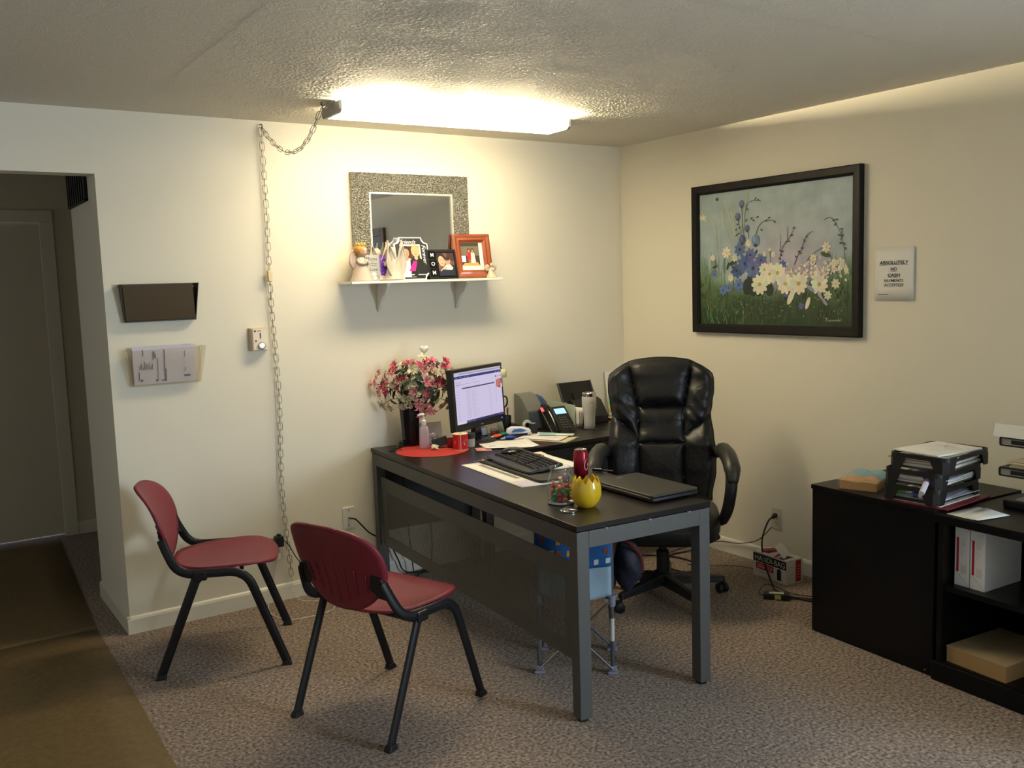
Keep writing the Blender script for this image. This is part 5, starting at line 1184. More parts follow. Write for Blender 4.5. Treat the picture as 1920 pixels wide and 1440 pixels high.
def hammered():
    m = pm('painted_glint_silver', (.40, .40, .37), rough=.38, metal=.55); t = NT(m); tc = t.new('ShaderNodeTexCoord')
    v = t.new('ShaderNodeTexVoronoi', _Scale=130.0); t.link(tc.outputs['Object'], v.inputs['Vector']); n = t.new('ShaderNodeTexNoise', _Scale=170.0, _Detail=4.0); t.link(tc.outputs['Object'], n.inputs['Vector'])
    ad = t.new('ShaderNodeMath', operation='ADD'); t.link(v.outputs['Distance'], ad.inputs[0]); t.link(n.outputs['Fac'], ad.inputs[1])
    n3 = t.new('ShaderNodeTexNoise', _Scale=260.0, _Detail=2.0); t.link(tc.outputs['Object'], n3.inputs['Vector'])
    glint_ramp = t.new('ShaderNodeValToRGB'); glint_ramp.color_ramp.elements[0].position = .42; glint_ramp.color_ramp.elements[0].color = (.13, .13, .115, 1); glint_ramp.color_ramp.elements[1].position = .60; glint_ramp.color_ramp.elements[1].color = (.72, .70, .60, 1)  # dark-to-bright speckle paints the relief's lamp glints into the colour
    t.link(n3.outputs['Fac'], glint_ramp.inputs[0]); t.link(glint_ramp.outputs[0], t.b.inputs['Base Color'])
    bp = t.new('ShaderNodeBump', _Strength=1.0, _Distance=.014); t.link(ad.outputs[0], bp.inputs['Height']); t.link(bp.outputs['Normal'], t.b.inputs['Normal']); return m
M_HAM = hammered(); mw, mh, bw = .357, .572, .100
def mitre(a, b, c, d, y0, y1): return MB().add([(x, y0, z) for x, z in (a, b, c, d)]+[(x, y1, z) for x, z in (a, b, c, d)], [(0,1,2,3),(7,6,5,4),(0,1,5,4),(1,2,6,5),(2,3,7,6),(3,0,4,7)])
o4 = [(-mw, 0), (mw, 0), (mw, mh), (-mw, mh)]; i4 = [(-mw+bw, bw), (mw-bw, bw), (mw-bw, mh-bw), (-mw+bw, mh-bw)]
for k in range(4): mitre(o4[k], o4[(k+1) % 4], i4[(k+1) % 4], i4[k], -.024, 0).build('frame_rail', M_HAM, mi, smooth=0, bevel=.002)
j4 = [(-mw+bw+.010, bw+.010), (mw-bw-.010, bw+.010), (mw-bw-.010, mh-bw-.010), (-mw+bw+.010, mh-bw-.010)]
for k in range(4): mitre(i4[k], i4[(k+1) % 4], j4[(k+1) % 4], j4[k], -.021, 0).build('inner_trim', pm('pale_trim', (.62, .60, .52), rough=.35, metal=.5), mi, smooth=0)
MB().box(-mw+bw, mw-bw, -.012, -.004, bw, mh-bw).build('mirror_glass', pm('mirror_glass', (.72, .74, .76), rough=.015, metal=1.0), mi, smooth=0)
M_POR = pm('white_porcelain', (.50, .44, .37), rough=.3, nscale=20, namt=.06); M_GWN = pm('blush_porcelain', (.52, .41, .35), rough=.32)
def wing(sg, h, w, t=.008):     # feathered wing outline in x,z
    o = [(0, 0), (.25*w, -.05*h), (.55*w, -.35*h), (.75*w, -.62*h), (.55*w, -.70*h), (.95*w, -.25*h), (1.0*w, .1*h), (.92*w, .32*h), (.70*w, .42*h), (.40*w, .34*h), (.12*w, .12*h)]
    return [(sg*x, z) for x, z in o]
def wing_mesh(M, sg, h, w, mat, parent, t=.012):
    b = MB(M)
    def fn(u, v):
        # u along span 0..1 , v from tip(0) to shoulder(1): teardrop shaped wing
        half = w*.5*math.sin(PI*min(1, max(0.02, v))**.75)*(1.0 if v > .3 else .9)
        cx = sg*w*(.25+.35*v); x = cx+(u-.5)*2*half
        return x, -t*(1-(2*u-1)**2)-.003*math.sin(u*18), -h*.62+h*1.05*v-.12*h*(2*abs(u-.45))**2*v
    b.grid(fn, 15, 13); return b.build('wing', mat, parent, smooth=60, solid=.004)
# girl angel
ga = thing('girl_angel_figurine', 'girl angel figurine with yellow hair and a little crown at the shelf end', 'figurine', (-1.882, -.100, SZ), math.radians(20))
MB().lathe([(.056, 0), (.060, .004), (.050, .03), (.038, .07), (.027, .105), (.020, .120), (.012, .128), (0, .13)], 28).build('gown', M_GWN, ga)
MB().blob((.004, -.004, .156), (.031, .030, .031), 18, 12).build('head', pm('porcelain_skin', (.55, .36, .25), rough=.35), ga, smooth=180)
hr = MB(); hr.blob((.0, .004, .163), (.0355, .035, .032), 20, 12, lambda d: 1+.05*math.sin(9*math.atan2(d.y, d.x))); hr.build('hair', pm('yellow_hair', (.50, .24, .05), rough=.45, nscale=80, namt=.3), ga, smooth=180)
cr = MB(T(0, .0, .186)); 
for k in range(9): a = 2*PI*k/9; cr.blob((.024*math.cos(a), .024*math.sin(a), .006), (.005, .005, .009), 6, 5)
cr.tube([(.024*math.cos(2*PI*k/18), .024*math.sin(2*PI*k/18), 0) for k in range(18)], .003, 6, closed=True); cr.build('crown', pm('gold_crown', (.62, .40, .10), rough=.35, metal=.3), ga, smooth=60)
for sg in (-1, 1): MB().tube(spline([(sg*.022, 0, .112), (sg*.030, -.02, .095), (sg*.012, -.038, .092), (sg*.003, -.042, .106)], 4), .008, 8).build('arm', M_GWN, ga, smooth=180)
MB().blob((0, -.044, .104), (.008, .006, .010), 8, 6).build('hands', bpy.data.materials['porcelain_skin'], ga)
wing_mesh(T(-.006, .026, .12), -1, .10, .060, M_GWN, ga); wing_mesh(T(.006, .026, .12), 1, .10, .060, M_GWN, ga)
for sg in (-1, 1): MB().blob((sg*.011+.003, -.032, .157), (.004, .002, .003), 8, 5).build('eye', M_INK, ga)
# plaque
pq = thing('mothers_plaque', 'white plaque with purple border and script writing leaning on the shelf', 'plaque', (-1.790, -.098, SZ), math.radians(2))
PQ = RX(math.radians(-9))
MB(PQ).box(-.060, .060, -.004, .004, 0, .138).build('plaque_body', pm('silver_white_board', (.40, .41, .39), rough=.4), pq, smooth=0, bevel=.001)
q = PR(); q.rect(.022, 0, .060, .138, '#5a2f9a'); q.poly([(.022, 0), (.03, .0), (.026, .05), (.034, .1), (.03, .138), (.022, .138)], '#7a55b8')
q.text('Moms', -.024, .118, w=.066, col='#2b2a33', shear=.3); q.text('Love', -.018, .062, w=.048, col='#2b2a33', shear=.3)
for x, y, w in ((-.02, .100, .014), (-.018, .090, .045), (-.018, .080, .042)): q.rect(x-w/2, y, x+w/2, y+.003, '#66646c')
for x, y, r, c in ((-.018, .035, .018, '#8f9096'), (-.018, .036, .015, '#d4d4cf'), (-.014, .014, .016, '#8f9096'), (-.014, .015, .013, '#d4d4cf')): q.ell(x, y, r, r*.8, c)
r_ = random.Random(2)
for k in range(16): q.ell(r_.uniform(.0, .05), r_.uniform(.006, .06), .003, .003, r_.choice(['#6a45ae', '#8f78c4', '#4d2c86']), 8)
for k in range(6): q.ell(r_.uniform(.03, .055), r_.uniform(.07, .13), .003, .003, '#a792d6', 8)
q.build('plaque_print', PRM, pq, PQ @ frame((0, -.0042, 0), (1, 0, 0), (0, 0, 1)))
# rear angel: only its wings show above the plaque
def angel(name, label, loc, rz, s):
    a = thing(name, label, 'figurine', loc, rz)
    Ms = Matrix.Scale(s, 4)
    MB(Ms).lathe([(.052, 0), (.056, .006), (.050, .022), (.040, .040), (.034, .075), (.028, .11), (.018, .128), (0, .132)], 22, ).build('robe', M_POR, a)
    MB(Ms).blob((0, -.012, .152), (.022, .024, .026), 14, 10).build('head', M_POR, a, smooth=180)
    for sg in (-1, 1):
        wing_mesh(Ms @ T(sg*.004, .030, .130), sg, .19, .068, M_POR, a, .016)
        MB(Ms).tube(spline([(sg*.026, 0, .112), (sg*.036, -.022, .085), (sg*.010, -.045, .09)], 4), .010, 8).build('arm', M_POR, a, smooth=180)
    return a
angel('praying_angel_statue', 'white praying angel statue seen from its winged back beside the plaque', (-1.702, -.115, SZ), math.radians(190), 1.0)
angel('winged_angel_statue', 'cream angel wings showing above the white and purple plaque', (-1.760, -.052, SZ), math.radians(178), .98)
# ---- picture frames
def person_print(q, x, y, s, skin, hair, top, hairw=1.0):
    q.ell(x, y+.9*s, .34*s*hairw, .42*s, hair, 18); q.poly([(x-.55*s, y-.9*s), (x+.55*s, y-.9*s), (x+.5*s, y+.25*s), (x+.25*s, y+.42*s), (x-.25*s, y+.42*s), (x-.5*s, y+.25*s)], top)
    q.ell(x, y+.42*s, .14*s, .16*s, skin, 12); q.ell(x, y+.82*s, .22*s, .30*s, skin, 18); q.poly([(x-.25*s, y+.92*s), (x+.02*s, y+1.2*s), (x+.26*s, y+.95*s), (x+.2*s, y+1.12*s), (x, y+1.25*s), (x-.2*s, y+1.12*s)], hair)
    q.ell(x-.08*s, y+.86*s, .028*s, .018*s, '#2a1c18', 8); q.ell(x+.08*s, y+.86*s, .028*s, .018*s, '#2a1c18', 8); q.ell(x, y+.68*s, .08*s, .025*s, '#a8414a', 8)
FR = RX(math.radians(-12))
ff_ = thing('friends_photo_frame', 'black photo frame with white scalloped edge and script writing, two people inside', 'picture frame', (-1.560, -.088, SZ), math.radians(1))
W_, H_ = .208, .236
def notch(w, h, r):
    o = []
    for cx, cy, a0 in ((w/2, h, 180), (-w/2, h, 270), (-w/2, 0, 0), (w/2, 0, 90)):
        pts_ = [(cx+r*math.cos(math.radians(a0+90-90*k/6 if False else a0+90*k/6)), cy+r*math.sin(math.radians(a0+90*k/6))) for k in range(7)]
        o += pts_[::-1]
    return o
def frame_xz(M): return M @ frame((0, 0, 0), (1, 0, 0), (0, 0, 1))
MB(frame_xz(FR)).prism(notch(W_, H_, .034), -.006, .006).build('frame_edge', M_WPL, ff_, smooth=0)
MB(frame_xz(FR) @ T(0, .006, 0)).prism(notch(W_-.014, H_-.012, .034), .0055, .0075).build('frame_face', M_BLKP, ff_, smooth=0)
q = PR(); px0, px1, py0, py1 = -.062, .046, .048, .186
q.rect(px0-.009, py0-.009, px1+.009, py1+.009, '#efece6'); q.rect(px0, py0, px1, py1, '#4a2f26'); q.rect(px0, py0+.10, px1, py1, '#3c2420')
person_print(q, -.035, .085, .078, '#c98a6c', '#2b1410', '#e9d9e2', 1.1); person_print(q, .022, .088, .080, '#d9a07c', '#c9a06a', '#17171b')
q.poly([(-.032, .048), (.006, .048), (.024, .10), (.004, .105)], '#e0218a')
q.text('Friends', -.018, .210, w=.098, col='#f0eeea', shear=.35); q.text('Forever', .076, .138, w=.108, col='#f0eeea', shear=.35, rot=-PI/2)
textlines(q, -.075, .075, [.026], .004, '#d9d6d0', 12)
q.build('frame_print', PRM, ff_, frame_xz(FR) @ T(0, 0, .0077))
mf_ = thing('mom_photo_frame', 'black frame spelling MOM beside a photo of a woman holding a baby', 'picture frame', (-1.378, -.090, SZ), math.radians(1))
MB(frame_xz(FR)).prism([(-.093, 0), (.093, 0), (.093, .168), (-.093, .168)], -.006, .006).build('frame_body', M_BLKP, mf_, smooth=0, bevel=.002)
MB(frame_xz(FR)).prism([(-.036, .012), (.080, .012), (.080, .152), (-.036, .152)], .006, .009).build('photo_mat', M_BLKG, mf_, smooth=0)
for k in range(3): MB(frame_xz(FR)).prism(rrect(.044, .044, .002, cx=-.063, cy=.136-.050*k), .006, .0085).build('letter_tile', M_BLKG, mf_, smooth=0)
q = PR()
for k, ch_ in enumerate('MOM'): q.text(ch_, -.063, .136-.050*k, h=.021, col='#efeae4', bold=.01)
q.rect(-.030, .018, .074, .146, '#6a4a3e'); q.rect(.03, .10, .074, .146, '#3f2c2a')
q.poly([(-.03, .018), (.074, .018), (.074, .075), (.03, .085), (-.005, .07), (-.03, .045)], '#1f2436')
q.ell(-.012, .112, .030, .036, '#241714', 20, .2); q.ell(-.008, .100, .020, .030, '#d8a286', 18, .2); q.ell(-.012, .106, .003, .002, '#2a1c18', 8); q.ell(.002, .104, .003, .002, '#2a1c18', 8); q.ell(-.004, .086, .006, .0022, '#b0525a', 8)
q.poly([(-.012, .055), (.005, .070), (.02, .08), (.045, .082), (.062, .062), (.055, .05), (.02, .052)], '#d8c6c0'); q.ell(.030, .100, .019, .021, '#c58a70', 16); q.ell(.030, .114, .018, .011, '#3a2620', 14)
q.ell(.024, .100, .0025, .002, '#2a1c18', 8); q.ell(.036, .100, .0025, .002, '#2a1c18', 8); q.line([(-.02, .045), (.0, .062), (.02, .062)], .008, '#c99078')
q.build('frame_print', PRM, mf_, frame_xz(FR) @ T(0, 0, .0092))
wf = thing('wood_photo_frame', 'reddish brown wooden frame with a photo of two people in red and white', 'picture frame', (-1.180, -.086, SZ), math.radians(-9))
M_CHW = pm('cherry_wood', (.27, .060, .018), rough=.3, nscale=30, namt=.3, coat=.3)
W_, H_ = .226, .252; bw = .046; o4 = [(-W_/2, 0), (W_/2, 0), (W_/2, H_), (-W_/2, H_)]; i4 = [(-W_/2+bw, bw), (W_/2-bw, bw), (W_/2-bw, H_-bw), (-W_/2+bw, H_-bw)]
def lerp4(a, b, t): return [(p[0]+(q_[0]-p[0])*t, p[1]+(q_[1]-p[1])*t) for p, q_ in zip(a, b)]
prof_ = [(0, .0), (0, .016), (.25, .022), (.5, .017), (.72, .020), (1.0, .010), (1.0, 0)]
for k in range(4):
    b_ = MB(frame_xz(FR)); m_ = len(prof_)
    for t_, z_ in prof_:
        r4 = lerp4(o4, i4, t_); b_.v.append(tuple(b_.M @ Vector((*r4[k], z_)))); b_.v.append(tuple(b_.M @ Vector((*r4[(k+1) % 4], z_))))
    b_.f = [(2*i, 2*i+1, 2*((i+1) % m_)+1, 2*((i+1) % m_)) for i in range(m_)]+[tuple(2*i for i in range(m_)), tuple(2*i+1 for i in range(m_-1, -1, -1))]
    b_.build('frame_rail', M_CHW, wf, smooth=30)
MB(frame_xz(FR)).prism([(-W_/2+bw, bw), (W_/2-bw, bw), (W_/2-bw, H_-bw), (-W_/2+bw, H_-bw)], -.002, .004).build('backing', M_WHT, wf, smooth=0)
q = PR(); q.rect(-.067, .048, .067, .204, '#e6dfd2'); q.rect(-.067, .072, .045, .204, '#3a3128'); q.rect(-.067, .13, .045, .185, '#6a6450'); q.poly([(-.067, .072), (.045, .072), (.03, .092), (-.05, .088)], '#d99a58'); q.rect(-.067, .095, -.04, .13, '#cfd3da')
for x, c, hx in ((-.018, '#c4202c', '#2a1712'), (.004, '#e7d2c6', '#2a1712')):
    q.poly([(x-.014, .088), (x+.016, .088), (x+.010, .150), (x-.009, .150)] if x > 0 else [(x-.012, .105), (x+.012, .105), (x+.010, .150), (x-.010, .150)], c); q.ell(x, .160, .010, .013, hx, 14); q.ell(x, .158, .0065, .009, '#b57a5e', 12)
q.rect(-.024, .085, -.020, .106, '#b57a5e'); q.rect(-.015, .085, -.011, .106, '#b57a5e')
q.build('photo_print', PRM, wf, frame_xz(FR) @ T(0, 0, .0045))
sa = thing('small_angel_ornament', 'small ivory filigree angel ornament before the wooden frame', 'figurine', (-1.088, -.125, SZ))
M_IVO = pm('ivory_resin', (.48, .42, .30), rough=.45, nscale=90, namt=.3, bump=.6, bscale=140, bdist=.003)
MB().lathe([(.030, 0), (.032, .004), (.022, .025), (.013, .050), (.006, .060), (0, .062)], 18).build('skirt', M_IVO, sa)
MB().blob((0, -.002, .073), (.010, .010, .012), 12, 8).build('head', M_IVO, sa, smooth=180)
for sg in (-1, 1):
    b_ = MB(T(sg*.004, .008, .052) @ RY(sg*.3)); b_.blob((sg*.016, 0, .010), (.017, .005, .020), 14, 8, lambda d: 1+.12*math.sin(7*math.atan2(d.z, d.x))); b_.build('wing', M_IVO, sa, smooth=180)
MB(T(0, -.016, .045)).blob((0, 0, 0), (.009, .007, .010), 10, 6, lambda d: 1+.2*math.sin(6*math.atan2(d.z, d.x))).build('flower', pm('rose_resin', (.60, .42, .36), rough=.5), sa)
# ================================================================ painting and notice on the right wall (local x = toward the camera, y = up, z = off the wall)
WR = lambda y, z, x=0.0: Matrix(((0, 0, -1, x), (-1, 0, 0, y), (0, 1, 0, z), (0, 0, 0, 1)))
pa = thing('flower_painting', 'large black framed painting of blue and white wildflowers', 'painting', (-0.002, -1.214, 1.279))
Y0, Y1, Z0, Z1 = -.652, -1.776, 1.283, 2.120
pwid, phei = abs(Y1-Y0), Z1-Z0; bw = .050
PMx = Matrix(((0, 0, -1, 0), (-1, 0, 0, Y0+1.214), (0, 1, 0, Z0-1.279), (0, 0, 0, 1)))
M_BFR = pm('black_frame', (.0055, .005, .005), rough=.55, spec=.22)
o4 = [(0, 0), (pwid, 0), (pwid, phei), (0, phei)]; i4 = [(bw, bw), (pwid-bw, bw), (pwid-bw, phei-bw), (bw, phei-bw)]
pr_ = [(0, 0), (0, .030), (.1, .033), (.75, .031), (1, .020), (1, 0)]
for k in range(4):
    b_ = MB(PMx); m_ = len(pr_)
    for t_, z_ in pr_:
        r4 = lerp4(o4, i4, t_); b_.v.append(tuple(b_.M @ Vector((*r4[k], z_)))); b_.v.append(tuple(b_.M @ Vector((*r4[(k+1) % 4], z_))))
    b_.f = [(2*i, 2*i+1, 2*((i+1) % m_)+1, 2*((i+1) % m_)) for i in range(m_)]+[tuple(2*i for i in range(m_)), tuple(2*i+1 for i in range(m_-1, -1, -1))]
    b_.build('frame_rail', M_BFR, pa, smooth=30)
MB(PMx).box(bw-.004, pwid-bw+.004, bw-.004, phei-bw+.004, .002, .012).build('canvas', pm('canvas_edge', (.5, .5, .45), rough=.8), pa, smooth=0)
CWd, CH = pwid-2*bw, phei-2*bw
q = PR(5e-7); rp = random.Random(21)
def mixc(a, b, t): t = max(0, min(1, t)); return tuple(x+(y-x)*t for x, y in zip(a, b))
def hexc(h): h = h.lstrip('#'); return tuple(int(h[i:i+2], 16) for i in (0, 2, 4))
def tohex(c): return '#%02x%02x%02x' % tuple(int(max(0, min(255, x))) for x in c)
GX, GY = 64, 48
nz_ = [[rp.gauss(0, 1) for _ in range(GX+8)] for _ in range(GY+8)]
def sm(i, j): return sum(nz_[j+b][i+a] for a in range(4) for b in range(4))/4
def skyc(u, v, n):
    top = mixc(hexc('#9cadae'), hexc('#a6b6bc'), u); mid = mixc(hexc('#9fb3b9'), hexc('#b5adbd'), math.exp(-((u-.62)/.28)**2))
    c = mixc(mid, top, (v-.42)/.45)
    edge = .34+.10*(1-min(1, abs(u-.5)*2))*-1+.10*max(0, (u-.80)/.2)+.06*max(0, (.22-u)/.22)
    g = mixc(hexc('#24361f'), hexc('#6e8c63'), (v-.02)/.36); g = mixc(g, hexc('#2f4a30'), .5*math.exp(-((u-.5)/.25)**2)*(v < .3))
    c = mixc(g, c, (v-edge+.07)/.16)
    return mixc(c, tuple(min(255, max(0, x+n*9)) for x in c), 1.0)
gv = {}
for j in range(GY+1):
    for i in range(GX+1):
        u, v = i/GX, j/GY; gv[(i, j)] = len(q.v); q.v.append((u*CWd, v*CH, 0.0)); q.c.append(lin(tohex(skyc(u, v, .45*sm(i, j)))))
for j in range(GY):
    for i in range(GX): q.f.append((gv[(i, j)], gv[(i+1, j)], gv[(i+1, j+1)], gv[(i, j+1)]))
q.k = 200
def uv(x, y):     # sketch coordinates -> canvas
    u = (x-115)/1100; tp_ = 318-158*u; bt = 1250+45*u; return u*CWd, (bt-y)/(bt-tp_)*CH
def L(pts, w, c, w2=None): q.line([uv(*p) for p in spl2(pts)], w, c, w2)
def spl2(pts): return [(p.x, p.y) for p in spline([(a, b, 0) for a, b in pts], 5)] if len(pts) > 2 else pts
S_ = CWd/1100
# bottom foliage
for k in range(420):
    x = rp.uniform(120, 1215); y = rp.uniform(960, 1270); l = rp.uniform(20, 75); dx = rp.uniform(-22, 22)
    c = rp.choice(['#1f3320', '#2c452a', '#3d5a36', '#4c3a28', '#5a4a30', '#33402a', '#24301f', '#6a5a3a', '#1a2a1c'])
    if 150 < x < 480 and y > 1100 and rp.random() < .5: c = rp.choice(['#5c8a4e', '#4b7a44', '#6f9a5c'])
    L([(x, y), (x+dx*.4, y-l*.5), (x+dx, y-l)], rp.uniform(3, 10)*S_, c, .6*S_)
for k in range(160):
    x = rp.uniform(200, 1150); y = rp.uniform(1010, 1220); x0, y0 = uv(x, y); q.ell(x0, y0, rp.uniform(1.5, 4)*S_, rp.uniform(1.5, 4)*S_, rp.choice(['#7a5b3a', '#8a7048', '#4a3222', '#93a57c', '#c9b98a']), 6)
for k in range(90):
    x = rp.choice([rp.uniform(120, 330), rp.uniform(1050, 1215)]); y = rp.uniform(850, 960); l = rp.uniform(60, 170)
    L([(x, y), (x+rp.uniform(-20, 20), y-l)], 4*S_, rp.choice(['#6f8c66', '#87a07c', '#5f7d58']), .8*S_)
for k in range(16):
    x0, y0 = uv(rp.uniform(480, 680), rp.uniform(880, 1010)); q.ell(x0, y0, 30*S_, 40*S_, rp.choice(['#26321f', '#2a3a2c', '#2c2f3a']), 10)
# pale reeds and dark stems
for a in ([(240,500),(252,640),(265,780)], [(298,430),(330,560),(388,695)], [(322,350),(365,490),(418,645)], [(508,270),(480,400),(462,610)], [(375,430),(400,540),(420,640)]): L(a, 11*S_, '#b9bda2', 3*S_)
for a in ([(455,395),(460,500),(452,610)], [(428,490),(440,560),(450,620)], [(500,570),(512,640)], [(560,610),(580,540),(630,490),(700,490)], [(600,345),(545,345),(500,370),(478,450),(470,600)], [(1035,485),(1075,470),(1110,520),(1145,610),(1170,780)], [(735,780),(755,690),(800,620),(840,540)], [(740,700),(738,590)], [(790,640),(790,540)], [(838,820),(865,740),(905,690)], [(890,690),(920,600),(965,570)], [(920,800),(960,740),(1070,660)], [(1060,700),(1085,790)], [(965,780),(985,830)], [(235,780),(275,860)], [(190,990),(205,900),(225,865),(260,870)], [(665,700),(668,800)], [(620,750),(600,800)], [(1140,640),(1150,550)], [(430,1000),(445,1090)], [(350,830),(345,780)]):
    L(a, 4.5*S_, rp.choice(['#4a5346', '#555a4a', '#3f4840']), 2*S_)
for x, y in ((580,340),(560,330),(530,475),(575,465),(545,490),(500,410),(490,490),(660,470),(640,490),(605,560),(700,500),(740,715),(755,720),(745,745),(780,650),(800,645),(735,775),(820,600),(835,545),(870,720),(890,695),(880,735),(905,640),(920,610),(1095,490),(1115,485),(1105,520),(1130,600),(1150,605),(1140,660),(1160,665),(1145,555),(1170,700),(850,760),(425,520),(412,560),(430,590),(415,600),(440,545)):
    x0, y0 = uv(x, y); q.ell(x0, y0, 11*S_, 5*S_, '#4b5348', 8, rp.uniform(-.9, .9))
for x, y, l, a in ((385,805,34,.3),(560,730,22,.9),(1045,745,34,-.3),(240,835,20,.3),(145,1050,26,-.8),(345,830,24,1.2)):
    x0, y0 = uv(x, y); q.ell(x0, y0, l*S_, l*.38*S_, '#39452f', 12, a)
def daisy(x, y, r, pc, cc, n=9, sq=1.0):
    x0, y0 = uv(x, y); a0 = rp.uniform(0, 6)
    for k in range(n):
        a = a0+2*PI*k/n; c = tohex(tuple(v_+rp.uniform(-14, 10) for v_ in hexc(pc)))
        q.ell(x0+math.cos(a)*r*.58*S_, y0+math.sin(a)*r*.58*S_*sq, r*.48*S_, r*.26*S_, c, 10, math.atan2(math.sin(a)*sq, math.cos(a)))
    if cc: q.ell(x0, y0, r*.22*S_, r*.20*S_, cc, 10)
for x, y, r in ((440,705,42),(520,745,40),(415,862,46),(600,785,40),(555,895,38),(480,810,58),(540,845,56)): daisy(x, y, r, rp.choice(['#52618f', '#5c6a9c', '#49557f', '#6473a6']), '#2a2d45', 8)
for x, y, r, c in ((455,370,20,'#5a6488'),(425,465,20,'#56638c'),(497,550,18,'#4f5d85'),(460,635,26,'#46527a'),(560,640,30,'#6b86a8')):
    x0, y0 = uv(x, y); q.ell(x0, y0, r*S_, r*1.15*S_, c, 14); q.ell(x0-r*.3*S_, y0+r*.3*S_, r*.4*S_, r*.6*S_, tohex(tuple(v_+24 for v_ in hexc(c))), 10); q.ell(x0, y0-r*.9*S_, r*.5*S_, r*.3*S_, '#38423a', 8)
for x, y, r, c in ((235,890,26,'#6f80b4'),(430,968,38,'#5f78b0'),(305,1008,32,'#5d74ae'),(350,990,28,'#647cb4'),(755,822,28,'#4b66a8'),(885,1130,20,'#6a6aa0'),(780,1040,18,'#6e74a6')): daisy(x, y, r, c, '#3a4270', 7)
for k in range(230):
    a = rp.random(); x = 720+a*470; y = 900-70*a+rp.gauss(0, 34); x0, y0 = uv(x, min(970, y)); q.ell(x0, y0, rp.uniform(5, 12)*S_, rp.uniform(4, 9)*S_, rp.choice(['#d9cfc0', '#e6dcc8', '#cdbcb6', '#d3c3c0', '#e9e2cf', '#bfaeb0']), 8, rp.uniform(0, 3))
for x, y, r in ((335,730,36),(225,768,22),(400,768,24),(505,658,24),(368,915,24),(1050,690,30),(965,770,24),(690,743,18),(625,740,16),(1110,965,28),(1060,1052,26),(1100,805,20),(1150,800,18),(1175,860,16),(665,705,12)): daisy(x, y, r, '#ddd9bd', '#cdb97c', 7)
for x, y, r in ((665,885,60),(720,880,56),(625,855,40),(590,965,60),(775,962,58),(868,962,60),(1005,968,56)): daisy(x, y, r, '#e3e1c8', '#b9ac5e', 10)
for x, y, a, l in ((815,1060,1.1,50),(930,1110,1.2,36),(950,1000,-.6,30),(1010,1050,-.9,28),(1040,1100,-.9,26)):
    x0, y0 = uv(x, y); q.ell(x0, y0, l*S_, l*.36*S_, '#dcdac6' if x < 940 else '#9b98b4', 12, a); 
for k in range(14): a = k*.45; L([(145, 480), (145+rp.uniform(20, 55)*math.cos(a), 480+rp.uniform(20, 60)*math.sin(a))], 7*S_, '#dcd6c0', 1*S_)
x0, y0 = uv(262, 342); q.ell(x0, y0, 12*S_, 11*S_, '#4a4f4a', 10)
L([(1045,1228),(1062,1226)], 3*S_, '#b9b9a4'); L([(1053,1228),(1051,1250)], 3*S_, '#b9b9a4')
for k in range(6): L([(1064+k*13, 1250), (1068+k*13, 1238), (1074+k*13, 1250)], 2.4*S_, '#b9b9a4')
L([(1130,1225),(1128,1250)], 2.4*S_, '#b9b9a4'); L([(1146,1225),(1145,1250)], 2.4*S_, '#b9b9a4')
q.build('painted_surface', print_mat('oil_paint', rough=.5, spec=.35), pa, PMx @ T(bw, bw, .0124))
# notice
no = thing('wall_notice', 'white paper notice about cash payments pinned right of the painting', 'notice', (-.002, -1.942, 1.462))
NM = Matrix(((0, 0, -1, 0), (-1, 0, 0, 0), (0, 1, 0, 0), (0, 0, 0, 1)))
MB(NM).grid(lambda u, v: (-.104+.208*u, .252*v, .0015+.004*max(0, u-.7)**2*10+.002*math.sin(3*v)), 8, 5).build('sheet', M_WHT, no, smooth=180, solid=.0005)
q = PR(); ik = '#17161c'
q.text('ABSOLUTELY', .0, .180, w=.150, h=.0165, col=ik, bold=.02); q.rect(-.075, .1685, .075, .1700, ik)
q.text('NO', .0, .150, w=.032, h=.0155, col=ik, bold=.02); q.rect(-.016, .1390, .016, .1405, ik)
q.text('CASH', .0, .121, w=.063, h=.0155, col=ik, bold=.02); q.rect(-.031, .1100, .031, .1115, ik)
q.text('PAYMENTS', .0, .0955, w=.098, h=.0145, col='#3a3840', bold=.008); q.text('ACCEPTED!', .0, .0745, w=.100, h=.0145, col='#3a3840', bold=.008)
textlines(q, -.082, -.030, [.029], .0035, '#77757c', 4)
q.build('notice_print', PRM, no, NM @ T(0, 0, .0048))
# ================================================================ things on and in the cabinets (local s along the front, d toward the wall)
def cab(s, d, z):
    tx, ty = -0.066, -0.998; n = (.998, -.066)
    return (-.62+tx*s+n[0]*d, -1.955+ty*s+n[1]*d, z)
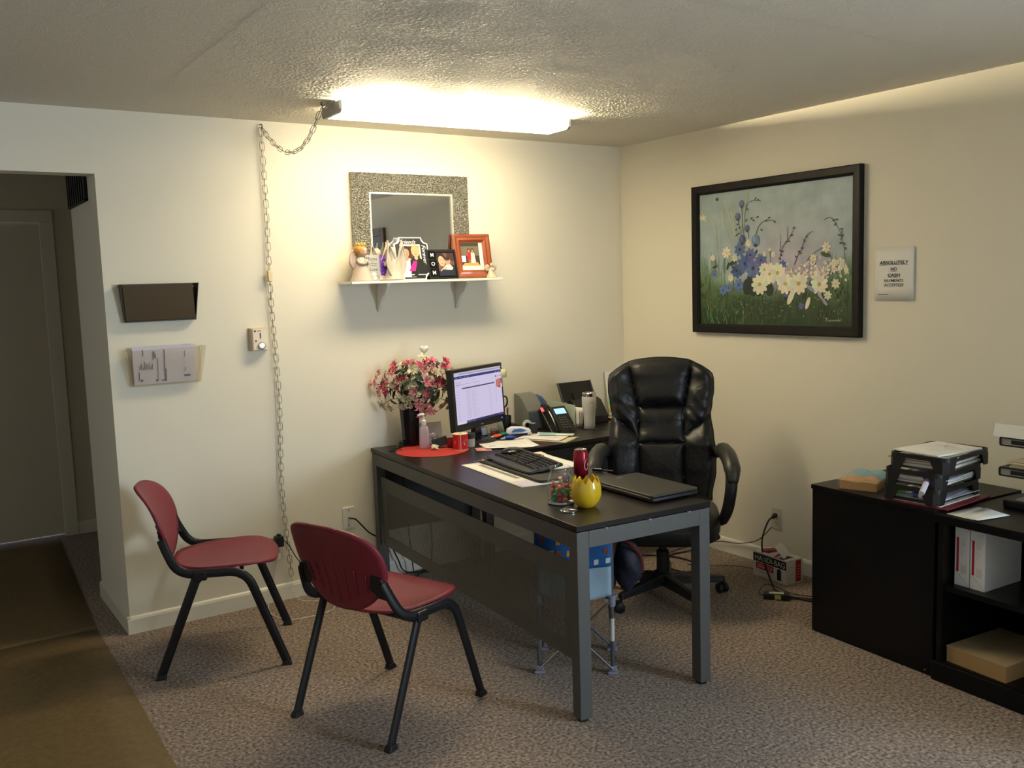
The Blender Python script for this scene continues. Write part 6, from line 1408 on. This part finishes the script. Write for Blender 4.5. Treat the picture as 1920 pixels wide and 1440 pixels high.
# red folder under the trays
rf_ = thing('red_folder', 'dark red folder lying flat beneath the stacked black trays', 'folder', cab(.475, .185, CZ), CA+math.radians(6))
MB().box(-.120, .145, -.165, .170, .0, .006).build('cover', pm('red_folder_card', (.20, .018, .025), rough=.5), rf_, smooth=0, bevel=.001)
MB().box(-.115, .110, -.155, .155, .006, .0085).build('inner_pages', M_WHT, rf_, smooth=0)
M_TRAY = pm('black_tray_plastic', (.0095, .009, .0095), rough=.45)
def tray(label, s, d, z, rz, w=.238, dp=.345, h=.064):
    t = thing('letter_tray', label, 'letter tray', cab(s, d, z), CA+rz, 'stacked black letter trays')
    b = MB(); b.box(-w/2+.008, w/2-.008, -dp/2+.008, dp/2-.008, .006, .009); b.build('tray_floor', M_TRAY, t, smooth=0)
    out_ = rrect(w, dp, .03, 5); inn = rrect(w-.012, dp-.012, .026, 5); n = len(out_)
    r = MB(); r.v = [(x, y, z_) for ring, z_ in ((out_, h-.018), (out_, h), (inn, h), (inn, h-.018)) for x, y in ring]
    for a in range(4):
        for k in range(n): r.f.append((a*n+k, a*n+(k+1) % n, ((a+1) % 4)*n+(k+1) % n, ((a+1) % 4)*n+k))
    r.build('rim', M_TRAY, t, smooth=0)
    for sx in (-1, 1):
        for sy in (-1, 1):
            c = MB(); X, Y = sx*w/2, sy*dp/2
            for (ax, ay, bx, by) in ((X-sx*.028, Y, X-sx*.052, Y), (X, Y-sy*.028, X, Y-sy*.052)):
                pass
            # corner post: L shaped, flaring upward
            lo = [(X-sx*.050, Y), (X-sx*.020, Y), (X, Y-sy*.020), (X, Y-sy*.050), (X-sx*.006, Y-sy*.050), (X-sx*.006, Y-sy*.022), (X-sx*.022, Y-sy*.006), (X-sx*.050, Y-sy*.006)]
            hi = [(X-sx*.072, Y), (X-sx*.020, Y), (X, Y-sy*.020), (X, Y-sy*.072), (X-sx*.006, Y-sy*.072), (X-sx*.006, Y-sy*.022), (X-sx*.022, Y-sy*.006), (X-sx*.072, Y-sy*.006)]
            c.v = [(x, y, 0) for x, y in lo]+[(x, y, h-.016) for x, y in hi]; c.f = [tuple(range(8)), tuple(range(15, 7, -1))]+[(i, (i+1) % 8, 8+(i+1) % 8, 8+i) for i in range(8)]
            c.build('corner_post', M_TRAY, t, smooth=0)
    return t
TR = math.radians(7.0); TB = CZ+.009
tray('lowest black letter tray of the stack, holding a green item and forms', .462, .185, TB, TR)
tray('middle black letter tray of the stack, packed with papers', .466, .190, TB+.064, TR)
tray('top black letter tray of the stack, heaped with white pages', .486, .200, TB+.128, TR, .245)
def stack(name, label, cat, s, d, z, rz, sheets, w=.205, l=.28, group=None):
    t = thing(name, label, cat, cab(s, d, z), CA+rz, group); zz = 0; r = random.Random(label)
    for th_, m_, dx, dy, a in sheets:
        MB(RZ(a)).box(-w/2+dx, w/2+dx, -l/2+dy, l/2+dy, zz, zz+th_).build('sheet', m_, t, smooth=0); zz += th_+.0004
    return t, zz
M_PW2 = pm('bluish_paper', (.62, .64, .74), rough=.75); M_TAN = pm('tan_folder', (.52, .38, .24), rough=.8); M_GRYP = pm('grey_photo_page', (.38, .40, .34), rough=.6)
stack('paper_stack', 'forms and a blue sheet in the lowest tray of the stack', 'papers', .464, .186, TB+.0095, TR, [(.004, M_WHT, 0, 0, .02), (.002, M_PW2, .01, .02, -.05), (.003, M_WHT, -.01, 0, .06), (.001, M_PW2, .0, -.01, .1)])
gi = thing('green_pouch', 'bright green pouch poking out of the lowest letter tray', 'pouch', cab(.405, .062, TB+.022), CA+.2)
MB().blob((0, 0, .006), (.038, .022, .007), 12, 6).build('pouch', pm('lime_green', (.13, .46, .04), rough=.4), gi, smooth=180); MB().box(.03, .044, -.012, .012, .003, .008).build('tab', M_WPL, gi, smooth=0)
bt = thing('blue_tube', 'dark blue tube lying in the lowest letter tray', 'tube', cab(.525, .040, TB+.020), CA+.25)
MB(T(0,0,.010) @ RY(PI/2)).lathe([(.010, -.035), (.0115, -.03), (.0115, .03), (.007, .036), (.007, .044), (0, .045)], 14).build('tube_body', pm('navy_tube', (.03, .05, .20), rough=.35), bt); MB(T(0,0,.010) @ RY(PI/2)).lathe([(.0118, -.012), (.0118, .012)], 14, cap0=False, cap1=False).build('tube_label', M_WPL, bt)
stack('paper_stack', 'thick sheaf of white and bluish papers in the middle tray', 'papers', .468, .190, TB+.064+.0095, TR, [(.006, M_WHT, 0, 0, .03), (.003, M_CRM, -.008, .004, -.05), (.007, M_PW2, .004, 0, .02), (.005, M_WHT, .0, -.004, -.03), (.002, M_PW2, .008, .004, .06)])
gs = thing('glue_stick', 'white glue stick with purple cap sticking out of the trays', 'glue stick', cab(.560, .004, TB+.080), CA+1.9)
MB(RY(math.radians(62))).lathe([(.0, -.045), (.011, -.045), (.011, .018), (0, .018)], 14).build('barrel', pm('lilac_white', (.66, .62, .68), rough=.35), gs); MB(RY(math.radians(62))).lathe([(.0118, .018), (.0118, .036), (.010, .038), (0, .038)], 14).build('cap', pm('purple_cap', (.10, .05, .20), rough=.35), gs)
tst, zt2 = stack('paper_stack', 'tall heap of white and tan papers in the top tray', 'papers', .482, .203, TB+.128+.0095, TR, [(.010, M_WHT, 0, 0, .02), (.004, M_TAN, -.020, 0, -.04), (.008, M_WHT, -.004, 0, .03), (.004, M_TAN, -.045, .01, .05), (.003, M_TAN, -.035, -.01, .0), (.010, M_CRM, -.010, 0, -.06), (.006, M_WHT, .004, .004, .02), (.004, M_GRYP, .010, .02, .14), (.006, M_WHT, -.006, -.002, -.14)])
q = PR(); textlines(q, -.06, .06, [.05, .062, .020], .002, '#9a989a', 3); textlines(q, -.02, .05, [-.03, -.06], .002, '#9a989a', 5); q.build('print', PRM, tst, T(0, 0, zt2+.0003) @ RZ(-.14))
cl = thing('paper_clip', 'wire paper clip on the top page of the letter trays', 'paper clip', cab(.470, .262, TB+.128+.0102+zt2), CA+.2)
MB().tube([(0, -.014, .001), (0, .012, .001), (.003, .016, .001), (.006, .012, .001), (.006, -.012, .001), (.0035, -.016, .001), (.001, -.012, .0018), (.001, .008, .0018)], .0006, 5).build('wire', M_CHR, cl)
# napkin pack
nk = thing('napkin_pack', 'clear wrapped pack of brown and blue napkins on the cabinet corner', 'napkin pack', cab(.165, .150, CZ), CA+math.radians(22))
def pillow(x0, x1, y0, y1, h, mat, name, parent, amp=.003):
    b = MB()
    def fn(u, v):
        e = (max(0, abs(2*u-1))**6+max(0, abs(2*v-1))**6); return x0+(x1-x0)*u, y0+(y1-y0)*v, max(.002, h*(1-.28*min(1, e)))+amp*math.sin(u*11+v*7)
    b.grid(fn, 14, 14); n0 = len(b.v); b.box(x0+.002, x1-.002, y0+.002, y1-.002, 0, h*.72); return b.build(name, mat, parent, smooth=60)
pillow(-.080, .080, -.100, .0, .048, pm('kraft_napkins', (.55, .31, .13), rough=.7, nscale=25, namt=.15), 'brown_napkins', nk)
pillow(-.080, .080, .0, .100, .058, pm('blue_wrap', (.15, .42, .55), rough=.35, nscale=18, namt=.25, bump=.3, bscale=25, bdist=.006), 'blue_napkins', nk)
pillow(-.084, .084, -.126, .104, .061, clear_mat('cellophane', (.985, .985, .98), .01, .12), 'clear_wrapper', nk, .002)
# envelopes on the shelf unit
quad_sheet('white_envelope', 'left white envelope lying on the open shelf unit top', 'envelope', [cab(.650, .012, 0)[:2], cab(.655, .200, 0)[:2], cab(.720, .190, 0)[:2], cab(.765, .005, 0)[:2]], CZ-.006, wave=.001, n=4, th=.001)
quad_sheet('white_envelope', 'right white envelope lying over the left one on the shelf unit', 'envelope', [cab(.705, .02, 0)[:2], cab(.690, .200, 0)[:2], cab(.810, .160, 0)[:2], cab(.785, .0, 0)[:2]], CZ-.003, wave=.001, n=4, th=.001)
# front loading letter trays at the frame edge
DT = math.radians(0)
def wide_tray(label, z, extra=None):
    t = thing('desk_tray', label, 'letter tray', cab(.712, .245, z), CA+math.radians(3), 'black label trays at the right edge')
    w, dp = .36, .25
    MB().box(0, w, 0, dp, .030, .034).build('tray_floor', M_TRAY, t, smooth=0, bevel=.001)
    fr_ = MB(RX(PI/2)); o_ = rrect(w, .036, .008, 4, cx=w/2, cy=.017); i_ = rrect(w-.012, .024, .004, 4, cx=w/2, cy=.017); n = len(o_)
    fr_.v = [tuple(fr_.M @ Vector((x, y, z_))) for ring, z_ in ((o_, 0), (o_, .006), (i_, .006), (i_, 0)) for x, y in ring]
    for a in range(4):
        for k in range(n): fr_.f.append((a*n+k, a*n+(k+1) % n, ((a+1) % 4)*n+(k+1) % n, ((a+1) % 4)*n+k))
    fr_.build('front_loop', M_TRAY, t, smooth=0)
    MB().box(.006, w-.006, .0005, .003, .006, .028).build('label_strip', pm('grey_label_strip', (.36, .35, .30), rough=.5), t, smooth=0)
    MB().box(.045, .11, -.004, .0005, .009, .024).build('label_holder', M_BLKP, t, smooth=0); MB().box(.11, .15, -.003, .0005, .011, .022).build('label_card', M_CRM, t, smooth=0)
    for y in (.01, dp-.022): MB().box(w-.02, w-.008, y, y+.012, -.095, .030).build('riser', M_TRAY, t, smooth=0)
    return t
zt0 = CZ-.006
lo = thing('desk_tray', 'lowest black tray at the right edge, holding grey pages', 'letter tray', cab(.700, .275, zt0), CA+math.radians(3), 'black label trays at the right edge')
MB().prism(rrect(.36, .26, .03, cx=.18, cy=.13), 0, .030).build('tray_body', M_TRAY, lo, smooth=40, bevel=.006); MB().box(.05, .34, .02, .24, .030, .036).build('grey_pages', pm('grey_pages', (.36, .34, .30), rough=.7), lo, smooth=0)
MB().box(.34, .352, .10, .112, .03, .36).build('post', M_TRAY, lo, smooth=0); MB().box(.34, .352, .19, .202, .03, .36).build('post', M_TRAY, lo, smooth=0)
wide_tray('middle black tray at the right edge under tan folders', .800); wide_tray('upper black tray at the right edge under a white envelope', .918)
stack('paper_stack', 'tan and cream folders on the middle tray at the right edge', 'papers', .890, .372, .834, .05, [(.006, M_CRM, 0, 0, 0), (.004, M_TAN, .01, 0, .03), (.006, M_CRM, -.01, 0, -.04), (.004, M_WHT, .012, 0, .02), (.002, pm('red_folder_edge', (.35, .12, .07), rough=.7), .05, .01, .0), (.002, M_CRM, .0, 0, .02)], .30, .22)
we = thing('white_envelope', 'white envelope standing on the upper tray at the right edge', 'envelope', cab(.690, .235, .9525), CA+math.radians(3))
MB(RX(math.radians(-14))).box(0, .24, -.001, .001, 0, .050).build('envelope_body', M_WHT, we, smooth=0)
# magazine files and carton
for k, lab in enumerate(('white magazine file with a red stripe, left of two on the shelf', 'white magazine file with a red stripe, right of two on the shelf')):
    m_ = thing('magazine_file', lab, 'file box', cab(.658+.064*k, .055, .385), CA, 'white magazine files')
    b_ = MB(); b_.box(.001, .061, 0, .235, 0, .228); b_.build('file_box', pm('white_card_%d' % k, (.70, .70, .74), rough=.5), m_, smooth=0, bevel=.001)
    q = PR(); q.rect(.008, .055, .018, .190, '#a81f30'); q.rect(.026, .16, .044, .19, '#d6cccc'); 
    for j in range(7): q.rect(.026, .120+.009*j, .026+.006*(j % 3)+.008, .122+.009*j, '#b7aeb4')
    q.rect(.026, .05, .050, .085, '#c9c6c4'); q.line([(.001, .062), (.061, .004)], .0012, '#6f6d72'); q.line([(.003, .188), (.06, .226)], .0008, '#b5b2b6')
    q.build('spine_print', PRM, m_, frame((0, -.0004, 0), (1, 0, 0), (0, 0, 1)))
    MB(T(.055, -.0005, 0)).box(-.001, .001, 0, .001, .01, .22).build('spine_edge', M_WPL, m_, smooth=0)
bx = thing('cardboard_carton', 'flat tan cardboard carton on the bottom shelf of the open unit', 'box', cab(.655, .022, .080), CA+math.radians(-2))
M_KR = pm('kraft_card', (.34, .21, .09), rough=.8, nscale=14, namt=.12)
MB().box(0, .245, 0, .33, 0, .062).build('carton_body', M_KR, bx, smooth=0, bevel=.001)
MB().box(-.001, .246, -.001, .331, .060, .064).build('carton_lid', pm('grey_kraft_card', (.33, .25, .14), rough=.8, nscale=14, namt=.1), bx, smooth=0)
# ================================================================ floor by the right wall
hb = thing('trash_bag_box', 'white trash bag carton with black and red print on the floor by the right wall', 'box', (-.216, -1.497, 0), 0)
Mh = frame((0, 0, 0), (.12, -.012, 0), (.065, .232, 0)); hb.matrix_basis = T(-.222, -1.492, 0) @ Matrix.Rotation(math.atan2(-.10, 1), 4, 'Z')
BLn, BWd, BHt = .240, .118, .130
MB().box(0, BWd, 0, BLn, 0, BHt).build('carton_body', pm('white_carton', (.66, .62, .58), rough=.5), hb, smooth=0, bevel=.001)
fl_ = MB(T(BWd*.55, .06, BHt) @ RZ(.5) @ RX(math.radians(50))); fl_.box(-.055, .055, 0, .075, -.0007, .0007); fl_.build('open_flap', M_WHT, hb, smooth=0)
q = PR(); q.rect(0, .078, BLn, .122, '#151315'); q.text('HANDI-BAG', BLn/2+.002, .0995, w=.215, h=.028, col='#e9e2d8'); q.rect(0, .125, BLn, .130, '#d9d2ca')
q.rect(.02, .040, .150, .074, '#a61c24'); textlines(q, .03, .14, [.062, .054, .047], .004, '#d9a8a2', 3); q.rect(.175, .012, .205, .068, '#2a2224'); q.ell(.19, .066, .012, .010, '#3a3032', 10); textlines(q, .02, .15, [.030, .022], .003, '#b0a8a4', 7)
q.build('front_print', PRM, hb, frame((-.0004, BLn, 0), (0, -1, 0), (0, 0, 1)))
q = PR(); q.rect(.062, 0, .112, .13, '#a61c24') if False else q.rect(.066, .008, .104, .122, '#a3222a'); textlines(q, .012, .05, [.03, .05, .09], .003, '#b9b0ac', 4); textlines(q, .07, .10, [.03, .045, .06, .075, .09], .003, '#d38a86', 5)
q.build('side_print', PRM, hb, frame((0, -.0004, 0), (1, 0, 0), (0, 0, 1)))
q = PR(); q.rect(.0, .02, .075, .06, '#201d1f'); q.rect(.02, .15, .10, .20, '#201d1f'); q.poly([(.0, .07), (.118, .11), (.118, .14), (.0, .09)], '#a3222a'); q.poly([(.02, .2), (.118, .16), (.118, .21), (.06, .235)], '#b03038')
q.text('SUPER', .06, .175, w=.06, h=.02, col='#e3dcd2', rot=-PI/2) if False else None
q.build('top_print', PRM, hb, T(0, 0, BHt+.0004))
b2_ = thing('paper_bag', 'crumpled pale paper bag behind the trash bag carton', 'bag', (-.075, -1.600, 0), .4)
MB().blob((0, 0, .055), (.045, .05, .057), 14, 9, lambda d: 1+.07*math.sin(5*d.x+9*d.z)+.05*math.sin(11*d.y)).build('bag_body', pm('pale_pink_bag', (.50, .42, .40), rough=.7), b2_, smooth=0); MB(T(0, 0, .105)).tube([(-.03, 0, 0), (0, .01, .02), (.03, 0, .005)], .006, 6).build('bag_neck', bpy.data.materials['pale_pink_bag'], b2_)
M_CBL = pm('black_cable', (.008, .008, .009), rough=.5); M_CBB = pm('brown_cable', (.05, .036, .026), rough=.5)
pw = thing('power_adapter', 'black power adapter with a yellow label on the carpet by the cabinet', 'adapter', (-.415, -1.590, 0), math.radians(-52))
MB().box(-.062, .062, -.025, .025, 0, .030).build('brick', M_BLKP, pw, smooth=0, bevel=.004); MB().box(-.008, .022, -.0256, -.020, .005, .027).build('yellow_label', pm('yellow_label', (.50, .46, .08), rough=.5), pw, smooth=0); MB().box(-.035, .035, -.012, .014, .0296, .0304).build('white_label', pm('cream_label', (.55, .53, .45), rough=.5), pw, smooth=0)
MB().tube(spline([(.06, 0, .014), (.10, .004, .010), (.17, .01, .006), (.28, .02, .006)], 6), .006, 7, rs=None).build('output_lead', M_CBL, pw, smooth=180)
MB().tube(spline([(-.06, 0, .012), (-.085, .02, .02), (-.06, .10, .035), (-.01, .13, .02), (.05, .09, .008), (.12, .06, .006), (.24, .05, .006)], 6), .0022, 6).build('thin_lead', M_CBL, pw, smooth=180)
def cable(name, label, pts, r, mat, plug=None):
    o = thing(name, label, 'cable', pts[0]); P0 = Vector(pts[0])
    MB().tube(spline([Vector(p)-P0 for p in pts], 8), r, 7).build('lead', mat, o, smooth=180)
    if plug: MB(frame((0, 0, 0), plug[0], plug[1])).hexa([(-.016,-.012,-.012),(-.016,.012,-.012),(-.016,.012,.012),(-.016,-.012,.012)], [(.022,-.007,-.007),(.022,.007,-.007),(.022,.007,.007),(.022,-.007,.007)]).build('plug', M_CBL, o, smooth=0, bevel=.004)
    return o
cable('power_cord', 'thick black cord hanging from the right wall outlet to the carpet', [(-.026, -1.250, .287), (-.09, -1.262, .270), (-.170, -1.290, .19), (-.205, -1.330, .10), (-.262, -1.430, .010), (-.345, -1.545, .007), (-.33, -1.72, .007), (-.22, -1.90, .007), (-.10, -1.945, .006)], .0048, M_CBL, ((-1, -.1, -.3), (0, 1, 0)))  # power cord of the right wall outlet, not an extension lead
cable('power_cord', 'thin brown cord running along the right wall behind the office chair', [(-.016, -1.225, .22), (-.030, -1.14, .13), (-.030, -1.00, .080), (-.035, -.85, .060), (-.06, -.70, .012), (-.30, -.70, .006), (-.45, -.80, .006)], .0028, M_CBB)  # second power cord from the same outlet
cable('looped_cord', 'black cord loop lying on the carpet behind the office chair', [(-.45, -.62, .006), (-.32, -.78, .006), (-.33, -.98, .006), (-.46, -1.03, .006), (-.48, -.90, .006), (-.36, -.76, .012), (-.22, -.74, .006), (-.14, -.82, .03)], .0045, M_CBL)
cable('thin_cord', 'thin dark cord trailing across the carpet to the trash bag carton', [(-.36, -.92, .004), (-.28, -1.02, .004), (-.17, -1.12, .004), (-.14, -1.22, .004)], .0020, M_CBB)
# ================================================================ left wall plugs and cords
ad = thing('plug_adapter', 'black plug in adapter in the outlet behind the first maroon chair', 'adapter', (-2.385, -.007, .318))
MB().box(-.022, .022, -.040, 0, -.026, .030).build('adapter_body', M_BLKP, ad, smooth=0, bevel=.005); MB().box(-.008, .010, -.030, -.010, .029, .040).build('adapter_top', M_BLKP, ad, smooth=0, bevel=.003)
MB().tube(spline([(.018, -.03, .012), (.05, -.03, -.03), (.10, -.025, -.12), (.20, -.022, -.225), (.30, -.022, -.295), (.36, -.02, -.312)], 7), .0026, 6).build('adapter_cord', M_CBL, ad, smooth=180)
cable('coaxial_cable', 'black coaxial cable arcing from the wall jack to the desk', [(-1.982, -.024, .370), (-1.965, -.050, .368), (-1.93, -.045, .33), (-1.88, -.035, .275), (-1.82, -.03, .235), (-1.76, -.03, .19), (-1.72, -.04, .10), (-1.68, -.05, .02), (-1.55, -.10, .006)], .0042, M_CBL)
cable('loose_cable', 'black cord trailing on the carpet under the desk by the wall', [(-1.78, -.10, .006), (-1.70, -.16, .006), (-1.60, -.08, .006), (-1.52, -.05, .03), (-1.50, -.04, .2), (-1.52, -.03, .5)], .004, M_CBL)
cable('loose_cable', 'black cable drooping from the grommet behind the desk panel', [(-1.735, -.20, .70), (-1.73, -.17, .62), (-1.70, -.12, .45), (-1.66, -.08, .2), (-1.64, -.07, .02)], .0035, M_CBL)
cable('loose_cable', 'thin black cord draped from the grommet to behind the vase', [(-1.765, -.185, DZ+.006), (-1.745, -.165, DZ+.03), (-1.71, -.13, DZ+.036), (-1.68, -.055, DZ+.010), (-1.60, -.045, DZ+.006)], .0035, M_CBL)
# ================================================================ folding chair and bag under the desk
fc = thing('folding_camp_chair', 'folded child camp chair with blue patterned fabric and grey tube legs', 'folding chair', (-1.735, -1.660, 0), math.atan2(-.192, .233))
M_TUBE = pm('grey_tube', (.13, .14, .17), rough=.35, metal=.6); M_CLP = pm('grey_clamp', (.22, .22, .30), rough=.45); M_ROD = pm('bright_rod', (.55, .56, .58), rough=.25, metal=1)
W2, DPT = .150, .24
for x in (-W2, W2):
    for y in (0, DPT):
        MB().tube([(x, y, .015), (x, y, .600)], .0085, 10).build('pole', M_TUBE, fc, smooth=60)
        f_ = MB(); f_.box(x-.022, x+.022, y-.016, y+.016, 0, .012); f_.box(x-.016, x+.016, y-.010, y+.010, .012, .034); f_.build('foot_clamp', M_CLP, fc, smooth=0, bevel=.004)
        c_ = MB(); c_.lathe([(.013, .285), (.016, .290), (.016, .325), (.024, .328), (.024, .334), (.013, .336)], 14, c=(x, y, 0)); c_.box(x-.024, x+.006, y-.010, y+.010, .295, .318); c_.build('sliding_collar', M_CLP, fc, smooth=40)
for a, b in (((-W2, 0), (W2, 0)), ((-W2, DPT), (W2, DPT)), ((-W2, 0), (-W2, DPT)), ((W2, 0), (W2, DPT))):
    for A, B in ((a, b), (b, a)): MB().tube([(A[0], A[1]-.012, .022), (B[0]*.93, B[1]-.008, .305)], .0048, 8).build('cross_rod', M_ROD if A == a else M_TUBE, fc, smooth=60)
MB().tube([(W2+.0, -.0, .14), (W2, 0, .235)], .0095, 10).build('white_tag', pm('white_tag', (.55, .54, .52), rough=.6), fc, smooth=60)
def fabric(u, v): return (-W2+2*W2*u, -.014-.030*math.sin(PI*u)+.008*math.sin(9*u+3*v), .335+.265*v-.035*math.sin(PI*u)*(1-v)*.5)
def fab(name, v0, v1, mat, parent=fc): return MB().grid(lambda u, v: fabric(u, v0+(v1-v0)*v), 18, 8).build(name, mat, parent, smooth=180, solid=.004)
fab('lower_fabric', 0.0, .47, pm('pale_blue_cloth', (.26, .37, .47), rough=.85, nscale=9, namt=.2)); fab('upper_fabric', .47, 1.0, pm('blue_cloth', (.010, .085, .27), rough=.85, nscale=12, namt=.2))
q = PR(1e-5); rq = random.Random(4)
for i in range(8):
    for j in range(3):
        u = .04+i*.125+rq.uniform(-.02, .02); v = .52+j*.16+rq.uniform(-.015, .015); c = rq.choice(['#c9c9d4', '#7a3a30', '#b98a4a', '#c9c9d4', '#8a4636'])
        if rq.random() < .25: continue
        PR(1e-5).poly([(u, v), (u+.062, v+.006), (u+.066, v+.085), (u+.004, v+.080)], c).build('printed_square', PRM, fc, warp=lambda p: (fabric(p[0], p[1])[0], fabric(p[0], p[1])[1]-.0035-p[2], fabric(p[0], p[1])[2]))
for x in (-W2, W2): MB().grid(lambda u, v: (x+.012*math.sin(PI*u)*(1 if x > 0 else -1), DPT*u, .34+.26*v), 10, 6).build('side_fabric', pm('grey_edge_cloth', (.06, .07, .10), rough=.85), fc, smooth=180, solid=.003)
MB().grid(lambda u, v: (-W2+2*W2*u, .04+.16*v, .36+.04*math.sin(PI*u)), 8, 8).build('seat_fabric', bpy.data.materials['blue_cloth'], fc, smooth=180, solid=.003)
MB().blob((.222, .200, .395), (.062, .075, .105), 22, 14, lambda d: 1+.08*math.sin(4*d.x+5*d.z)+.04*math.sin(9*d.y)).build('hanging_pouch', pm('navy_nylon', (.012, .015, .032), rough=.6, bump=.3, bscale=18, bdist=.02), fc, smooth=180)
MB().tube(spline([(.16, .24, .50), (.20, .16, .515), (.245, .14, .49), (.275, .17, .44), (.285, .21, .36)], 6), .010, 8, flat=.5).build('red_strap', pm('dull_red_strap', (.12, .02, .02), rough=.7), fc, smooth=180)
MB().tube(spline([(.16, .235, .49), (.15, .24, .53), (.15, .24, .57)], 6), .005, 6).build('pouch_cord', pm('brown_strap', (.06, .035, .025), rough=.7), fc, smooth=180)
